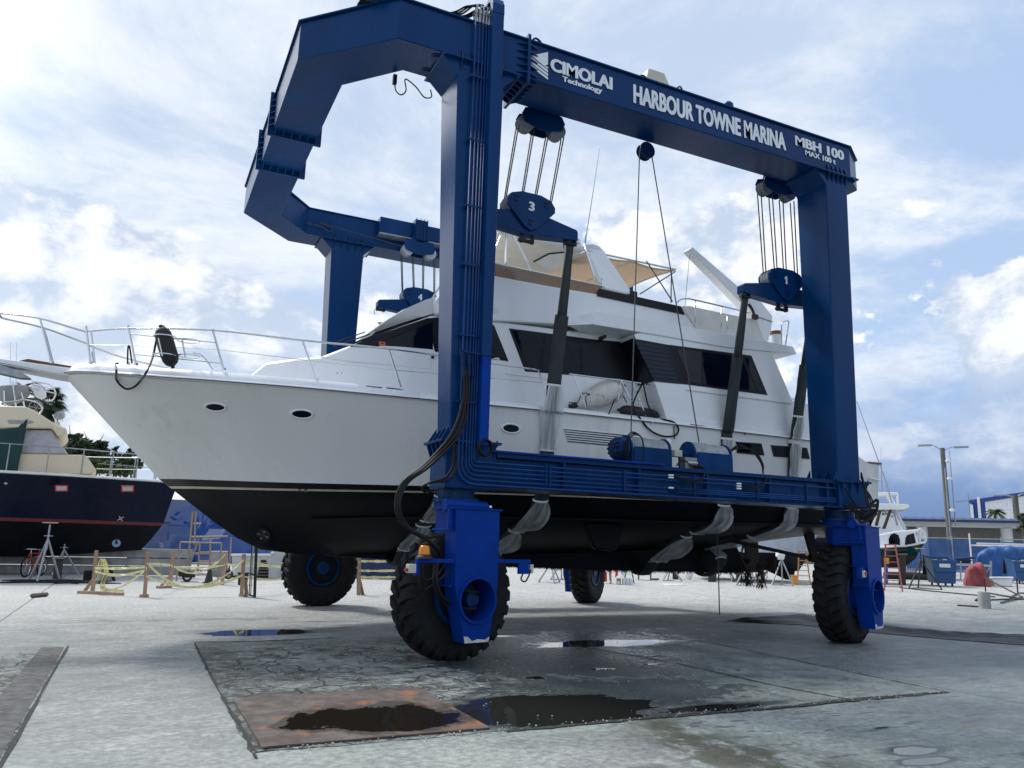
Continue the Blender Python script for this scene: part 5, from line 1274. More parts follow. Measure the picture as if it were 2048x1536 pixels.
k = MB(); k.tube([h[0]+Vector((0, 0, -.015)), h[1]+Vector((0, 0, -.015)), h[2]+Vector((0, 0, -.015))], .02, 6); k.build('hatch_gap', BLACK, ht)
def canv(x0, x1, z0, name):
    k = MB(); rows_ = []
    for i in range(13):
        x = x0+(x1-x0)*i/12; row = []
        for j in range(17):
            y = 12.9+(2*YC-2*12.9)*j/16; v = (j/8-1); row.append((x, y, z0+.12*(1-v*v)-.05*math.sin(math.pi*((i/12*2) % 1))))
        rows_.append(row)
    k.loft(rows_, False, False); return k.build(name, CANVAS, yacht, smooth=True)
cv = canv(7.75, 9.97, ZH_-.01, 'bimini_canvas'); so = cv.modifiers.new('thick', 'SOLIDIFY'); so.thickness = .012
k = MB()
for x in (7.77, 8.87, 9.95):
    k.tube([(x, 12.9+(2*YC-2*12.9)*j/16, ZH_-.035+.12*(1-(j/8-1)**2)) for j in range(17)], .016, 6)
for s in (-1, 1):
    yy = YC+s*1.53; k.tube([(7.75, yy, ZH_), (9.99, yy, ZH_)], .022, 6)
k.build('bimini_bow', mat('white_canvas_tube', (.7, .7, .68), .5), cv)
k = MB()
for s in (0, 1):
    for a, c in (((1293, 522), (1345, 603)), ((1351, 543), (1280, 588)), ((1343, 545), (1342, 605))):
        q = [AY(*a, 12.88), AY(*c, 12.3)]; k.tube(mirror(q) if s else q, .014, 6)
k.build('bimini_strut', mat('dark_anodised_tube', (.09, .08, .08), .35, metal=.6), cv)
k = MB()
arch = [(1171, 488), (1188, 487), (1199, 491), (1207, 501), (1267, 588), (1254, 587), (1209, 577), (1176, 497)]
for s in (0, 1):
    q = [AY(x, y, 12.9 if y < 520 else 12.35) for x, y in arch]; q = mirror(q) if s else q; k.prism(q, (0, .17*(-1 if s else 1), 0))
k.build('radar_arch', GEL, yacht, bevel=.03)
k = MB()
for s in (0, 1):
    for pts in ([(1007, 460), (985, 512), (980, 530)], [(1013, 463), (1011, 545)], [(1022, 463), (1066, 545)], [(1169, 489), (1188, 550), (1195, 562), (1206, 573)], [(1204, 558), (1208, 577)]):
        q = [AY(x, y, 12.9-.65*(y-462)/115) for x, y in pts]; q = curve(q, 4); k.tube(mirror(q) if s else q, .022, 8)
k.build('hard_top_post', STEEL, yacht, smooth=True)
c = AY(1118, 458, 13.75)
k = MB(); k.lathe([(.0, -.5), (.18, -.5), (.24, -.46), (.25, -.2), (.265, -.18), (.265, -.14), (.25, -.12), (.25, .12), (.265, .14), (.265, .18), (.25, .2), (.24, .46), (.18, .5), (0, .5)], (c.x-.05, 13.75, 7.82), 'x', 22); rf = k.build('liferaft_canister', GEL, yacht, smooth=True, autos=True)
k = MB(); k.box(c.x-.45, c.x+.35, 13.55, 13.95, 7.542, 7.62)
k.tube([(c.x-.4, 13.5, 7.9), (c.x+.36, 13.5, 7.84)], .012); k.tube([(c.x+.2, 13.49, 7.65), (c.x+.25, 13.48, 7.86), (c.x+.36, 13.54, 7.94)], .02); k.build('raft_cradle', GALV, rf)
k = MB(); a = AY(1170, 486, 12.95); k.cyl(a, AY(1172, 470, 12.95), .02, n=8); k.tube([a, AY(1185, 392, 12.95), AY(1199, 298, 12.95)], [.012, .009, .005], 6); k.build('whip_antenna', mat('pale_fibreglass_whip', (.5, .5, .5), .4), yacht)
# davit crane on the boat deck
k = MB(); dv = [(1378, 499), (1385, 493), (1475, 571), (1520, 601), (1546, 632), (1542, 682), (1532, 684), (1520, 650), (1508, 628), (1475, 598)]
q = [AY(x, y, 12.5) for x, y in dv]; k.prism(q[:4]+q[8:], (0, .22, 0)); boom = k.build('davit_boom', GEL, yacht, bevel=.02)
k = MB(); q = [AY(x, y, 12.45) for x, y in ((1500, 588), (1521, 601), (1546, 632), (1543, 660), (1537, 683), (1529, 684), (1506, 626), (1490, 604))]; k.prism(q, (0, .34, 0)); k.build('davit_base', GEL, yacht, bevel=.025)
k = MB(); k.tube(curve([AY(1497, 608, 12.4), AY(1504, 618, 12.38), AY(1509, 632, 12.4)], 5), .03, 8); k.box(*(lambda p: (p.x-.06, p.x+.06, 12.38, 12.46, p.z-.05, p.z+.05))(AY(1510, 634, 12.42))); k.tube([AY(1514, 633, 12.44), AY(1546, 644, 12.44)], .007); k.tube([AY(1380, 503, 12.6), AY(1370, 612, 12.6)], .005, 5); k.build('davit_cable', BLACK, boom)
k = MB(); p = AY(1552, 672, 12.6); k.cyl((p.x, 12.6, p.z-.2), (p.x, 12.6, p.z+.02), .12, n=14); k.build('deck_stool', GEL, yacht); k = MB(); k.cyl((p.x, 12.6, p.z+.022), (p.x, 12.6, p.z+.10), .13, n=14); k.build('stool_cushion', mat('rust_cushion', (.25, .09, .04), .8), yacht)
# panel creases and lockers on the house side
for pts in ([(642, 713), (700, 722), (862, 737), (862, 739), (700, 724), (642, 715)], [(860, 705), (862, 705), (862, 738), (860, 738)], [(640, 751.5), (678, 754.5), (678, 765), (676.5, 765), (676.5, 755.5), (640, 752.5)], [(1010, 746), (1120, 760), (1120, 761.5), (1010, 747.5)]):
    panel(pts, 'moulding_line', GELD, .012, .02)
for px in (675, 684):
    k = MB(); p = SP(px, 746, .012); k.cyl(p, p+Vector((0, .02, 0)), .012, n=8); k.build('drain_hole', BLACK, yacht)
k = MB(); p = SP(866, 711, .02); k.box(p.x-.02, p.x+.02, p.y-.01, p.y+.02, p.z-.05, p.z+.03); k.build('door_latch', BLACK, yacht)
# orange-brown windscreen wipers and glass on the raked front
k = MB(); a, c = SP(705, 690), SP(850, 636)
for f in (.15, .35, .6, .8):
    y0 = a.y+.15; y1 = 2*YC-a.y-.15
k.prism([(a.x-.02, a.y+.12, a.z+.02), (a.x-.02, 2*YC-a.y-.12, a.z+.02), (c.x-.02, 2*YC-c.y-.12, c.z+.02), (c.x-.02, c.y+.12, c.z+.02)], (-.01, 0, .02)); k.build('front_windscreen', GLASS, yacht)
k = MB(); k.tube([SP(672, 692, -.2), SP(690, 686, -.2), SP(740, 668, -.2)], .012); k.tube([SP(668, 694, -.2), SP(676, 683, -.2), SP(730, 664, -.2)], .01); k.build('wiper_arm', BLACK, yacht)
# transom edge moulding
k = MB(); k.box(14.1, 14.5, YC-2.74, YC+2.74, 3.42, 3.46); k.build('transom_cap', mat('varnished_cap', (.12, .06, .04), .35), yacht)
k = MB(); k.box(12.0, 12.3, 11.78, 11.84, 4.62, 4.66); k.tube([AY(1610, 790, 11.8), AY(1655, 812, 11.8)], .012); k.build('cockpit_rail', STEEL, yacht)

# ------------------------------------------------------------------ fenders and ropes on the yacht
def fender(name, lab, p0, p1, r, m_, ends=BLACK, grp=None):
    p0, p1 = Vector(p0), Vector(p1); o = thing(name, lab, 'fender', p0.lerp(p1, .5), grp); ax = (p1-p0); L_ = ax.length
    prof = [(-.02, .02), (.0, .35), (.06, .72), (.16, .95), (.3, 1), (.7, 1), (.84, .95), (.94, .72), (1., .35), (1.02, .02)]
    k = MB(); k.tube([p0+ax*t for t, _ in prof], [r*q for _, q in prof], 20); k.build('body', m_, o, smooth=True)
    k = MB(); k.tube([p0-ax*.06, p0+ax*.01], r*.22, 10); k.tube([p1-ax*.01, p1+ax*.06], r*.22, 10); k.build('eye', ends, o)
    return o
fender('fender', 'black fender standing in the wire rack on the bow', AY(345, 732, 12.55), AY(322, 655, 12.55), .125, mat('black_vinyl_cover', (.012, .013, .015), .55, bump=.4, bscale=12))
fw = thing('fender', 'large scuffed white fender lying on the side deck', 'fender', AY(1190, 800, 11.98))
k = MB(); a = AY(1146, 812, 11.98); e = AY(1245, 773, 11.98); ax = e-a
prof = [(0, .12), (.06, .2), (.16, .40), (.3, .68), (.45, .88), (.62, 1.), (.78, .97), (.9, .75), (.97, .42), (1., .1)]
k.tube([a+ax*t for t, _ in prof], [.235*q for _, q in prof], 24); k.build('body', mat('scuffed_white_vinyl', (.62, .6, .55), .5, var=.1, dirt=(.08, .08, .08), dirt_amt=.8, vscale=6), fw, smooth=True)
k = MB(); k.tube([a-ax*.06, a+ax*.06], [.05, .055], 12); k.tube([e, e+ax*.05], .03, 8); k.build('eye', mat('navy_vinyl', (.008, .01, .03), .5), fw)
k = MB(); k.tube(curve([a-ax*.05, AY(1138, 812, 11.8), AY(1140, 805, 11.8), AY(1155, 805, 11.78), AY(1162, 790, 11.78), AY(1170, 786, 11.78), AY(1180, 790, 11.78), AY(1172, 792, 11.78), AY(1173, 815, 11.78)], 5), .008); k.tube(curve([AY(1195, 822, 11.7), AY(1208, 834, 11.62), AY(1217, 832, 11.62), AY(1219, 824, 11.65), AY(1238, 785, 11.9), AY(1254, 805, 11.85)], 6), .011); k.build('lanyard', HOSE, fw)
fender('fender', 'black fender lying beside the white one on the side deck', AY(1240, 820, 11.9), AY(1316, 832, 11.86), .115, mat('black_vinyl_cover', None))
k = MB(); k.tube(curve([AY(1285, 766, 11.76), AY(1266, 810, 11.7), AY(1280, 836, 11.58), AY(1300, 860, 11.55), AY(1325, 872, 11.55), AY(1350, 871, 11.55), AY(1357, 858, 11.55), AY(1348, 845, 11.57), AY(1332, 840, 11.6), AY(1318, 838, 11.7)], 7), .017); k.tube(curve([AY(1286, 766, 11.76), AY(1298, 815, 11.72), AY(1318, 842, 11.68)], 6), .015); k.tube([AY(1348, 852, 11.57), AY(1349, 878, 11.57)], .010)
tag(k.build('mooring_rope', HOSE, smooth=True), 'black rope looping over the hull side below the black side-deck fender', 'rope')
def onb(px, py, o=.03):
    return HH(px, py)[0]+HH(px, py)[1]*o
k = MB(); k.tube(curve([AY(236, 727, 12.98), AY(231, 729, 12.93), onb(233, 744, .05), onb(236, 753, .05), onb(241, 762, .05), onb(248, 769, .05), onb(257, 774, .05), onb(266, 773, .05), onb(275, 768, .05), onb(284, 758, .05), onb(292, 747, .06), AY(306, 712, 12.66), AY(315, 670, 12.72), AY(324, 652, 12.8), AY(334, 662, 12.7), AY(342, 676, 12.6)], 8), .016, 7)
tag(k.build('mooring_rope', HOSE, smooth=True), 'black rope drooping from the bow rail down the white bow', 'rope')
k = MB(); k.tube(curve([AY(255, 728, 13.2), AY(256, 696, 13.2), AY(259, 693, 13.2), AY(264, 727, 13.2)], 5), .012)
tag(k.build('mooring_rope', HOSE), 'short black rope looped behind the second bow stanchion', 'rope')

# ------------------------------------------------------------------ lifting slings
def plastic_mat():
    mt = mat('clear_plastic_wrap', (.94, .96, .98), .4, var=.06); nt = mt.node_tree; N = nt.nodes; L = nt.links; b = N['Principled BSDF']
    tc = N.new('ShaderNodeTexCoord'); mp = N.new('ShaderNodeMapping'); mp.inputs['Scale'].default_value = (7, 2, 1.0); L.new(tc.outputs['Object'], mp.inputs[0])
    nz = N.new('ShaderNodeTexNoise'); nz.inputs['Scale'].default_value = 1.1; nz.inputs['Detail'].default_value = 2; L.new(mp.outputs[0], nz.inputs['Vector'])
    mr = N.new('ShaderNodeMapRange'); mr.inputs[1].default_value = .35; mr.inputs[2].default_value = .65; mr.inputs[3].default_value = .42; mr.inputs[4].default_value = .88; L.new(nz.outputs[0], mr.inputs[0]); L.new(mr.outputs[0], b.inputs['Alpha'])
    tr_ = N.new('ShaderNodeBsdfTranslucent'); tr_.inputs[0].default_value = (.85, .88, .9, 1); mx = N.new('ShaderNodeMixShader'); mx.inputs[0].default_value = .45
    tp = N.new('ShaderNodeBsdfTransparent'); m2 = N.new('ShaderNodeMixShader'); L.new(mr.outputs[0], m2.inputs[0]); L.new(tp.outputs[0], m2.inputs[1]); L.new(tr_.outputs[0], m2.inputs[2])
    out = N['Material Output']; L.new(b.outputs[0], mx.inputs[1]); L.new(m2.outputs[0], mx.inputs[2]); L.new(mx.outputs[0], out.inputs[0])
    return mt
PLAST = plastic_mat()
PTAPE = mat('white_tape', (.78, .8, .8), .5, alpha=.9)
def sling(x, ytop, ztop, yft, zft, label, wraps, bunch=(), sleeve=4.9):
    o = thing('lifting_sling', label, 'sling', (x, YC, 1.0), 'slings under the yacht')
    sec = hull_section(x); g_ = .03
    nearp = [Vector((x, YC-b_-g_, z)) for b_, z in sec]
    keel_y = .17; zk = ip(x, [(3.4, 1.2), (6, 1.08), (9, 1.01), (12.9, .98)])
    nearp = [p for p in nearp if p.z > zk+.5]
    bot = [Vector((x, YC-.6, zk+.30)), Vector((x, YC-keel_y, zk-.02))]
    half = nearp+bot
    far_ = [Vector((x, 2*YC-p.y, p.z)) for p in reversed(half)]
    N0 = Vector((x, ytop, ztop)); F0 = Vector((x, yft, zft))
    up_n = [N0.lerp(nearp[0]+Vector((0, -.02, 0)), t) for t in (0, .15, .3, .42)]
    up_n2 = [N0.lerp(nearp[0]+Vector((0, -.03, 0)), t) for t in (.43, .6, .8, 1.)]
    path = curve(up_n2+half+far_, 4)
    rr = random.Random(int(x*10))
    k = MB()
    narrow = [N0.lerp(nearp[0]+Vector((0, -.035, 0)), t) for t in (0, .1, .2, .3, .4, .46)]
    k.ribbon(narrow, [Vector((wd+rr.uniform(-.006, .006), 0, 0)) for wd in (.13, .13, .145, .16, .165, .17)], .05); k.build('sling_eye', WEB, o, smooth=True)
    # padded sleeve: loose wrinkled tube
    rings = []
    for i, p in enumerate(path):
        a = path[max(i-1, 0)]; c = path[min(i+1, len(path)-1)]; t = (c-a).normalized(); nn = t.cross(Vector((1, 0, 0))).normalized()
        hw = .128+rr.uniform(-.005, .005); th = .028+rr.uniform(-.008, .010)
        rings.append([p+Vector((sx*hw, 0, 0))+nn*(sy*th) for sx, sy in ((-1, -.5), (-.45, -1), (.45, -.9), (1, -.5), (1, .5), (.4, 1), (-.4, .9), (-1, .5))])
    k = MB(); k.loft(rings); k.build('sling_sleeve', WEB, o, smooth=True)
    # torn clear plastic wrapped round the sling
    dist = [0]
    for a, c in zip(path, path[1:]): dist.append(dist[-1]+(c-a).length)
    def atd(d):
        for i in range(len(path)-1):
            if dist[i+1] >= d:
                f = (d-dist[i])/max(1e-6, dist[i+1]-dist[i]); t = (path[i+1]-path[i]).normalized(); return path[i].lerp(path[i+1], f), t.cross(Vector((1, 0, 0))).normalized()
        return path[-1], Vector((0, -1, 0))
    for (z0, z1, w0, w1, flare) in wraps:
        # convert heights on the near side to path lengths
        ds = []
        for zz in (z0, z1):
            dd = 0
            for i in range(len(path)-1):
                if path[i].y < YC-.1 and (path[i].z >= zz >= path[i+1].z): dd = dist[i]+(path[i].z-zz); break
            ds.append(dd)
        n = 26; k = MB(); ph = rr.uniform(0, 6)
        for side in (-1, 1):
            rows_ = []
            for i in range(n+1):
                f = i/n; p, nn = atd(ds[0]+(ds[1]-ds[0])*f)
                if nn.y > 0: nn = -nn
                body = math.sin(math.pi*min(1., f*1.15))**.6 if f < .87 else math.sin(math.pi*min(1., f*1.15))**.6*.8+.1
                hw = (w0+(w1-w0)*f)*.5*(.8+.25*body); fl = flare*body; row = []
                for j in range(13):
                    s = j/12; edge = 1+.10*math.sin(f*11+ph+side) if j > 9 else 1
                    xx = side*(hw*(-.1+1.2*s)*edge+fl*s); fold = .022*math.sin(s*13+ph+side+.8*math.sin(f*4+ph))*body+.010*math.sin(s*27+f*3)*body
                    drop = fl*.5*s*math.sin(math.pi*f)
                    row.append(p+Vector((xx, 0, 0))+nn*(.05+.02*s+fold+fl*.35*s*s)-Vector((0, 0, drop)))
                rows_.append(row)
            k.loft(rows_, False, False)
        # ties at both ends
        k.build('plastic_wrap', PLAST, o, smooth=True)
        k = MB()
        for d in ds:
            p, nn = atd(d); t = nn.cross(Vector((1, 0, 0))); q = []
            for a in range(9):
                an = 6.28318*a/8; q.append(p+Vector((.15*math.cos(an), 0, 0))+nn*(.05*math.sin(an)))
            k.ribbon(q, [Vector((0, 0, .035))]*9, .006)
        k.build('tape_band', PTAPE, o)
    return o
zA_ = 6.68
sling(6.24, B3[0].location.y, B3[3], 17.9, 6.3, 'grey sling beneath the block numbered 3, its plastic hanging in long folds', [(4.22, 3.12, .30, .34, .03), (2.28, 1.75, .27, .3, .09), (1.72, 1.3, .2, .4, .12)])
sling(4.55, 10.95, B3[3], 17.9, 6.9, 'grey sling behind the near front column, showing just above its tyre', [(2.28, 1.85, .26, .24, .05), (1.8, 1.35, .24, .36, .08)])
sling(10.12, 10.95, B1[3], 17.9, 6.6, 'grey sling at the left end of block 1, crossing the rear winch', [(3.62, 3.3, .30, .3, .01), (2.36, 1.8, .28, .34, .06), (1.76, 1.25, .26, .5, .16)])
sling(11.86, 10.95, B1[3], 17.9, 6.6, 'grey sling left of the near rear column, taped with plastic', [(4.2, 3.72, .2, .28, .0), (3.68, 2.85, .26, .27, .0), (2.4, 1.8, .30, .28, .04), (1.78, 1.3, .26, .34, .07)])
k = MB(); k.tube([AY(1433, 1055, 11.9), AY(1437, 1130, 11.9), AY(1439, 1229, 11.9)], [.006, .008, .012], 6)
for i in range(22):
    p = AY(1436.5+.1*i, 1135+i*4.3, 11.9); k.ellipsoid(p, .011, .011, .02, 6, 4)
tag(k.build('hanging_chain', WIRE), 'thin chain dangling from the rear slings nearly to the ground', 'chain')

# ================================================================== the yard around the lift
def WT(name, label, cat, W, group=None):
    """a thing standing on wall frame W, built in world coordinates"""
    return thing(name, label, cat, tuple(W.b), group)
def wpoly(W, px, n, th):
    """polygon measured on the wall plane at depth n, given thickness th away from us"""
    return [W.w(*((lambda q: (q[0], n, q[1]))(W.at(*p)))) for p in px], W.n*th
def wp(W, x, y, n=0.): u, z = W.at(x, y); return W.w(u, n, z)
def pprism(k, W, px, n, th): P, v = wpoly(W, px, n, th); k.prism(P, v)
def boat_rows(W, nc, rows, u0, t0=.45, pw=1.8, flat=1.):
    """rows: (u_end, half breadth, z function of t, t0) from stern u0 to bow; returns rows of (u,b,z)"""
    out = []
    for ue, bm, zf, tt in rows:
        r = []
        for i in range(25):
            t = i/24; t = 1-(1-t)**1.5; b = bm*(1 if t < tt else max(0., 1-((t-tt)/(1-tt))**pw)); r.append((u0+(ue-u0)*t, b, zf(t)))
        out.append(r)
    return out
def boat_skin(W, nc, rows, name, m_, parent, caps=True):
    k = MB(); k.weld = True
    for s in (-1, 1): k.loft([[W.w(u, nc+s*b, z) for u, b, z in r] for r in rows], False, False)
    k.loft([[W.w(r[0][0], nc-r[0][1], r[0][2]) for r in rows], [W.w(r[0][0], nc+r[0][1], r[0][2]) for r in rows]], False, False)
    return k.build(name, m_, parent, smooth=True, autos=True, split=False)
def deck_skin(W, nc, row, name, m_, parent, dz=-.02):
    k = MB(); k.loft([[W.w(u, nc-b, z+dz) for u, b, z in row], [W.w(u, nc+b, z+dz) for u, b, z in row]], False, False); return k.build(name, m_, parent)

# ------------------------------------------------------------------ navy trawler on the left
NAVY = mat('navy_topsides', (.0035, .007, .022), .25, var=.2, spec=.14)
W1_ = Wall(AZ(150, 1156)); nc = 2.2
tr = WT('trawler_yacht', 'navy hulled trawler with cream deckhouse propped ashore behind the white bow', 'boat', W1_)
ue = W1_.at(372, 935)[0]; uwl = W1_.at(339, 1044)[0]; uk = W1_.at(292, 1088)[0]; uS = -9.
zs = W1_.at(150, 953)[1]; zwl = W1_.at(200, 1045)[1]; zk_ = W1_.at(120, 1117)[1]
R_ = boat_rows(W1_, nc, [(ue, 2.3, lambda t: zs-.02+.12*t*t, .5), (uwl+.45*(ue-uwl), 2.25, lambda t: (zs+zwl)/2+.03, .42), (uwl, 2.15, lambda t: zwl+.07, .38), (uwl-.05, 2.13, lambda t: zwl-.04, .38), (uk+.25, 1.7, lambda t: zk_+.5+.08*t, .3), (uk, .12, lambda t: zk_-.02+.28*max(0, t-.7)/.3, .7)], uS)
boat_skin(W1_, nc, R_[:3], 'hull_topsides', NAVY, tr); boat_skin(W1_, nc, R_[2:4], 'red_boot_stripe', mat('red_boot_stripe', (.13, .008, .016), .45), tr); boat_skin(W1_, nc, R_[3:], 'hull_bottom', BOTTOM, tr)
deck_skin(W1_, nc, R_[0], 'deck', CREAM, tr)
k = MB()
for s in (-1, 1): k.tube([W1_.w(u, nc+s*b, z+.01) for u, b, z in R_[0]], .045, 6)
k.build('toe_rail', GELD, tr, split=False)
nf = .55
def tprism(px, name, m_, n=nf, th=None, parent=tr, bev=.03):
    k = MB(); pprism(k, W1_, px, n, th if th else 2*(nc-n)); return k.build(name, m_, parent, bevel=bev)
tprism([(-60, 906), (60, 905), (168, 907), (174, 910), (194, 939), (180, 946), (-60, 955)], 'trunk_cabin', CREAM, .6)
tprism([(-60, 853), (103, 855), (112, 868), (136, 906), (-60, 906)], 'pilothouse', CREAM, .7)
tprism([(49, 857), (102, 856), (110, 870), (133, 904), (40, 902)], 'covered_window', mat('hazy_window_cover', (.42, .41, .44), .5, var=.15, dirt=(.2, .2, .2), dirt_amt=.5, vscale=3), .64, .03)
tprism([(-60, 806), (48, 809), (66, 816), (110, 845), (132, 853), (134, 860), (125, 870), (116, 872), (103, 854), (60, 853), (-60, 858)], 'visor_roof', CREAM, .45, None, tr, .06)
tprism([(12, 837), (20, 836), (60, 838), (68, 841), (60, 844), (16, 844)], 'visor_panel', GREY, .43, .02)
tprism([(106, 830), (117, 830), (120, 850), (110, 848)], 'lamp_bracket', CREAM, 1.8, .25)
k = MB(); c = wp(W1_, 113, 817, 1.9); d = (CAM-c).normalized(); k.cyl(c-d*.02+W1_.u*.1, c+d*.16, .13, .15, n=16); k.cyl(c+Vector((0, 0, -.35)), c, .03, n=8); k.build('searchlight', GALV, tr)
GREEN = mat('dark_green_mesh_tarp', (.008, .045, .045), .8, var=.25, vscale=2)
k = MB(); rows_ = []
for i in range(14):
    f = i/13; row = []
    for j in range(16):
        g_ = j/15; x0 = -70+f*(40+8*(1-g_)); xt = -70+(124)*f; xb = -70+(102)*f
        x = xt+(xb-xt)*g_; yt = 847+(1-abs(f-.55)*1.8)*9 if f < .85 else 847-(f-.85)*86; y = yt+(949-yt)*g_
        row.append(wp(W1_, x, y, .40+.05*math.sin(f*9+g_*2)))
    rows_.append(row)
k.loft(rows_, False, False); tarp_g = k.build('green_tarp', GREEN, smooth=True); tag(tarp_g, 'dark green mesh tarp hung over the side of the cream deckhouse', 'tarp')
tarp_g.modifiers.new('t', 'SOLIDIFY').thickness = .008
k = MB()
for s in (-1, 1):
    pr = [W1_.w(u, nc+s*max(b-.12, .0), z+.92*(1 if u < ue*.9 else .9)) for u, b, z in R_[0]]; k.tube(pr[::1], .018, 6)
    mid_ = [W1_.w(u, nc+s*max(b-.12, .0), z+.48) for u, b, z in R_[0] if u > W1_.at(185, 940)[0]]; k.tube(mid_, .009, 5)
    for i in range(2, 25, 2):
        u, b, z = R_[0][i]; k.tube([W1_.w(u, nc+s*max(b-.12, 0), z), W1_.w(u, nc+s*max(b-.12, 0), z+.92)], .02, 6)
k.build('deck_rail', GALV, tr, split=False)
for px in (123, 256):
    k = MB(); pprism(k, W1_, [(px-13, 970.5), (px+13, 970.5), (px+13, 983.5), (px-13, 983.5)], -.13+(.05 if px < 200 else .42), .08); pf = k.build('port_frame', REDP, tr, bevel=.03)
    k = MB(); pprism(k, W1_, [(px-10, 973), (px+10, 973), (px+10, 981), (px-10, 981)], -.135+(.05 if px < 200 else .42), .03); k.build('port_glass', mat('pale_port_glass', (.4, .38, .36), .3), pf)
k = MB(); c = wp(W1_, 234, 1087, .62); disc(k, c, -W1_.n, .13, .05); k.build('thruster_ring', mat('pale_blue_paint', (.22, .33, .5), .5), tr)
k = MB(); disc(k, wp(W1_, 234, 1086, .56), -W1_.n, .045, .05); pprism(k, W1_, [(232.5, 1076), (235.5, 1076), (235.5, 1086), (232.5, 1086)], .50, .05); k.build('thruster_slot', BLACK, tr)
k = MB(); pprism(k, W1_, [(9, 965), (15, 965), (15, 969), (9, 969)], -.12, .05); k.build('hull_fitting', GALV, tr)
k = MB()
for a in (.6, 2.2): c = wp(W1_, 242, 1037, .2); k.prism([c+W1_.u*(.13*math.cos(a))+Vector((0, 0, .13*math.sin(a))), c+W1_.u*(.03*math.cos(a+1.57))+Vector((0, 0, .03*math.sin(a+1.57))), c-W1_.u*(.13*math.cos(a))-Vector((0, 0, .13*math.sin(a))), c-W1_.u*(.03*math.cos(a+1.57))-Vector((0, 0, .03*math.sin(a+1.57)))], W1_.n*.06)
k.build('thruster_mark', GALV, tr)
# flybridge clutter: radar, seat cover, wheel, rails
k = MB(); pprism(k, W1_, [(48, 757), (63, 751), (78, 754), (88, 770), (86, 779), (76, 780), (64, 775), (58, 762)], 1.6, .5); k.build('radar_scanner', GEL, tr, bevel=.04)
k = MB(); pprism(k, W1_, [(-10, 756), (28, 754), (50, 756), (52, 770), (30, 786), (2, 791), (-10, 791)], 1.5, .9); k.build('seat_cover', mat('grey_cover', (.28, .28, .29), .9, bump=.5, bscale=6), tr, bevel=.05)
k = MB()
for px in ((18, 748, 27, 810), (1, 768, 3, 812), (37, 772, 45, 808)): k.tube([wp(W1_, px[0], px[1], 1.4), wp(W1_, px[2], px[3], 1.4)], .03, 6)
k.tube(curve([wp(W1_, -20, 795, 1.3), wp(W1_, 20, 791, 1.3), wp(W1_, 45, 788, 1.3), wp(W1_, 70, 792, 1.6), wp(W1_, 79, 802, 2.), wp(W1_, 70, 810, 2.4)], 5), .025, 6)
k.tube(curve([wp(W1_, 60, 750, 1.3), wp(W1_, 95, 754, 1.6), wp(W1_, 107, 765, 2.2), wp(W1_, 100, 776, 2.8), wp(W1_, 85, 776, 3.)], 5), .025, 6)
k.tube([wp(W1_, 60, 755, 1.4), wp(W1_, 104, 761, 1.9)], .02); k.tube([wp(W1_, 62, 763, 1.4), wp(W1_, 106, 767, 2.2)], .02)
for px in (5, 18): k.tube([wp(W1_, px+2, 760, 2.6), wp(W1_, px+4, 652, 2.6)], [.02, .008], 5)
k.build('flybridge_rail', STEEL, tr, split=False)
k = MB(); c = wp(W1_, 66, 800, 1.9); k.tube([c+W1_.n*(.28*math.cos(a))*.7+W1_.u*(.2*math.cos(a))+Vector((0, 0, .25*math.sin(a))) for a in [i*.33 for i in range(19)]], .02, 6, True)
for a in (0, 1.05, 2.1): k.tube([c+W1_.n*(.28*math.cos(a))*.7+W1_.u*(.2*math.cos(a))+Vector((0, 0, .25*math.sin(a))), c-W1_.n*(.28*math.cos(a))*.7-W1_.u*(.2*math.cos(a))-Vector((0, 0, .25*math.sin(a)))], .014, 5)
k.build('steering_wheel', GALV, tr)

# ------------------------------------------------------------------ stands, blocks and bits under the boats
def jack_stand(base, h, rot, label, m_=GALV, spread=.55, group='boat stands about the yard', sp=.6):
    o = thing('jack_stand', label, 'boat stand', tuple(base), group); feet = []
    top = base+Vector((0, 0, h*.72))
    for i in range(3):
        a = rot+i*2.0944; f = base+Vector((spread*math.cos(a), spread*math.sin(a), .02)); feet.append(f)
        k = MB(); k.tube([top, f], .032, 7); k.build('leg', m_, o)
    k = MB(); k.tube(feet, .014, 5, True); k.build('brace', m_, o)
    k = MB(); k.cyl(top-Vector((0, 0, .3)), base+Vector((0, 0, h-.04)), .028, n=8); k.tube([base+Vector((-.12, 0, h*.78)), base+Vector((.12, 0, h*.78))], .014); k.build('screw', m_, o)
    k = MB(); a = rot; c = base+Vector((0, 0, h)); e = Vector((math.cos(a), math.sin(a), 0))*.18; g_ = Vector((-math.sin(a), math.cos(a), 0))*.14
    k.prism([c+e+g_, c-e+g_, c-e-g_, c+e-g_], (0, 0, .035)); k.build('pad', mat('plywood_pad', (.42, .36, .27), .8), o)
    return o
jack_stand(AZ(84, 1163), 1.72, .35, 'galvanised boat stand propping the near side of the navy trawler', spread=.48)
jack_stand(AZ(121, 1151), 1.2, .1, 'boat stand half hidden beyond the keel block of the navy trawler', spread=.55)
jack_stand(AZ(1102, 1166), 1.1, .3, 'bare boat stand seen between the near front tyre and the far rear tyre', spread=.5)
jack_stand(AZ(1122, 1160), 1.0, 1.0, 'boat stand behind another one, just left of the far rear tyre', spread=.5)
jack_stand(AZ(1497, 1172), 1.35, .5, 'galvanised boat stand below the brown weed hanging from the keel', spread=.5)
jack_stand(AZ(1565, 1171), 1.55, .8, 'galvanised boat stand with a white bag over its head, beside the orange ladder', spread=.5)
jack_stand(AZ(1846, 1178), 1.7, .9, 'dark spindly boat stand under the bow of the green boat', mat('dark_steel_tube', (.04, .035, .035), .6, metal=.3), spread=.75)
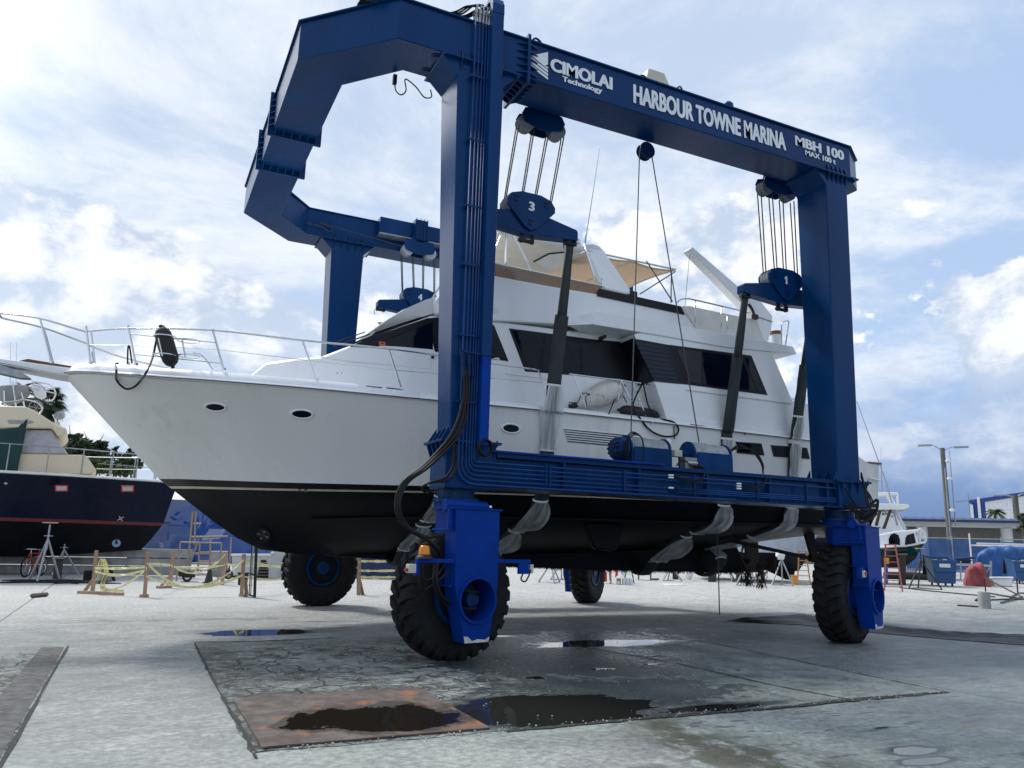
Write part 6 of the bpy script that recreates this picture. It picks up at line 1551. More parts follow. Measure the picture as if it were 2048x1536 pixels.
jack_stand(AZ(1342, 1162), .9, 1.2, 'low boat stand far behind the keel, right of the sawhorse', spread=.5)
jack_stand(AZ(1455, 1163), .95, .2, 'low boat stand behind the dark hull, left of its keel block', spread=.55)
k = MB(); c = AZ(1563, 1171)+Vector((0, 0, 1.28)); k.loft([[c+Vector((sx*r, sy*r, z)) for sx, sy in ((-1, -1), (1, -1), (1, 1), (-1, 1))] for r, z in ((.1, -.2), (.14, -.02), (.13, .14), (.05, .16))]); tag(k.build('plastic_bag', WHITE, smooth=True), 'white bag tied over the head of a boat stand', 'bag')
def timber_block(pxl, pxr, pyt, pyb, label, m_, name='keel_block', lean=0):
    W = Wall(AZ((pxl+pxr)/2, pyb)); o = WT(name, label, 'keel block', W, 'timber keel blocks'); k = MB(); pprism(k, W, [(pxl, pyb), (pxr, pyb), (pxr+lean, pyt), (pxl+lean, pyt)], 0, .45); k.build('timber', m_, o, bevel=.02)
    k = MB(); pprism(k, W, [(pxl-3+lean, pyt), (pxr+3+lean, pyt), (pxr+3+lean, pyt-3), (pxl-3+lean, pyt-3)], -.04, .5); k.build('wedge', mat('grey_wedge', (.2, .17, .13), .8), o); return o
OLIVE = mat('oiled_dark_timber', (.035, .035, .024), .7, var=.3, bump=.4, bscale=12)
timber_block(105, 123, 1118, 1158, 'leaning dark timber block under the keel of the navy trawler', OLIVE, lean=4)
timber_block(1522, 1530, 1147, 1167, 'dark timber block under the middle of the black hull beyond', OLIVE)
timber_block(1472, 1485, 1149, 1165, 'dark timber block right below the end of the yacht keel', OLIVE)
timber_block(1416, 1433, 1147, 1164, 'squat timber block beside a loose hose beyond the yacht keel', OLIVE)
timber_block(1345, 1357, 1147, 1159, 'black timber block far beyond the yacht keel', OLIVE)
timber_block(1797, 1812, 1110, 1170, 'tall dark timber block under the green boat', OLIVE)
# bicycle, seen nearly end on
def bicycle():
    b0 = AZ(49, 1155); o = thing('bicycle', 'red bicycle parked under the stern quarter of the navy trawler', 'bicycle', tuple(b0)); dirv = Vector((.35, .94, 0)).normalized(); Z_ = Vector((0, 0, 1))
    front = b0+Z_*.33; rear = front+dirv*1.02
    for c in (front, rear):
        k = MB(); k.tube([c+dirv*(.31*math.cos(a))+Z_*(.31*math.sin(a)) for a in [i*.2618 for i in range(24)]], .026, 7, True); wl = k.build('wheel', RUBBER, o)
        k = MB(); k.tube([c+dirv*(.28*math.cos(a))+Z_*(.28*math.sin(a)) for a in [i*.2618 for i in range(24)]], .012, 5, True)
        for i in range(12):
            a = i*.5236; k.tube([c, c+dirv*(.28*math.cos(a))+Z_*(.28*math.sin(a))], .003, 4)
        k.build('rim', STEEL, wl, split=False)
    head = front-dirv*-.18+Z_*.42; bb = front+dirv*.5+Z_*-.03; seat = front+dirv*.72+Z_*.42
    k = MB()
    for s in (-.06, .06):
        sd_ = Vector((-dirv.y, dirv.x, 0))*s; k.tube([front+sd_, head+sd_*.5], .016); k.tube([rear+sd_, seat], .012); k.tube([rear+sd_, bb], .012)
    k.tube([head, seat], .018); k.tube([head-Z_*.08, bb], .02); k.tube([bb, seat+Z_*.1], .016); k.build('frame', REDP, o)
    k = MB(); sd_ = Vector((-dirv.y, dirv.x, 0)); k.tube([head, head+Z_*.12], .014); k.tube(curve([head+Z_*.12+sd_*.28+dirv*.1, head+Z_*.14+sd_*.1, head+Z_*.14-sd_*.1, head+Z_*.12-sd_*.28+dirv*.1], 4), .013); k.build('handlebar', STEEL, o)
    k = MB(); k.ellipsoid(seat+Z_*.13, .07, .12, .035); k.build('saddle', BLACK, o)
bicycle()
# long low grey wall of stacked beams behind
W_ = Wall(AZ(100, 1147), 4); o = WT('low_wall', 'long low grey wall of stacked beams behind the navy trawler', 'wall', W_)
for i, (z0, z1, n0) in enumerate(((.0, .28, -.12), (.31, .56, 0), (.60, .92, .05))):
    k = MB(); k.prism([W_.w(-14, n0, z0), W_.w(4.6, n0, z0), W_.w(4.6, n0, z1), W_.w(-14, n0, z1)], W_.n*.5); k.build('beam', CONC, o, bevel=.02)
k = MB(); rr = random.Random(4)
for i in range(9):
    a = AZ(rr.uniform(-20, 120), 1166+rr.uniform(-5, 4)); e = AZ(rr.uniform(130, 250), 1166+rr.uniform(-5, 3)); k.tube(curve([a, a.lerp(e, .3)+Vector((0, rr.uniform(-.5, .5), .03)), a.lerp(e, .7)+Vector((0, rr.uniform(-.6, .6), .03)), e], 6), .03, 5)
k.tube(curve([AZ(208, 1163), AZ(217, 1154)+Vector((0, 0, .3)), AZ(228, 1162)], 6), .05); q = AZ(179, 1161); k.box(q.x-.18, q.x+.18, q.y-.15, q.y+.15, 0, .3)
tag(k.build('hose_pile', HOSE), 'tangle of black hoses and tarp on the ground under the navy trawler', 'hoses')
k = MB(); a, e = AZ(62, 1196), AZ(94, 1193); k.tube([a+Vector((0, 0, .05)), e+Vector((0, 0, .05))], .05, 4); tag(k.build('wood_offcut', mat('dark_offcut', (.14, .10, .08), .8), bevel=.005), 'short dark board lying at the end of the joint in the concrete', 'board')
# wooden barrier posts with caution tape
def post(px, pyb, pxt, pyt, label, brace=None, base=None):
    W = Wall(AZ(px, pyb)); o = WT('barrier_post', label, 'wooden post', W, 'wooden posts of the taped-off area'); k = MB(); hw = 4
    pprism(k, W, [(px-hw, pyb), (px+hw, pyb), (pxt+hw, pyt), (pxt-hw, pyt)], -.06, .11); k.build('upright', WOOD, o, bevel=.006)
    if brace:
        k = MB(); (bx, by), (tx, ty) = brace; a, c = wp(W, bx, by, .07), wp(W, tx, ty, .07); k.prism([a, a+W.u*.1, c+W.u*.05, c-W.u*.03], W.n*.05); k.build('brace', WOOD, o)
    if base:
        k = MB(); a, c = AZ(*base[0]), AZ(*base[1]); sd_ = Vector((0, 0, .07)); v = (c-a).normalized(); nn = Vector((-v.y, v.x, 0))*.06; k.prism([a-nn, c-nn, c+nn, a+nn], sd_); k.build('foot', WOOD, o)
    return lambda y: wp(W, px+(pxt-px)*(pyb-y)/(pyb-pyt), y, -.07)
A_ = post(185, 1187, 193, 1101, 'leftmost wooden post, tape heaped at its foot', ((164, 1184), (186, 1158)), ((157, 1187), (245, 1191)))
B_ = post(289, 1194, 296, 1105, 'wooden post second from the left, nearest in its row', None, ((283, 1195), (293, 1194)))
C_ = post(340, 1176, 347, 1102, 'wooden post with a long diagonal brace, behind the second one', ((315, 1176), (341, 1150)), ((314, 1177), (341, 1176)))
D_ = post(444, 1170, 452, 1103, 'leaning wooden post in front of the scaffold wheels')
E_ = post(483, 1193, 488, 1108, 'wooden post beside the black steel uprights', ((489, 1192), (490, 1160)), ((481, 1193), (491, 1194)))
F_ = post(717, 1190, 718, 1110, 'wooden post between the far front tyre and the near front tyre', ((722, 1190), (718, 1158)))
def tape(a, c, d, label, wd=.075, n=14):
    P = sag(a, c, d, n); rr = random.Random(int(a.x*100)); k = MB(); k.ribbon(P, [Vector((rr.uniform(-.02, .02), rr.uniform(-.05, .05), wd*rr.uniform(.45, 1))) for _ in P], .004); tag(k.build('caution_tape', TAPE), label, 'caution tape', 'caution tape strung between the posts')
tape(A_(1136), B_(1134), .02, 'taut tape from the leftmost post to the second one'); tape(A_(1142), B_(1138), .12, 'slack tape just under the taut one at the leftmost post')
tape(B_(1137), AZ(200, 1186)+Vector((0, 0, .05)), .15, 'tape falling from the second post to the ground at the leftmost one')
tape(B_(1128), C_(1131), -.02, 'short tape rising from the second post to the braced one'); tape(C_(1130), D_(1108), .38, 'deeply drooping tape from the braced post to the top of the leaning one')
tape(C_(1133), D_(1130), .05, 'upper taut tape between the braced post and the leaning one'); tape(B_(1126), E_(1120), .62, 'drooping tape from the second post across to the post by the steel uprights')
tape(B_(1152), E_(1150), .28, 'lowest drooping tape in front of the scaffold'); tape(D_(1128), wp(Wall(AZ(565, 1165)), 562, 1132), .03, 'tape running from the leaning post behind the far front tyre')
tape(E_(1119), wp(Wall(AZ(565, 1185)), 562, 1134), .03, 'tape running from the post by the uprights towards the far front tyre'); tape(E_(1152), wp(Wall(AZ(565, 1185)), 562, 1158), .05, 'lowest tape running behind the far front tyre')
for y, lb in ((1122, 'top'), (1141, 'middle'), (1154, 'bottom')): tape(F_(y), wp(Wall(AZ(800, 1185)), 800, y), .01, lb+' one of three white tapes left of the near front tyre', .09)
k = MB(); rr = random.Random(8)
for i in range(5):
    a = AZ(178+rr.uniform(0, 8), 1186)+Vector((0, 0, .03)); k.ribbon(curve([a, a+Vector((.1, 0, .35+rr.random()*.3)), a+Vector((.15, -.05, .8)), a+Vector((.28, -.02, .5)), a+Vector((.25, -.1, .1)), a+Vector((.7, -.2, .03))], 5), Vector((.02, .03, .05)), .004)
tag(k.build('caution_tape', TAPE), 'heap of loose yellow tape at the foot of the leftmost post', 'caution tape')
# dark steel uprights
W = Wall(AZ(507, 1195)); o = WT('steel_stand', 'tall black and silver steel uprights standing left of the far front tyre', 'steel frame', W)
k = MB(); pprism(k, W, [(506, 1195.5), (512, 1195.5), (516, 1085), (510, 1085)], 0, .09); k.build('upright', BLACK, o)
k = MB(); pprism(k, W, [(497, 1191), (499, 1191), (505, 1085), (503, 1085)], .1, .05); k.build('upright', BLACK, o)
k = MB(); pprism(k, W, [(500, 1190), (502.5, 1190), (508, 1085), (505.5, 1085)], .1, .05); k.build('upright', GALV, o)
k = MB(); k.tube([wp(W, 498, 1190, .1), wp(W, 506, 1193, .1)], .02); k.tube([wp(W, 501, 1148, .1), wp(W, 509, 1150, .05)], .02); k.build('rung', BLACK, o)
# rolling scaffold
W = Wall(AZ(405, 1165)); o = WT('scaffold', 'rolling tubular scaffold parked under the white bow', 'scaffold', W); SC = mat('rusty_scaffold_tube', (.33, .27, .21), .6, metal=.3, dirt=(.18, .09, .05), dirt_amt=.5)
def fr(pts, n, r=.026, nm='frame'):
    k = MB()
    for a, c in pts: k.tube([wp(W, *a, n), wp(W, *c, n)], r, 6)
    return k.build(nm, SC, o, split=False)
fr([((353, 1162), (361, 1085)), ((361, 1084), (443, 1086)), ((435, 1163), (443, 1086)), ((400, 1086), (396, 1140)), ((355, 1138), (438, 1141)), ((397, 1128), (440, 1128)), ((400, 1104), (420, 1104)), ((420, 1087), (419, 1165)), ((398, 1122), (420, 1122))], -.2)
fr([((375, 1130), (385, 1022)), ((391, 1022), (388, 1090)), ((380, 1074), (456, 1073)), ((421, 1075), (420, 1140)), ((459, 1150), (463, 1075)), ((386, 1047), (402, 1047)), ((384, 1108), (420, 1108)), ((374, 1128), (458, 1127)), ((378, 1132), (395, 1085))], .5, .03)
for px, py in ((374, 1155), (457, 1150)):
    c = wp(W, px, py, .3); k = MB(); k.tube([c+W.u*(.12*math.cos(a))+Vector((0, 0, .12*math.sin(a))) for a in [i*.4 for i in range(16)]], .035, 7, True); k.tube([c-W.u*.1, c+W.u*.1], .02); k.tube([c, c+Vector((0, 0, .2))], .03); k.build('castor', BLACK, o)
k = MB(); pprism(k, W, [(356, 1143), (390, 1144), (390, 1156), (356, 1154)], .2, .5); k.build('motor_trolley', BLACK, o, bevel=.02)
k = MB(); c = AZ(417, 1166); k.lathe([(.18, 0), (.18, .03), (.13, .04), (.05, .42), (.02, .45), (0, .45)], c, 'z', 14); tag(k.build('traffic_cone', mat('dark_cone', (.03, .035, .03), .7)), 'dark traffic cone in front of the scaffold', 'cone')
k = MB(); c = AZ(485, 1170); k.lathe([(.14, 0), (.16, .34), (.18, .34), (.18, .38), (0, .38)], c, 'z', 16); tag(k.build('bucket', BLACK), 'dark bucket behind the post by the steel uprights', 'bucket')
def blk(name, label, cat, px, depth, m_, part='body', bev=.02, group=None, pyb=None):
    W = Wall(AZ(sum(p[0] for p in px)/len(px), pyb or max(p[1] for p in px))); o = WT(name, label, cat, W, group); k = MB(); pprism(k, W, px, 0, depth); k.build(part, m_, o, bevel=bev); return o, W
blk('concrete_block', 'grey concrete block behind the scaffold', 'concrete block', [(420, 1152), (456, 1153), (456, 1103), (420, 1103)], 1., CONC)
o, W = blk('white_wall', 'low white wall with a pale cap behind the black steel uprights', 'wall', [(464, 1151), (612, 1156), (612, 1112), (464, 1112)], .4, mat('white_masonry', (.6, .6, .58), .7), 'wall')
k = MB(); pprism(k, W, [(462, 1112), (614, 1112), (614, 1108), (462, 1108)], -.06, .5); k.build('cap', WHITE, o)
for px, lb in ((527, 'left'), (545, 'right')):
    W = Wall(AZ(px, 1156)); o = WT('slatted_stack', f'dark slatted stack against the white wall, {lb} of the pair', 'stack', W, 'dark slatted stacks')
    for i in range(6):
        k = MB(); y0 = 1156-i*6.3; hw = 14-i*1.6; pprism(k, W, [(px-hw, y0), (px+hw, y0), (px+hw-1, y0-4.6), (px-hw+1, y0-4.6)], 0, .3); k.build('slat', BLACK, o)
W = Wall(AZ(468, 1154)); o = WT('timber_pile', 'stubby brown timber pile beside the white wall', 'timber', W); k = MB(); pprism(k, W, [(463, 1154), (476, 1154), (476, 1114), (466, 1113)], -.3, .25); k.build('timber', OLIVE, o, bevel=.02)
for px in (550, 560): 
    k = MB(); c = Wall(AZ(px, 1157)); q = c.w(0, -.2, 0); k.lathe([(.22, 0), (.24, .05), (.24, .9), (.2, .95), (.2, .98), (0, .98)], (q.x, q.y, 0), 'z', 18); tag(k.build('grey_drum', mat('pale_grey_drum', (.42, .43, .43), .6)), f"pale grey drum beside the far front tyre, {'left' if px == 550 else 'right'} of the pair", 'drum', 'grey drums')
o, W = blk('blue_skip', 'dark blue skip seen between the two front tyres', 'skip', [(700, 1158), (830, 1158), (830, 1112), (700, 1112)], 1.4, mat('deep_blue_paint', (.008, .03, .10), .5), 'bin', .03)
k = MB()
for px in (722, 742, 775): pprism(k, W, [(px, 1157), (px+4, 1157), (px+4, 1113), (px, 1113)], -.05, .05)
k.build('rib', mat('deep_blue_paint', None), o)
# blue screened fence on the left with cars behind
SCREEN = mat('blue_screen_mesh', (.008, .085, .36), .7, var=.15, vscale=4, alpha=.76)
W = Wall(AZ(440, 1146)); o = WT('screen_fence', 'tall blue screened fence behind the scaffold', 'fence', W)
k = MB(); a, b_ = -3.4, 9.5; k.prism([W.w(a, 0, .35), W.w(b_, 0, .35), W.w(b_, 0, 2.78), W.w(a, 0, 2.78)], W.n*.006); k.build('screen', SCREEN, o)
k = MB(); k.tube([W.w(a, .04, 2.8), W.w(b_, .04, 2.8)], .025); k.build('top_rail', GALV, o)
for i in range(6): k = MB(); u = a+i*2.55; k.tube([W.w(u, .06, 0), W.w(u, .06, 2.85)], .03); k.build('fence_post', GALV, o)
def car(px, py, wpx, hgt, rot, label, col, name='parked_car', pick=False):
    c = AZ(px, py); o = thing(name, label, 'car', tuple(c), None, rot, True)
    prof = [(-.86, .35), (-.9, .7), (-.86, .95), (-.72, 1.05), (-.62, 1.5), (-.5, hgt), (.5, hgt), (.62, 1.5), (.72, 1.05), (.86, .95), (.9, .7), (.86, .35)]
    k = MB(); L0, L1 = -2.2, 2.2
    st = [(L0, .9, .85, .5), (L0+.15, 1., .95, .62), (L0+1.0, 1., 1., .66), (L0+1.75, 1., 1., 1.), (L1-.8, 1., 1., 1.), (L1, .95, .97, .94)]
    if pick: st = [(L0, .9, .85, .5), (L0+.15, 1., .95, .62), (L0+1.1, 1., 1., .66), (L0+1.7, 1., 1., 1.), (.6, 1., 1., 1.), (.7, 1., 1., .62), (L1, 1., 1., .62)]
    k.loft([[(y, x*sx, .35+(z-.35)*sz) for x, z in prof] for y, sx, sy, sz in st]); k.v = [Vector((-q.y, q.x, q.z)) for q in k.v]
    body = k.build('body', mat(f'car_{name}_{px}', col, .25, coat=.5), o, world=False, bevel=.04)
    k = MB(); zt = hgt-.1; yy = L0+1.02
    k.prism([(-.62, yy-.02, 1.1), (.62, yy-.02, 1.1), (.5, L0+1.66, zt), (-.5, L0+1.66, zt)], (0, -.03, .03)); k.v = [Vector((q.x, q.y, q.z)) for q in k.v]; k.build('windscreen', GLASS, o, world=False)
    for s in (-1, 1):
        k = MB(); k.ellipsoid((s*.62, L0+.02, .8), .16, .08, .09); k.build('headlight', STEEL, o, world=False)
        for y in (L0+.85, L1-.9): k = MB(); k.cyl((s*.72, y, .34), (s*.9, y, .34), .34, n=20); k.build('wheel', RUBBER, o, world=False)
    k = MB(); k.box(-.5, .5, L0-.04, L0+.03, .5, .66); k.build('grille', BLACK, o, world=False)
    return o
W = Wall(AZ(343, 1126)); car(343, 1124, 70, 1.95, W.rot+.25, 'white van facing us behind the blue screened fence', (.7, .71, .72), 'parked_van')
car(440, 1126, 60, 1.75, Wall(AZ(440, 1126)).rot-.5, 'white pickup behind the blue fence, right of the van', (.66, .67, .68), 'parked_pickup', True)
# bits beyond the yacht's keel
def person():
    p = AZ(1213, 1167); o = thing('person', 'person in navy shorts standing beyond the keel of the yacht', 'person', tuple(p), None, Wall(p).rot, True)
    me = bpy.data.meshes.new('body')
    V = [(0, 0, .95), (0, .0, 1.12), (0, .01, 1.36), (0, .02, 1.5), (0, -.02, 1.6), (0, -.03, 1.74),
         (.11, 0, .9), (.14, -.01, .5), (.16, .02, .09), (.165, -.13, .04), (-.11, 0, .9), (-.14, .03, .5), (-.15, .05, .09), (-.16, -.1, .04),
         (.2, .01, 1.42), (.26, -.02, 1.14), (.24, -.2, .98), (-.2, .01, 1.42), (-.25, -.04, 1.14), (-.2, -.22, 1.02)]
    Ed = [(0, 1), (1, 2), (2, 3), (3, 4), (4, 5), (0, 6), (6, 7), (7, 8), (8, 9), (0, 10), (10, 11), (11, 12), (12, 13), (2, 14), (14, 15), (15, 16), (2, 17), (17, 18), (18, 19)]
    rad = [.15, .15, .17, .07, .075, .09, .09, .06, .045, .035, .09, .06, .045, .035, .06, .045, .04, .06, .045, .04]
    hv = []
    for (wx, ex) in ((16, 1), (19, -1)):
        w0 = Vector(V[wx])
        for f in range(5):
            off_ = Vector((ex*.012*(f-2), -.05-.012*(f % 3), -.06-.008*abs(2-f))) if f < 4 else Vector((-ex*.05, -.03, -.03))
            V.append(tuple(w0+off_)); Ed.append((wx, len(V)-1)); rad.append(.011)
    me.from_pydata(V, Ed, []); ob = bpy.data.objects.new('body', me); COL.objects.link(ob); ob.parent = o
    sk = ob.modifiers.new('skin', 'SKIN'); me.skin_vertices[0].data[0].use_root = True
    for i, r in enumerate(rad): me.skin_vertices[0].data[i].radius = (r, r)
    ob.modifiers.new('s', 'SUBSURF').levels = 2; me.materials.append(mat('tanned_skin', (.34, .17, .10), .6))
    k = MB()
    for s in (-1, 1): k.loft([[(s*.11+(r*math.cos(a)), .0+r*1.05*math.sin(a), z) for a in [i*.5236 for i in range(12)]] for r, z in ((.15, .98), (.14, .8), (.125, .56))], True, False)
    k.build('shorts', mat('navy_cloth', (.012, .014, .04), .9), o, smooth=True, world=False, split=False)
    k = MB(); k.loft([[(.21*q*math.cos(a), .01+.15*q*math.sin(a), z) for a in [i*.449 for i in range(14)]] for q, z in ((.95, .93), (1.0, 1.15), (1.08, 1.36), (.75, 1.46), (.42, 1.52))], True, False); k.build('shirt', mat('pale_shirt', (.55, .55, .52), .9), o, smooth=True, world=False)
    k = MB(); k.ellipsoid((0, -.015, 1.735), .10, .115, .10); k.build('hair', mat('dark_hair', (.02, .013, .01), .8), o, smooth=True, world=False)
    k = MB()
    for s in (-.035, .035): k.ellipsoid((s, -.125, 1.72), .012, .008, .008, 8, 5)
    k.build('eyes', BLACK, o, world=False, split=False)
    k = MB()
    for s in (-1, 1): k.ellipsoid((s*.16, -.06, .04), .05, .14, .045)
    k.build('shoe', GREY, o, world=False)
person()
RED = mat('bright_red_cloth', (.6, .03, .02), .7)
for px, lb in ((1211, 'red cloth hanging at the left of the standing person'), (1233, 'red bag behind the cardboard carton')):
    W = Wall(AZ(px, 1166 if px < 1220 else 1160)); o = WT('red_bag', lb, 'bag', W); k = MB(); pprism(k, W, [(px-3, 1164 if px < 1220 else 1156), (px+3, 1163 if px < 1220 else 1150), (px+3, 1146 if px < 1220 else 1142), (px-2, 1140)], 0, .12); k.build('cloth', RED, o, bevel=.02)
o, W = blk('cardboard_carton', 'cardboard carton with a white label beyond the yacht keel', 'carton', [(1233, 1169), (1242, 1169), (1242, 1157), (1233, 1157)], .25, mat('brown_cardboard', (.36, .22, .12), .85), 'box', .004)
k = MB(); pprism(k, W, [(1234, 1168), (1240, 1168), (1240, 1162.5), (1234, 1162.5)], -.006, .006); k.build('label', WHITE, o)
def bucket(px, py, r, h, lb, m_): 
    k = MB(); c = AZ(px, py); k.lathe([(r*.88, 0), (r, h*.93), (r*1.08, h*.93), (r*1.08, h), (0, h)], c, 'z', 18); tag(k.build('bucket', m_), lb, 'bucket', 'paint buckets beyond the keel')
bucket(1247.5, 1169, .07, .24, 'narrow white bucket just right of the cardboard carton', WHITE); bucket(1254, 1169, .09, .26, 'middle one of the white buckets by the green stepladder', WHITE); bucket(1261, 1169, .10, .24, 'white bucket with a red mark, rightmost of the bucket group', WHITE)
k = MB(); c = Wall(AZ(1246, 1168)); q = c.w(0, .1, .42); disc(k, q, -c.n, .09, .02); k.cyl(q, c.w(0, .12, 0), .015, n=6); k.cyl(c.w(0, .12, 0), c.w(0, .12, .01), .1, n=14); tag(k.build('work_fan', WHITE), 'small round white fan standing behind the carton', 'fan')
def stepladder(pxc, pyb, pyt, hw, label, m_, nst=4, name='stepladder', top=None, back=10):
    W = Wall(AZ(pxc, pyb)); o = WT(name, label, 'ladder', W, 'ladders in the yard'); htop = W.at(pxc, pyt)[1]; ub = W.at(pxc+hw, pyb)[0]; ut = ub*.55; dn = htop*.3
    for s in (-1, 1):
        k = MB(); k.prism([W.w(s*ub-.03, -dn*.5, 0), W.w(s*ub+.03, -dn*.5, 0), W.w(s*ut+.03, 0, htop), W.w(s*ut-.03, 0, htop)], W.n*.06); k.build('rail', m_, o)
        k = MB(); k.tube([W.w(s*ub, dn*.6, 0), W.w(s*ut, .06, htop)], .022, 6); k.build('rear_leg', m_, o)
    for i in range(nst):
        f = (i+.7)/(nst+.5); u = ub+(ut-ub)*f; k = MB(); k.prism([W.w(-u, -dn*.5*(1-f)-.04, htop*f), W.w(u, -dn*.5*(1-f)-.04, htop*f), W.w(u, -dn*.5*(1-f)+.08, htop*f), W.w(-u, -dn*.5*(1-f)+.08, htop*f)], (0, 0, .03)); k.build('tread', m_ if not top else top, o)
    k = MB(); k.prism([W.w(-ut-.05, -.08, htop), W.w(ut+.05, -.08, htop), W.w(ut+.05, .14, htop), W.w(-ut-.05, .14, htop)], (0, 0, .05)); k.build('top_cap', top or m_, o)
stepladder(1258, 1166, 1141, 10, 'short green stepladder with white treads beyond the keel', mat('green_fibreglass', (.02, .2, .12), .5), 2, top=WHITE)
def sawhorse(pl, pr, pyb, pyt, lb):
    W = Wall(AZ((pl+pr)/2, pyb)); o = WT('sawhorse', lb, 'sawhorse', W); k = MB(); pprism(k, W, [(pl, pyt), (pr, pyt), (pr, pyt+5), (pl, pyt+5)], -.3, .6); k.build('beam', mat('grey_sawhorse', (.12, .13, .13), .6), o)
    for px in (pl+1, pr-3):
        for n in (-.28, .2): k = MB(); pprism(k, W, [(px, pyb), (px+2.5, pyb), (px+3, pyt+5), (px-.5, pyt+5)], n, .06); k.build('leg', mat('grey_sawhorse', None), o)
sawhorse(1275, 1303, 1160, 1145, 'dark sawhorse table beyond the keel, right of the green stepladder')
k = MB(); c = AZ(1378, 1161); k.ellipsoid(c+Vector((0, 0, .3)), .2, .15, .28); tag(k.build('white_sack', WHITE, smooth=True), 'white sack slumped under a far stand beyond the keel', 'sack')
k = MB(); a, e = AZ(1322, 1169), AZ(1340, 1169); k.box(a.x, e.x+.4, a.y-.5, a.y+.2, 0, .02); tag(k.build('flat_board', GELD), 'pale board lying flat on the ground beyond the keel', 'board')
o, W = blk('brown_beam', 'brown beam lying beside the far sawhorse', 'beam', [(1302, 1160), (1318, 1160), (1318, 1157), (1302, 1157)], .3, mat('rusty_beam', (.12, .06, .04), .8), 'beam', .01)
# black hull on stands beyond the yacht
W = Wall(AZ(1520, 1165)); nc = 2.1; bh = WT('sailing_yacht_hull', 'dark bottomed boat on stands beyond the stern of the yacht', 'boat', W)
u0 = W.at(1380, 1130)[0]; ue = W.at(1627, 1085)[0]; zt = W.at(1560, 1108)[1]; zk_ = W.at(1540, 1143)[1]
Rb = boat_rows(W, nc, [(ue+.5, 2.1, lambda t: zt+1.15+.1*t, .55), (ue-.15, 2.1, lambda t: zt+.05, .6), (ue-.3, 1.95, lambda t: zt-.35, .6), (ue-.6, .4, lambda t: zk_+.0, .75)], u0)
boat_skin(W, nc, Rb[:2], 'hull_topsides', mat('pale_blue_topsides', (.42, .48, .55), .3), bh); boat_skin(W, nc, Rb[1:], 'hull_bottom', BOTTOM, bh); deck_skin(W, nc, Rb[0], 'deck', GELD, bh)
k = MB(); k.prism([W.w(ue-2.3, nc-.2, zk_+.1), W.w(ue-.75, nc-.2, zk_+.1), W.w(ue-.85, nc-.2, .12), W.w(ue-1.2, nc-.2, .1)], W.n*.4); k.build('rudder_skeg', BOTTOM, bh)
stepladder(1608, 1169, 1104, 13, 'tall orange stepladder left of the near rear tyre', mat('orange_fibreglass', (.46, .24, .08), .55), 6)
bucket(1590, 1170, .16, .42, 'orange bucket at the foot of the orange stepladder', mat('orange_plastic', (.62, .27, .04), .5))
W = Wall(AZ(1630, 1170)); o = WT('outboard_motor', 'white outboard with dark round base just left of the near rear tyre', 'motor', W)
k = MB(); pprism(k, W, [(1625, 1165), (1633, 1165), (1633, 1139), (1625, 1140)], 0, .25); k.build('cowl', GEL, o, bevel=.03); k = MB(); pprism(k, W, [(1628, 1158), (1640, 1157), (1640, 1146), (1630, 1148)], -.15, .15); k.build('bracket', GEL, o, bevel=.02); k = MB(); c = wp(W, 1633, 1172, -.2); k.cyl(c, c+W.n*.3, .22, n=20); k.build('base_wheel', BLACK, o, bevel=.04)
# ------------------------------------------------------------------ right-hand side of the yard
# green lobster boat, bow towards the right
W = Wall(AZ(1812, 1172)); W.b += W.n*.6; nc = 1.5; lb_ = WT('lobster_boat', 'green hulled boat with white cabin and bow pulpit propped up beside the rear tyre', 'boat', W)
u0 = W.at(1700, 1140)[0]; ue = W.at(1852, 1085)[0]; zs0 = W.at(1780, 1097)[1]; zs1 = W.at(1852, 1083)[1]; zw = W.at(1800, 1120)[1]; zk_ = W.at(1800, 1138)[1]
Rl = boat_rows(W, nc, [(ue, 1.45, lambda t: zs0+(zs1-zs0)*t**2, .45), (ue-.25, 1.35, lambda t: (zs0+(zs1-zs0)*t**2)*.5+zw*.5+.05, .4), (ue-.42, 1.2, lambda t: zw+.05+.12*t, .35), (ue-.46, 1.17, lambda t: zw-.04+.12*t, .35), (ue-1.0, .1, lambda t: zk_-.05+.1*t, .4)], u0)
boat_skin(W, nc, Rl[:3], 'hull_topsides', mat('bottle_green_gloss', (.006, .05, .04), .12, coat=.5), lb_); boat_skin(W, nc, Rl[2:4], 'red_boot_stripe', mat('red_boot_stripe', None), lb_); boat_skin(W, nc, Rl[3:], 'hull_bottom', mat('dull_bottom', (.03, .032, .03), .6), lb_)
deck_skin(W, nc, Rl[0], 'deck', GEL, lb_)
k = MB()
for s in (-1, 1): k.tube([W.w(u, nc+s*b, z-.02) for u, b, z in Rl[0]], .05, 6)
k.build('gunwale', GEL, lb_, split=False)
k = MB(); P, v = wpoly(W, [(1745, 1097), (1745, 1072), (1772, 1066), (1790, 1062), (1835, 1058), (1835, 1063), (1831, 1066), (1838, 1089), (1810, 1094)], .3, 2.4); k.prism(P, v); cb = k.build('cabin', GEL, lb_, bevel=.05)
k = MB(); pprism(k, W, [(1778, 1093), (1777, 1078), (1781, 1069), (1789, 1066), (1797, 1070), (1800, 1080), (1800, 1092)], .27, .025); k.build('cabin_window', GLASS, cb)
k = MB(); pprism(k, W, [(1810, 1090), (1811, 1076), (1814, 1070), (1828, 1066), (1832, 1086)], .27, .025); k.build('cabin_window', GLASS, cb)
k = MB(); pprism(k, W, [(1820, 1068.5), (1821.5, 1068), (1824, 1088), (1822, 1088.5)], .255, .014); k.build('window_mullion', BLACK, cb)
k = MB(); pprism(k, W, [(1793, 1099), (1815, 1097), (1815, 1101), (1793, 1103)], .08, .03); k.build('name_band', BLACK, lb_)
k = MB()
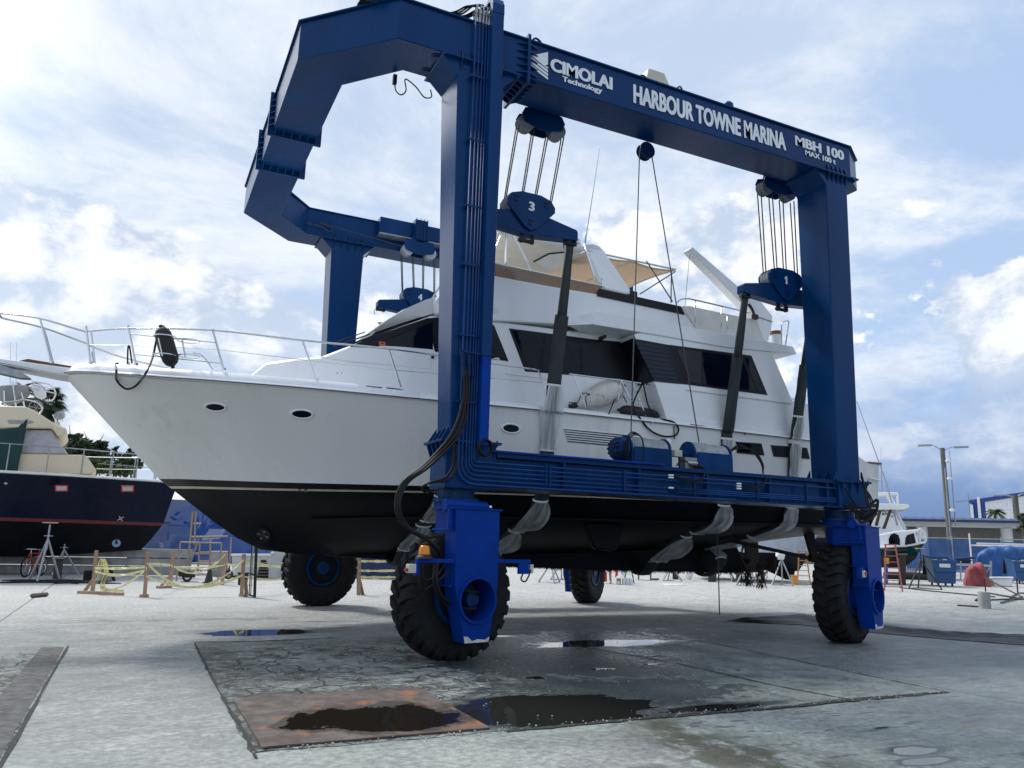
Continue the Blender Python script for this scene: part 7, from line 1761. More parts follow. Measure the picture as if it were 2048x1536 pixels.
for n in (.7, 2.3):
    for px in (((1834, 1090), (1838, 1058), (1850, 1066), (1853, 1082)), ((1840, 1088), (1842, 1059))): k.tube(curve([wp(W, *p, n) for p in px], 5), .04, 6)
    k.tube([wp(W, 1836, 1075, n), wp(W, 1853, 1074, n)], .03)
k.build('bow_rail', WHITE, lb_)
# white sport fisherman with tower, bow hidden by the lift
W = Wall(AZ(1760, 1162)); W.b += W.n*5; nc = 1.8; sf = WT('sport_fishing_boat', 'white fishing boat with a tall tower and outriggers behind the stern of the yacht', 'boat', W)
k = MB(); pprism(k, W, [(1690, 1130), (1690, 1070), (1740, 1062), (1812, 1066), (1818, 1078), (1800, 1120), (1760, 1135)], 0, 3.6); k.build('hull', GEL, sf, bevel=.15)
k = MB(); pprism(k, W, [(1695, 1070), (1700, 1030), (1745, 1021), (1790, 1026), (1812, 1066)], .5, 2.6); k.build('cabin', GEL, sf, bevel=.1)
k = MB(); pprism(k, W, [(1690, 1017), (1745, 1006), (1815, 1008), (1819, 1010), (1819, 1014), (1808, 1019), (1690, 1019)], .2, 3.2); k.build('hard_top', GEL, sf, bevel=.05)
k = MB(); pprism(k, W, [(1740, 987), (1748, 982), (1796, 983), (1798, 986), (1790, 988), (1740, 990)], .8, 2.); k.build('tower_roof', GEL, sf, bevel=.04)
k = MB()
for n in (.7, 2.9):
    for a, c in (((1741, 988), (1738, 1008)), ((1775, 988), (1786, 1008)), ((1780, 988), (1792, 1008)), ((1796, 986), (1797, 1008)), ((1784, 1018), (1800, 1056)), ((1792, 1018), (1813, 1058)), ((1770, 1018), (1790, 1056))): k.tube([wp(W, *a, n), wp(W, *c, n)], .045, 6)
    for f in (.3, .6, .85): k.tube([wp(W, 1784+16*f, 1018+38*f, n), wp(W, 1792+21*f, 1018+40*f, n)], .03, 5)
k.build('tower_leg', WHITE, sf, split=False)
k = MB(); k.tube([wp(W, 1795, 1050, .5), wp(W, 1775, 970, .5), wp(W, 1713, 800, .4)], [.05, .035, .02], 6); k.tube([wp(W, 1800, 1050, 3.1), wp(W, 1772, 963, 3.1)], .035, 6); k.tube([wp(W, 1764, 985, 1.8), wp(W, 1763, 918, 1.8)], [.04, .02], 6); k.tube([wp(W, 1762, 930, 1.8), wp(W, 1762, 887, 1.8)], .01, 5); k.build('outrigger', GALV, sf, split=False)
k = MB(); c = wp(W, 1764, 985, 1.8); k.ellipsoid(c, .25, .25, .12); k.ellipsoid(wp(W, 1749, 971, 1.8), .12, .12, .25); k.build('radar_dome', WHITE, sf)
for px, lab_ in (((1753, 1052, 1761, 1022), 0), ((1768, 1058, 1782, 1020), 1)):
    k = MB(); x0, y0, x1, y1 = px; pprism(k, W, [(x0-4, y0), (x0+3, y0), (x1+2, y1), (x1-4, y1)], -.6, .3); k.build('weathered_post', mat('old_brown_piling', (.06, .04, .025), .85, bump=.6, bscale=10), sf)
k = MB()
for x, y, w_, h in ((1752, 1027, 4, 2.5), (1764, 1026, 6, 3), (1771, 1026, 5, 2.5), (1782, 1031, 5, 2)): pprism(k, W, [(x, y), (x+w_, y), (x+w_-2, y+h), (x+1, y+h)], .42, .06)
k.build('graphic', BLACK, sf, split=False)
k = MB()
for y in (1068, 1074, 1081): k.tube([wp(W, 1766, y, -.3), wp(W, 1777, y, -.3)], .04, 5)
k.tube([wp(W, 1777, 1064, -.3), wp(W, 1775, 1090, -.3)], .05, 5); k.build('boarding_ladder', WHITE, sf)
stepladder(1787, 1182, 1091, 18, 'tall faded red stepladder leaning open in front of the green boat', mat('faded_red_fibreglass', (.45, .13, .11), .55), 7)
o, W = blk('stacked_bins', 'blue and yellow bins stacked behind the red stepladder', 'bins', [(1768, 1128), (1778, 1128), (1778, 1116), (1768, 1116)], .5, mat('amber_bin', (.6, .28, .03), .5), 'yellow_bin', .02, None, 1170)
k = MB(); pprism(k, W, [(1768, 1168), (1776, 1168), (1776, 1130), (1768, 1130)], 0, .5); k.build('blue_bin', mat('bright_blue_bin', (.01, .06, .3), .5), o)
# cardboard cartons on the ground
CARD = mat('brown_cardboard', None)
for i, (x0, x1, y0, y1, lb) in enumerate(((1797, 1812, 1158, 1142, 'carton with a blue side left of the other cartons'), (1813, 1833, 1158, 1143, 'wide cardboard carton in the middle of the row by the black pipe'), (1834, 1842, 1158, 1145, 'narrow carton right of the wide one by the black pipe'), (1850, 1867, 1157, 1148, 'low carton just left of the blue dumpster'))):
    o, W = blk('cardboard_carton', lb, 'carton', [(x0, y0), (x1, y0), (x1, y1), (x0, y1)], .8, CARD, 'box', .01)
    k = MB(); pprism(k, W, [(x0+2, y1+1.5), (x1-2, y1+1.5), (x1-2, y1+2.3), (x0+2, y1+2.3)], -.012, .008); k.build('tape', GELD, o)
    if i == 0: k = MB(); pprism(k, W, [(x0+1, y0-.5), (x1-6, y0-.5), (x1-6, y0-10), (x0+1, y0-10)], -.02, .012); k.build('blue_panel', mat('bright_blue_bin', None), o)
k = MB(); k.cyl(AZ(1770, 1160)+Vector((0, 0, .25)), AZ(1875, 1163)+Vector((0, 0, .25)), .2, n=14); tag(k.build('pipe', BLACK), 'long black pipe lying on the ground behind the red stepladder', 'pipe')
# dumpsters
DB = mat('dumpster_blue', (.008, .07, .21), .45, var=.25, dirt=(.02, .04, .09), dirt_amt=.6, vscale=4)
def dumpster(px, label, pxs):
    xl, xm, xr, yb = pxs; W = Wall(AZ(px, yb), 38); o = WT('dumpster', label, 'dumpster', W, 'blue dumpsters')
    L_ = W.at(xm, yb)[0]-W.at(xl, yb)[0]; h = 1.22; d = 1.25; a = W.at(xl, yb)[0]
    k = MB(); k.prism([W.w(a, 0, .14), W.w(a+L_, 0, .14), W.w(a+L_+.12, 0, h), W.w(a-.12, 0, h)], W.n*.02)
    k.prism([W.w(a-.12, 0, h), W.w(a, 0, .14), W.w(a, d, .14), W.w(a-.12, d, h*1.12)], W.u*.02); k.prism([W.w(a+L_+.12, 0, h), W.w(a+L_, 0, .14), W.w(a+L_, d, .14), W.w(a+L_+.12, d, h*1.12)], -W.u*.02)
    k.prism([W.w(a, d-.02, .14), W.w(a+L_, d-.02, .14), W.w(a+L_+.12, d-.02, h*1.12), W.w(a-.12, d-.02, h*1.12)], W.n*.02); k.prism([W.w(a, 0, .14), W.w(a+L_, 0, .14), W.w(a+L_, d, .14), W.w(a, d, .14)], (0, 0, .03))
    k.build('bin', DB, o, bevel=.006)
    k = MB(); k.prism([W.w(a-.16, -.05, h-.1), W.w(a+L_+.16, -.05, h-.1), W.w(a+L_+.16, -.05, h), W.w(a-.16, -.05, h)], W.n*.05); k.prism([W.w(a-.02, -.1, h*.55), W.w(a+L_+.02, -.1, h*.55), W.w(a+L_+.02, -.1, h*.68), W.w(a-.02, -.1, h*.68)], W.n*.1); k.build('lip', DB, o)
    k = MB(); k.prism([W.w(a-.14, d, h*1.1), W.w(a+L_+.14, d, h*1.1), W.w(a+L_+.14, d+.32, h*.4), W.w(a-.14, d+.32, h*.4)], W.n*.03); k.build('lid', BLACK, o)
    for u in (a+.12, a+L_-.12):
        for n in (.12, d-.15): k = MB(); c = W.w(u, n, .07); k.cyl(c-W.u*.03, c+W.u*.03, .07, n=12); k.build('castor', BLACK, o)
    k = MB(); k.prism([W.w(a+.2, -.006, h*.72), W.w(a+L_*.8, -.006, h*.72), W.w(a+L_*.8, -.006, h*.86), W.w(a+.2, -.006, h*.86)], W.n*.004); k.build('sign_strip', GELD, o)
    k = MB()
    for i in range(3): k.prism([W.w(a+L_+.09, .2+.35*i, h*.75), W.w(a+L_+.09, .35+.35*i, h*.75), W.w(a+L_+.10, .35+.35*i, h*.9), W.w(a+L_+.10, .2+.35*i, h*.9)], W.u*.02)
    k.build('sticker', GELD, o, split=False)
    k = MB(); rr = random.Random(px)
    for i in range(9): c = W.w(a+rr.uniform(.1, L_-.1), rr.uniform(.2, d-.2), h*.9); k.ellipsoid(c, rr.uniform(.1, .25), rr.uniform(.1, .25), rr.uniform(.12, .25), 8, 5)
    k.build('rubbish', mat('pale_rubbish', (.4, .36, .3), .9, var=.5), o, split=False)
dumpster(1888, 'blue dumpster on castors left of the red tarp', (1873, 1912, 1930, 1173)); dumpster(2042, 'blue dumpster cut off by the right edge of the photo', (2036, 2080, 2095, 1168))
# red tarp over a machine
def lumpy(name, label, cat, W, px, depth, m_, seed=1, amp=.05):
    """draped cover: outline measured upright, cloth folds as real relief"""
    P = [W.at(*p) for p in px]; us = [p[0] for p in P]; u0, u1 = min(us), max(us); n = 26; rr = random.Random(seed)
    def ztop(u):
        best = 0
        for (a, p), (c, q) in zip(P, P[1:]):
            if min(a, c) <= u <= max(a, c) and abs(c-a) > 1e-6: best = max(best, p+(q-p)*(u-a)/(c-a))
        return best
    rings = []
    for i in range(n+1):
        u = u0+(u1-u0)*i/n; zt = max(ztop(u), .05); e = min(i, n-i)/n; row = []
        for j in range(18):
            t = j/17; 
            if t < .45: q = (0, zt*t/.45)
            elif t < .6: q = (depth*(t-.45)/.15, zt)
            else: q = (depth, zt*(1-(t-.6)/.4))
            w_ = amp*(math.sin(u*9+seed+q[1]*1.5)+.6*math.sin(u*21+q[1]*4)+.6*math.sin(q[1]*8+u*5))
            row.append(W.w(u+w_*.3, q[0]-w_*.8-(.12*(1-q[1]/max(zt, .1)) if q[0] == 0 else 0), max(q[1]+w_*.2*(1 if q[1] > .1 else 0), .005)))
        rings.append(row)
    k = MB(); k.loft(rings, False, False); k.add(rings[0], [tuple(range(18))]); k.add(rings[-1], [tuple(range(18))]); k.weld = True
    return tag(k.build(name, m_, smooth=True), label, cat)
lumpy('red_tarp', 'faded red tarp draped over a machine beside the blue dumpster', 'tarp', Wall(AZ(1955, 1173), 50), [(1933, 1172), (1934, 1141), (1943, 1133), (1963, 1124), (1968, 1130), (1980, 1168), (1981, 1172)], 1.1, mat('faded_red_tarp', (.27, .06, .065), .75, var=.25, vscale=2, bump=.6, bscale=8), 3, .085)
o, W = blk('storage_chest', 'white lidded chest on the ground right of the red tarp', 'chest', [(1986, 1172), (2025, 1173), (2025, 1157), (1984, 1158)], .9, WHITE, 'body', .03)
k = MB(); pprism(k, W, [(1978, 1157), (2027, 1157), (2027, 1154.5), (1978, 1154.5)], -.05, 1.); k.build('lid', WHITE, o, bevel=.01)
for i in range(3):
    blk('firewood', f"short brown timber in the small heap between the red tarp and white chest, {('bottom', 'middle', 'top')[i]} one", 'timber', [(1977-i, 1172-4*i), (1990-2*i, 1172-4*i), (1990-2*i, 1168.5-4*i), (1977-i, 1168.5-4*i)], .3, WOOD, 'wood', .01, 'timbers in the small heap', 1173)
# pallet rack with covered skiff
W = Wall(AZ(1910, 1163)); W.b += W.n*3; o = WT('storage_rack', 'rusty white pallet rack behind the blue dumpster', 'rack', W)
k = MB(); RK = mat('rusty_white_rack', (.5, .47, .43), .6, dirt=(.3, .1, .04), dirt_amt=.7, vscale=3)
for px in (1853, 1920, 1981): k = MB(); pprism(k, W, [(px, 1163), (px+3, 1163), (px+3, 1122), (px, 1122)], 0, .1); k.build('rack_post', GALV, o); k = MB(); pprism(k, W, [(px, 1163), (px+3, 1163), (px+3, 1122), (px, 1122)], 1.2, .1); k.build('rack_post', GALV, o)
for n in (0, 1.2): k = MB(); pprism(k, W, [(1852, 1128), (1984, 1134), (1984, 1130), (1852, 1124)], n-.08, .08); k.build('rack_beam', RK, o)
k = MB(); pprism(k, W, [(1860, 1160), (1862, 1160), (1884, 1130), (1881, 1130)], .05, .05); pprism(k, W, [(1967, 1152), (1969, 1153), (1981, 1135), (1979, 1133)], .05, .05); k.build('rack_brace', GALV, o)
W2_ = Wall(AZ(1910, 1163)); W2_.b += W2_.n*3.6
sk_ = WT('covered_skiff', 'skiff under a dark blue cover lying on the rack', 'boat', W2_)
k = MB(); pprism(k, W2_, [(1842, 1109), (1865, 1113), (1905, 1117), (1950, 1113), (1952, 1116), (1930, 1121), (1900, 1123), (1870, 1122), (1848, 1115)], 0, 1.5); k.build('cover', mat('navy_boat_cover', (.012, .03, .09), .8, bump=.5, bscale=5), sk_, bevel=.05)
k = MB(); pprism(k, W2_, [(1850, 1118), (1900, 1125), (1945, 1120), (1940, 1126), (1855, 1125)], .15, 1.2); k.build('hull', BLACK, sk_, bevel=.04)
lumpy('blue_tarp', 'big creased blue tarp over stored goods at the right edge', 'tarp', (lambda w_: (setattr(w_, 'b', w_.b+w_.n*5.5), w_)[1])(Wall(AZ(2000, 1166))), [(1950, 1166), (1952, 1112), (1960, 1103), (1981, 1092), (2010, 1092), (2060, 1093), (2085, 1095), (2086, 1166)], 2.2, mat('blue_poly_tarp', (.015, .09, .29), .5, var=.25, vscale=1.5, bump=.5, bscale=4), 5, .11)
# fence with posts, chain link and blue windscreen
W = Wall(AZ(1945, 1160), 48); W.b += W.n*9; fn = WT('yard_fence', 'chain link fence with hazy blue screen across the right background', 'fence', W)
ua, ub = W.at(1795, 1100)[0], 24.; zt0 = W.at(1830, 1075)[1]
SC2 = mat('faded_blue_screen', (.05, .14, .36), .8, var=.3, vscale=.8, alpha=.62)
k = MB(); k.prism([W.w(ua, 0, .2), W.w(ub, 0, .2), W.w(ub, 0, zt0-.35), W.w(ua, 0, zt0-.1)], W.n*.006); k.build('screen', SC2, fn)
k = MB(); k.tube([W.w(ua, -.05, zt0), W.w(ub, -.05, zt0)], .035, 6); k.build('top_rail', GALV, fn); k = MB(); k.tube([W.w(ua+5, -.08, zt0-.32), W.w(ub, -.08, zt0-.32)], .06, 6); k.build('mid_rail', GELD, fn)
for i in range(11): k = MB(); u = ua+.5+i*3.; k.tube([W.w(u, -.06, 0), W.w(u, -.06, zt0+.15)], .045, 6); k.build('fence_post', GALV, fn)
# lower white rail gate in front
W = Wall(AZ(1960, 1160), 48); W.b += W.n*7; o = WT('pipe_gate', 'white pipe gate standing before the blue screen', 'gate', W)
k = MB(); z = W.at(1960, 1091)[1]; ul = W.at(1943, 1120)[0]; k.tube([W.w(ul, 0, 0), W.w(ul, 0, z+.8)], .05, 6); k.build('gate_post', GELD, o); k = MB(); k.tube([W.w(ul, 0, z), W.w(ul+14, 0, z)], .05, 6); k.build('gate_rail', GELD, o)
# low office building and warehouse
W = Wall(AZ(1930, 1150), 40); W.b = W.b.normalized()*88; ob_ = WT('marina_office', 'long low white building with a dark blue eave behind the fence', 'building', W)
zr = W.at(1940, 1036)[1]; ze = W.at(1940, 1043)[1]; zb_ = W.at(1940, 1055)[1]; ul, ur = -16., 34.
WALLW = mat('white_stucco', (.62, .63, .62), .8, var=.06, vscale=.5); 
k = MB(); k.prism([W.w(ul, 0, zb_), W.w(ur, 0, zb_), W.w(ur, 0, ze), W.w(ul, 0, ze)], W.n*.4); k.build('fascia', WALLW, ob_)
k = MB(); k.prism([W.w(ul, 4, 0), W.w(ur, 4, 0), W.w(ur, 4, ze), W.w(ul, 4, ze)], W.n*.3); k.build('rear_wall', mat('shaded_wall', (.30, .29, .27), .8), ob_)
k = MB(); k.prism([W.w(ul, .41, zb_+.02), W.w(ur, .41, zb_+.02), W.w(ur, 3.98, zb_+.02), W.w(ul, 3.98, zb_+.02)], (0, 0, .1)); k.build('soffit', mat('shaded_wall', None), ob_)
k = MB(); k.prism([W.w(ul-.5, -1.0, ze-.1), W.w(ul-.5, -1.0, ze+.12), W.w(ul-.5, .2, zr), W.w(ul-.5, 8, zr+.15), W.w(ul-.5, 8, ze)], W.u*(ur-ul+1)); k.build('roof', mat('dark_blue_metal_roof', (.012, .028, .10), .35), ob_)
k = MB()
for i in range(60): u = ul+i*.85; k.prism([W.w(u, -1.04, ze-.1), W.w(u, -1.04, ze+.13), W.w(u, .2, zr+.04), W.w(u, .2, zr-.1)], W.u*.08)
k.build('roof_rib', mat('blue_metal_rib', (.03, .06, .18), .4), ob_, split=False)
for i in range(6): k = MB(); c = W.w(ul+5.2+i*7.4, .3, 0); k.cyl(c, c+Vector((0, 0, zb_-.01)), .5, n=20); k.build('column', WALLW, ob_)
for i in range(4): k = MB(); u = ul+2+i*9; k.prism([W.w(u, 3.9, 1.2), W.w(u+3.2, 3.9, 1.2), W.w(u+3.2, 3.9, 2.7), W.w(u, 3.9, 2.7)], W.n*.09); k.build('window', GLASS, ob_)
W = Wall(AZ(1945, 1150), 62); W.b = W.b.normalized()*150; wh_ = WT('warehouse', 'tall metal warehouse, blue at the end and white along the side', 'building', W)
a = W.at(1943, 1006); c = W.at(1970, 1004); e_ = W.at(2048, 992); 
BM = mat('blue_metal_siding', (.012, .05, .26), .45); WM = mat('white_metal_siding', (.72, .73, .75), .5)
def siding(n0, ua, ub, za, zb, nm, m_, px_=.55):
    k = MB(); n = max(2, int((ub-ua)/px_)); P = []
    for i in range(n*2+1):
        u = ua+(ub-ua)*i/(n*2); P.append((u, n0+(.10 if i % 2 else 0)))
    k.loft([[W.w(u, n_, 0) for u, n_ in P], [W.w(u, n_, za+(zb-za)*(u-ua)/(ub-ua)) for u, n_ in P]], False, False); k.build(nm, m_, wh_, split=False)
siding(0, a[0], c[0], a[1], c[1], 'blue_wall', BM); siding(0, c[0], e_[0]+25, c[1], e_[1]+(e_[1]-c[1])/(e_[0]-c[0])*25, 'white_wall', WM)
k = MB(); sl = (e_[1]-c[1])/(e_[0]-c[0]); k.prism([W.w(a[0]-.3, -.2, a[1]-.05), W.w(e_[0]+25, -.2, e_[1]+sl*25), W.w(e_[0]+25, -.2, e_[1]+sl*25+.5), W.w(a[0]-.3, -.2, a[1]+.45)], W.n*20); k.build('roof_edge', BM, wh_)
k = MB(); k.prism([W.w(a[0]-.01, .1, 0), W.w(a[0]-.01, 20, 0), W.w(a[0]-.01, 20, a[1]), W.w(a[0]-.01, .1, a[1])], W.u*.1); k.build('end_wall', BM, wh_)
for px in (1944, 1959): k = MB(); u = W.at(px, 1020)[0]; k.prism([W.w(u-.2, -.3, 0), W.w(u+.2, -.3, 0), W.w(u+.2, -.3, a[1]+(1. if px > 1950 else -.3)), W.w(u-.2, -.3, a[1]+(1. if px > 1950 else -.3))], W.n*.3); k.build('downpipe', WHITE, wh_)
# lamp posts
PW = mat('grey_timber_pole', (.13, .135, .11), .85, var=.3, streak=True, bump=.4, bscale=10)
def lamp_post(px, py_top, py_base, dist, arms, label, r=.2):
    d = ray(px, py_base); base = Vector((d.x, d.y, 0)).normalized()*dist; W = Wall(base); top = W.at(px, py_top); o = WT('lamp_post', label, 'lamp post', W, 'twin armed lamp posts')
    z = top[1]; k = MB(); k.cyl(W.w(top[0], 0, 0), W.w(top[0], 0, z), r*1.25, r, 14); k.build('pole', PW, o)
    for (ax, ay, bx, by) in arms:
        P = curve([W.w(top[0], 0, z-.25), wp(W, (px+ax)/2, (by+ay)/2-.5), wp(W, ax, ay)], 6); k = MB(); k.tube(P, r*.22, 6); k.build('arm', GALV, o)
        k = MB(); s = 1 if ax > px else -1; c = wp(W, ax, ay); k.prism([c-W.u*s*.1-W.n*.14, c+W.u*s*.8-W.n*.14, c+W.u*s*.85+W.n*.14, c-W.u*s*.1+W.n*.14], (0, 0, -.12)); k.build('lamp_head', GREY, o)
    return W, o, top
W, o, top = lamp_post(1884.5, 896, 1076, 66, ((1860, 889, 1884, 899), (1911, 893, 1886, 900)), 'tall timber lamp post with two drooping arms before the long building', .16)
k = MB(); k.tube([W.w(top[0]+.06, -.29, 2.2), W.w(top[0]+.05, -.25, top[1]-1.5)], .045, 6); k.build('conduit', GALV, o)
k = MB()
for z in (4.6, 6.9, 8.2): c = W.w(top[0]+.3, -.2, z); k.ellipsoid(c, .22, .18, .14)
k.build('camera_unit', WHITE, o)
k = MB(); k.tube([W.w(top[0]+.6, 0, 5.2), W.w(top[0]+1.6, 0, 5.4)], .05); k.tube([W.w(top[0]+1.4, 0, 4.2), W.w(top[0]+1.4, 0, 5.9)], .03); k.tube([W.w(top[0]+.45, 0, 3.5), W.w(top[0]+.45, 0, 9.)], [.05, .02], 5); k.build('antenna_arm', GALV, o)
lamp_post(2029.5, 991, 1076, 105, ((2003, 990, 2028, 993), (2052, 986, 2031, 993)), 'smaller timber lamp post in front of the warehouse wall', .3)
# fallen stand frame and concrete cylinder
DK = mat('dark_steel_tube', None)
o = thing('stand_frame', 'dark tubular stand frame lying tipped over on the concrete at the right', 'boat stand', tuple(AZ(2000, 1195)))
def gp(x, y, z=.04): p = AZ(x, y); return Vector((p.x, p.y, z))
W = Wall(AZ(1970, 1188)); k = MB(); rr_ = .028
apex = wp(W, 1968, 1155); k.tube([apex, gp(1972, 1187)], rr_); k.tube([apex, gp(2044, 1196)], rr_); k.tube([gp(1972, 1187), gp(2044, 1200)], rr_); k.tube([gp(1972, 1187), gp(1951, 1203)], rr_); k.tube([gp(1951, 1203), gp(2060, 1200)], rr_); k.tube([gp(2002, 1208), gp(2046, 1196)], rr_); k.build('tube_frame', DK, o, split=False)
o2_ = thing('stand_frame', 'dark stand frame half out of the photo at the right edge', 'boat stand', tuple(AZ(2050, 1190))); W = Wall(AZ(2035, 1188)); k = MB(); apex = wp(W, 2033, 1156); k.tube([apex, gp(2036, 1188)], rr_); k.tube([apex, gp(2080, 1192)], rr_); k.tube([gp(2036, 1188), gp(2090, 1190)], rr_); k.tube([gp(2036, 1188), gp(2020, 1198)], rr_); k.build('tube_frame', DK, o2_, split=False)
k = MB(); c = AZ(1970, 1217); k.lathe([(.165, 0), (.165, .47), (.15, .48), (.13, .46), (0, .46)], c, 'z', 24); tag(k.build('concrete_cylinder', CONC), 'short grey concrete cylinder standing before the tipped stand frame', 'concrete block')
k = MB(); k.tube([gp(1915, 1212, .02), gp(1960, 1215, .02)], .025); tag(k.build('rod', DK), 'dark rod lying left of the concrete cylinder', 'rod')
k = MB(); k.tube([gp(1800, 1176, .02), gp(1860, 1183, .02), gp(1990, 1195, .02)], .025, 5); tag(k.build('ground_cable', HOSE), 'dark cable running over the concrete from the green boat to the tipped frame', 'cable')
# folded black tarp lying along the ground behind the rear tyre
edge_n = [(1452, 1243), (1520, 1247), (1600, 1250), (1700, 1262), (1800, 1271), (1900, 1280), (2060, 1292)]; edge_f = [(1458, 1241), (1540, 1236), (1604, 1229), (1700, 1243), (1800, 1256), (1900, 1265), (2060, 1272)]
k = MB(); rows_ = []; N_ = 90
def along_px(L_, f):
    x = L_[0][0]+(L_[-1][0]-L_[0][0])*f
    return AZ(x, ip(x, L_))
for i in range(N_+1):
    f = i/N_; a, c = along_px(edge_n, f), along_px(edge_f, f); row = []
    for j in range(31):
        g_ = j/30; p = a.lerp(c, g_); h = .025+.03*abs(math.sin(g_*17+1.2*math.sin(f*8)))+.02*math.sin(g_*41+f*9)+.008*math.sin(f*60+g_*8); h *= math.sin(math.pi*min(1, max(0, g_)))**.4*min(1, f*14+.1); row.append((p.x, p.y, max(.01, h)))
    rows_.append(row)
k.loft(rows_, False, False); tag(k.build('folded_tarp', mat('black_tarp', (.009, .009, .011), .55, bump=.5, bscale=15), smooth=True), 'long folded black tarp lying on the ground behind the near rear tyre', 'tarp')
# loose pebbles and scraps
k = MB(); rr = random.Random(21)
for i in range(420):
    x = rr.uniform(.9, 9); y = rr.uniform(6.0, 12.6) if rr.random() < .5 else 6.37+rr.gauss(0, .05); s = rr.uniform(.003, .011)
    k.ellipsoid((x, y, .012+s*.4), s, s*rr.uniform(.6, 1.2), s*.7, 6, 4)
tag(k.build('gravel', mat('pale_gravel', (.4, .39, .36), .9, var=.6, vscale=40), split=False), 'scattered pebbles on the cracked ground', 'gravel', None, 'stuff')

# ------------------------------------------------------------------ trees and palms
LEAF = [mat('dark_leaves', (.022, .045, .018), .6, var=.45, vscale=.9), mat('mid_leaves', (.05, .085, .028), .6, var=.4, vscale=.9), mat('yellow_green_leaves', (.11, .145, .035), .6, var=.35, vscale=.9)]
BARK = mat('grey_bark', (.11, .09, .07), .9, bump=.5, bscale=12)
def tree(px, py_base_dist, blobs, label, leaf=(0, 1), n=2600, size=.22, twigs=(), seed=1):
    """blobs: (px, py, r_px) lumps of crown measured upright at that distance"""
    dist = py_base_dist; d = ray(px, 1060); base = Vector((d.x, d.y, 0)).normalized()*dist; W = Wall(base); rr = random.Random(seed)
    o = WT('tree', label, 'tree', W, 'trees beyond the yard'); sc = dist/F_PX
    k = MB(); cs = []
    for bx, by, br in blobs: u, z = W.at(bx, by); cs.append((u, rr.uniform(-.6, .6)*br*sc, z, br*sc*1.02))
    k.tube([W.w(0, 0, 0), W.w(.1, 0, min(c[2] for c in cs)*.6), W.w(0, .1, min(c[2] for c in cs))], [.22, .17, .12], 8)
    for u, n_, z, r in cs: k.tube([W.w(0, 0, min(c[2] for c in cs)*.6), W.w(u*.5, n_*.5, z*.75), W.w(u, n_, z)], [.12, .07, .02], 6)
    for tx, ty, ex, ey in twigs: k.tube([wp(W, tx, ty), wp(W, (tx+ex)/2+1, (ty+ey)/2), wp(W, ex, ey)], [.05, .03, .012], 5)
    k.build('trunk', BARK, o, split=False)
    q = MB(); tot = sum(c[3]**2 for c in cs)
    for u, n_, z, r in cs:
        m = int(n*r*r/tot); sub = [(rr.gauss(0, .5), rr.gauss(0, .5), rr.gauss(0, .5)) for _ in range(max(5, m//26))]
        for i in range(m):
            s = rr.choice(sub); p = Vector((s[0]+rr.gauss(0, .13), s[1]+rr.gauss(0, .13), s[2]+rr.gauss(0, .13)))
            if p.length > 1.15: continue
            c = W.w(u+p.x*r, n_+p.y*r, z+p.z*r*.8); a = Vector((rr.gauss(0, 1), rr.gauss(0, 1), rr.gauss(0, 1))).normalized(); b_ = a.orthogonal().normalized(); e2 = a.cross(b_); L_ = size*rr.uniform(.6, 1.2)
            q.cur = 0 if rr.random() < .62 else 1
            q.add([c-b_*L_, c+e2*L_*.35, c+b_*L_, c-e2*L_*.35], [(0, 1, 2, 3)])
    q.build('crown', [LEAF[leaf[0]], LEAF[leaf[1]]], o, split=False)
tree(165, 62, [(128, 880, 16), (150, 883, 18), (142, 905, 24), (172, 897, 18), (195, 900, 18), (170, 918, 20), (205, 888, 10), (205, 915, 14), (128, 905, 16)], 'dark bushy tree between the trawler cabin and the white bow', (0, 1), 5200, .26, ((139, 880, 139, 850), (174, 885, 168, 862), (197, 885, 208, 868)), 2)
tree(255, 64, [(240, 918, 14), (262, 905, 11), (250, 930, 16), (275, 925, 14), (225, 912, 9), (233, 897, 5)], 'thin see-through tree just left of the white bow stem', (0, 1), 1500, .24, ((240, 915, 230, 897),), 3)
tree(215, 56, [(195, 936, 13), (215, 938, 14), (235, 938, 13), (255, 942, 12), (180, 930, 10)], 'bright green shrub behind the bow rail of the trawler', (1, 2), 2600, .22, (), 4)
tree(2046, 74, [(2052, 1040, 12), (2050, 1056, 12), (2060, 1048, 14)], 'green tree at the right edge beside the long building', (0, 1), 900, .2, (), 6)
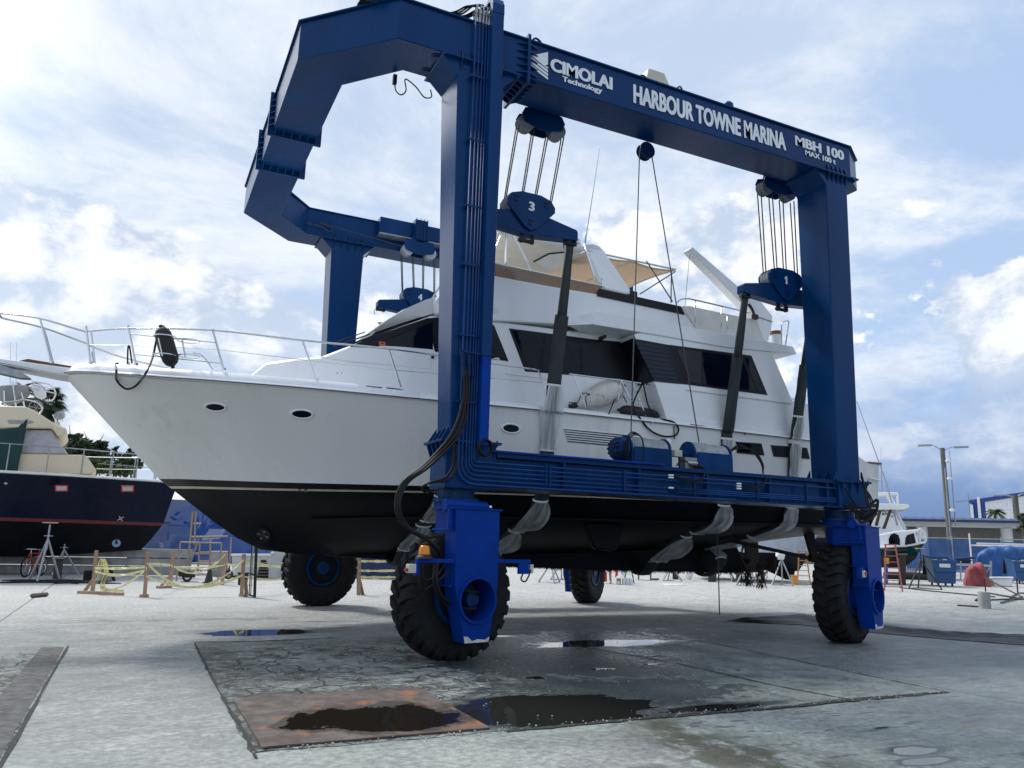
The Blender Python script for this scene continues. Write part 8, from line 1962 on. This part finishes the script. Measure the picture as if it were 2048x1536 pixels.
def palm(px, py_crown, dist, r_px, label, seed=1, fan=False, n=34, grow=LEAF[0]):
    d = ray(px, 1060); base = Vector((d.x, d.y, 0)).normalized()*dist; W = Wall(base); rr = random.Random(seed); u, z = W.at(px, py_crown); R0 = r_px*dist/F_PX
    o = WT('palm_tree', label, 'palm', W, 'palms'); k = MB(); k.tube([W.w(u*.2, 0, 0), W.w(u*.5, .1, z*.5), W.w(u, 0, z)], [.2, .17, .15], 9); k.build('trunk', BARK, o)
    q = MB()
    for i in range(n):
        a = rr.uniform(0, 6.28); up = rr.uniform(-.75, 1.); dirh = W.u*math.cos(a)+W.n*math.sin(a); L_ = R0*rr.uniform(.8, 1.05)
        P = [W.w(u, 0, z)+dirh*(L_*t*math.cos(up*.9))+Vector((0, 0, L_*(t*math.sin(up*.9)-.5*t*t))) for t in [j/7 for j in range(8)]]
        if fan:
            c = P[4]; out = (P[4]-P[0]).normalized(); sd_ = out.cross(Vector((0, 0, 1))).normalized()
            q.ribbon(P[:5], sd_*.03, .01)
            for j in range(17):
                an = (j-8)*.2; e = c+(out*math.cos(an)+sd_*math.sin(an))*L_*.5*(1-.25*abs(j-8)/8); mid_ = c.lerp(e, .6); e = e-Vector((0, 0, L_*.16)); nn = (out*-math.sin(an)+sd_*math.cos(an))*L_*.045
                q.add([c, mid_+nn, e, mid_-nn], [(0, 1, 2, 3)])
        else:
            q.ribbon(P, dirh.cross(Vector((0, 0, 1)))*.04, .02)
            for j in range(1, 8):
                for s in (-1, 1):
                    for g_ in (0, .33, .66):
                        p = P[j-1].lerp(P[j], g_); sd_ = dirh.cross(Vector((0, 0, 1)))*s; e = p+sd_*L_*.26+dirh*L_*.1-Vector((0, 0, L_*.14)); q.add([p, p.lerp(e, .5)+dirh*.05, e, p.lerp(e, .5)-dirh*.05], [(0, 1, 2, 3)])
    q.build('crown', grow, o, split=False)
palm(72, 795, 58, 52, 'dark fan palm behind the radar of the navy trawler', 5, True, 46)
palm(1990, 1022, 110, 17, 'small feathery palm above the roof of the long building', 8, False, 26, LEAF[1])
# distant belt of greenery hiding the horizon
q = MB(); rr = random.Random(31)
for i in range(5200):
    az = R(rr.uniform(-24, 66)); dd = rr.uniform(190, 240); c = Vector((math.sin(az)*dd, math.cos(az)*dd, 0)); h = 3.2+1.6*math.sin(az*31)+1.2*math.sin(az*77+1); z = h*abs(rr.gauss(.3, .4)); a = Vector((rr.gauss(0, 1), rr.gauss(0, 1), rr.gauss(0, 1))).normalized(); b_ = a.orthogonal().normalized(); e2 = a.cross(b_); L_ = rr.uniform(.7, 1.5)
    c.z = max(z, .3); q.add([c-b_*L_, c+e2*L_*.6, c+b_*L_, c-e2*L_*.6], [(0, 1, 2, 3)])
tag(q.build('distant_greenery', LEAF[0], split=False), 'low dark belt of far-off trees along the horizon', 'trees', None, 'stuff')
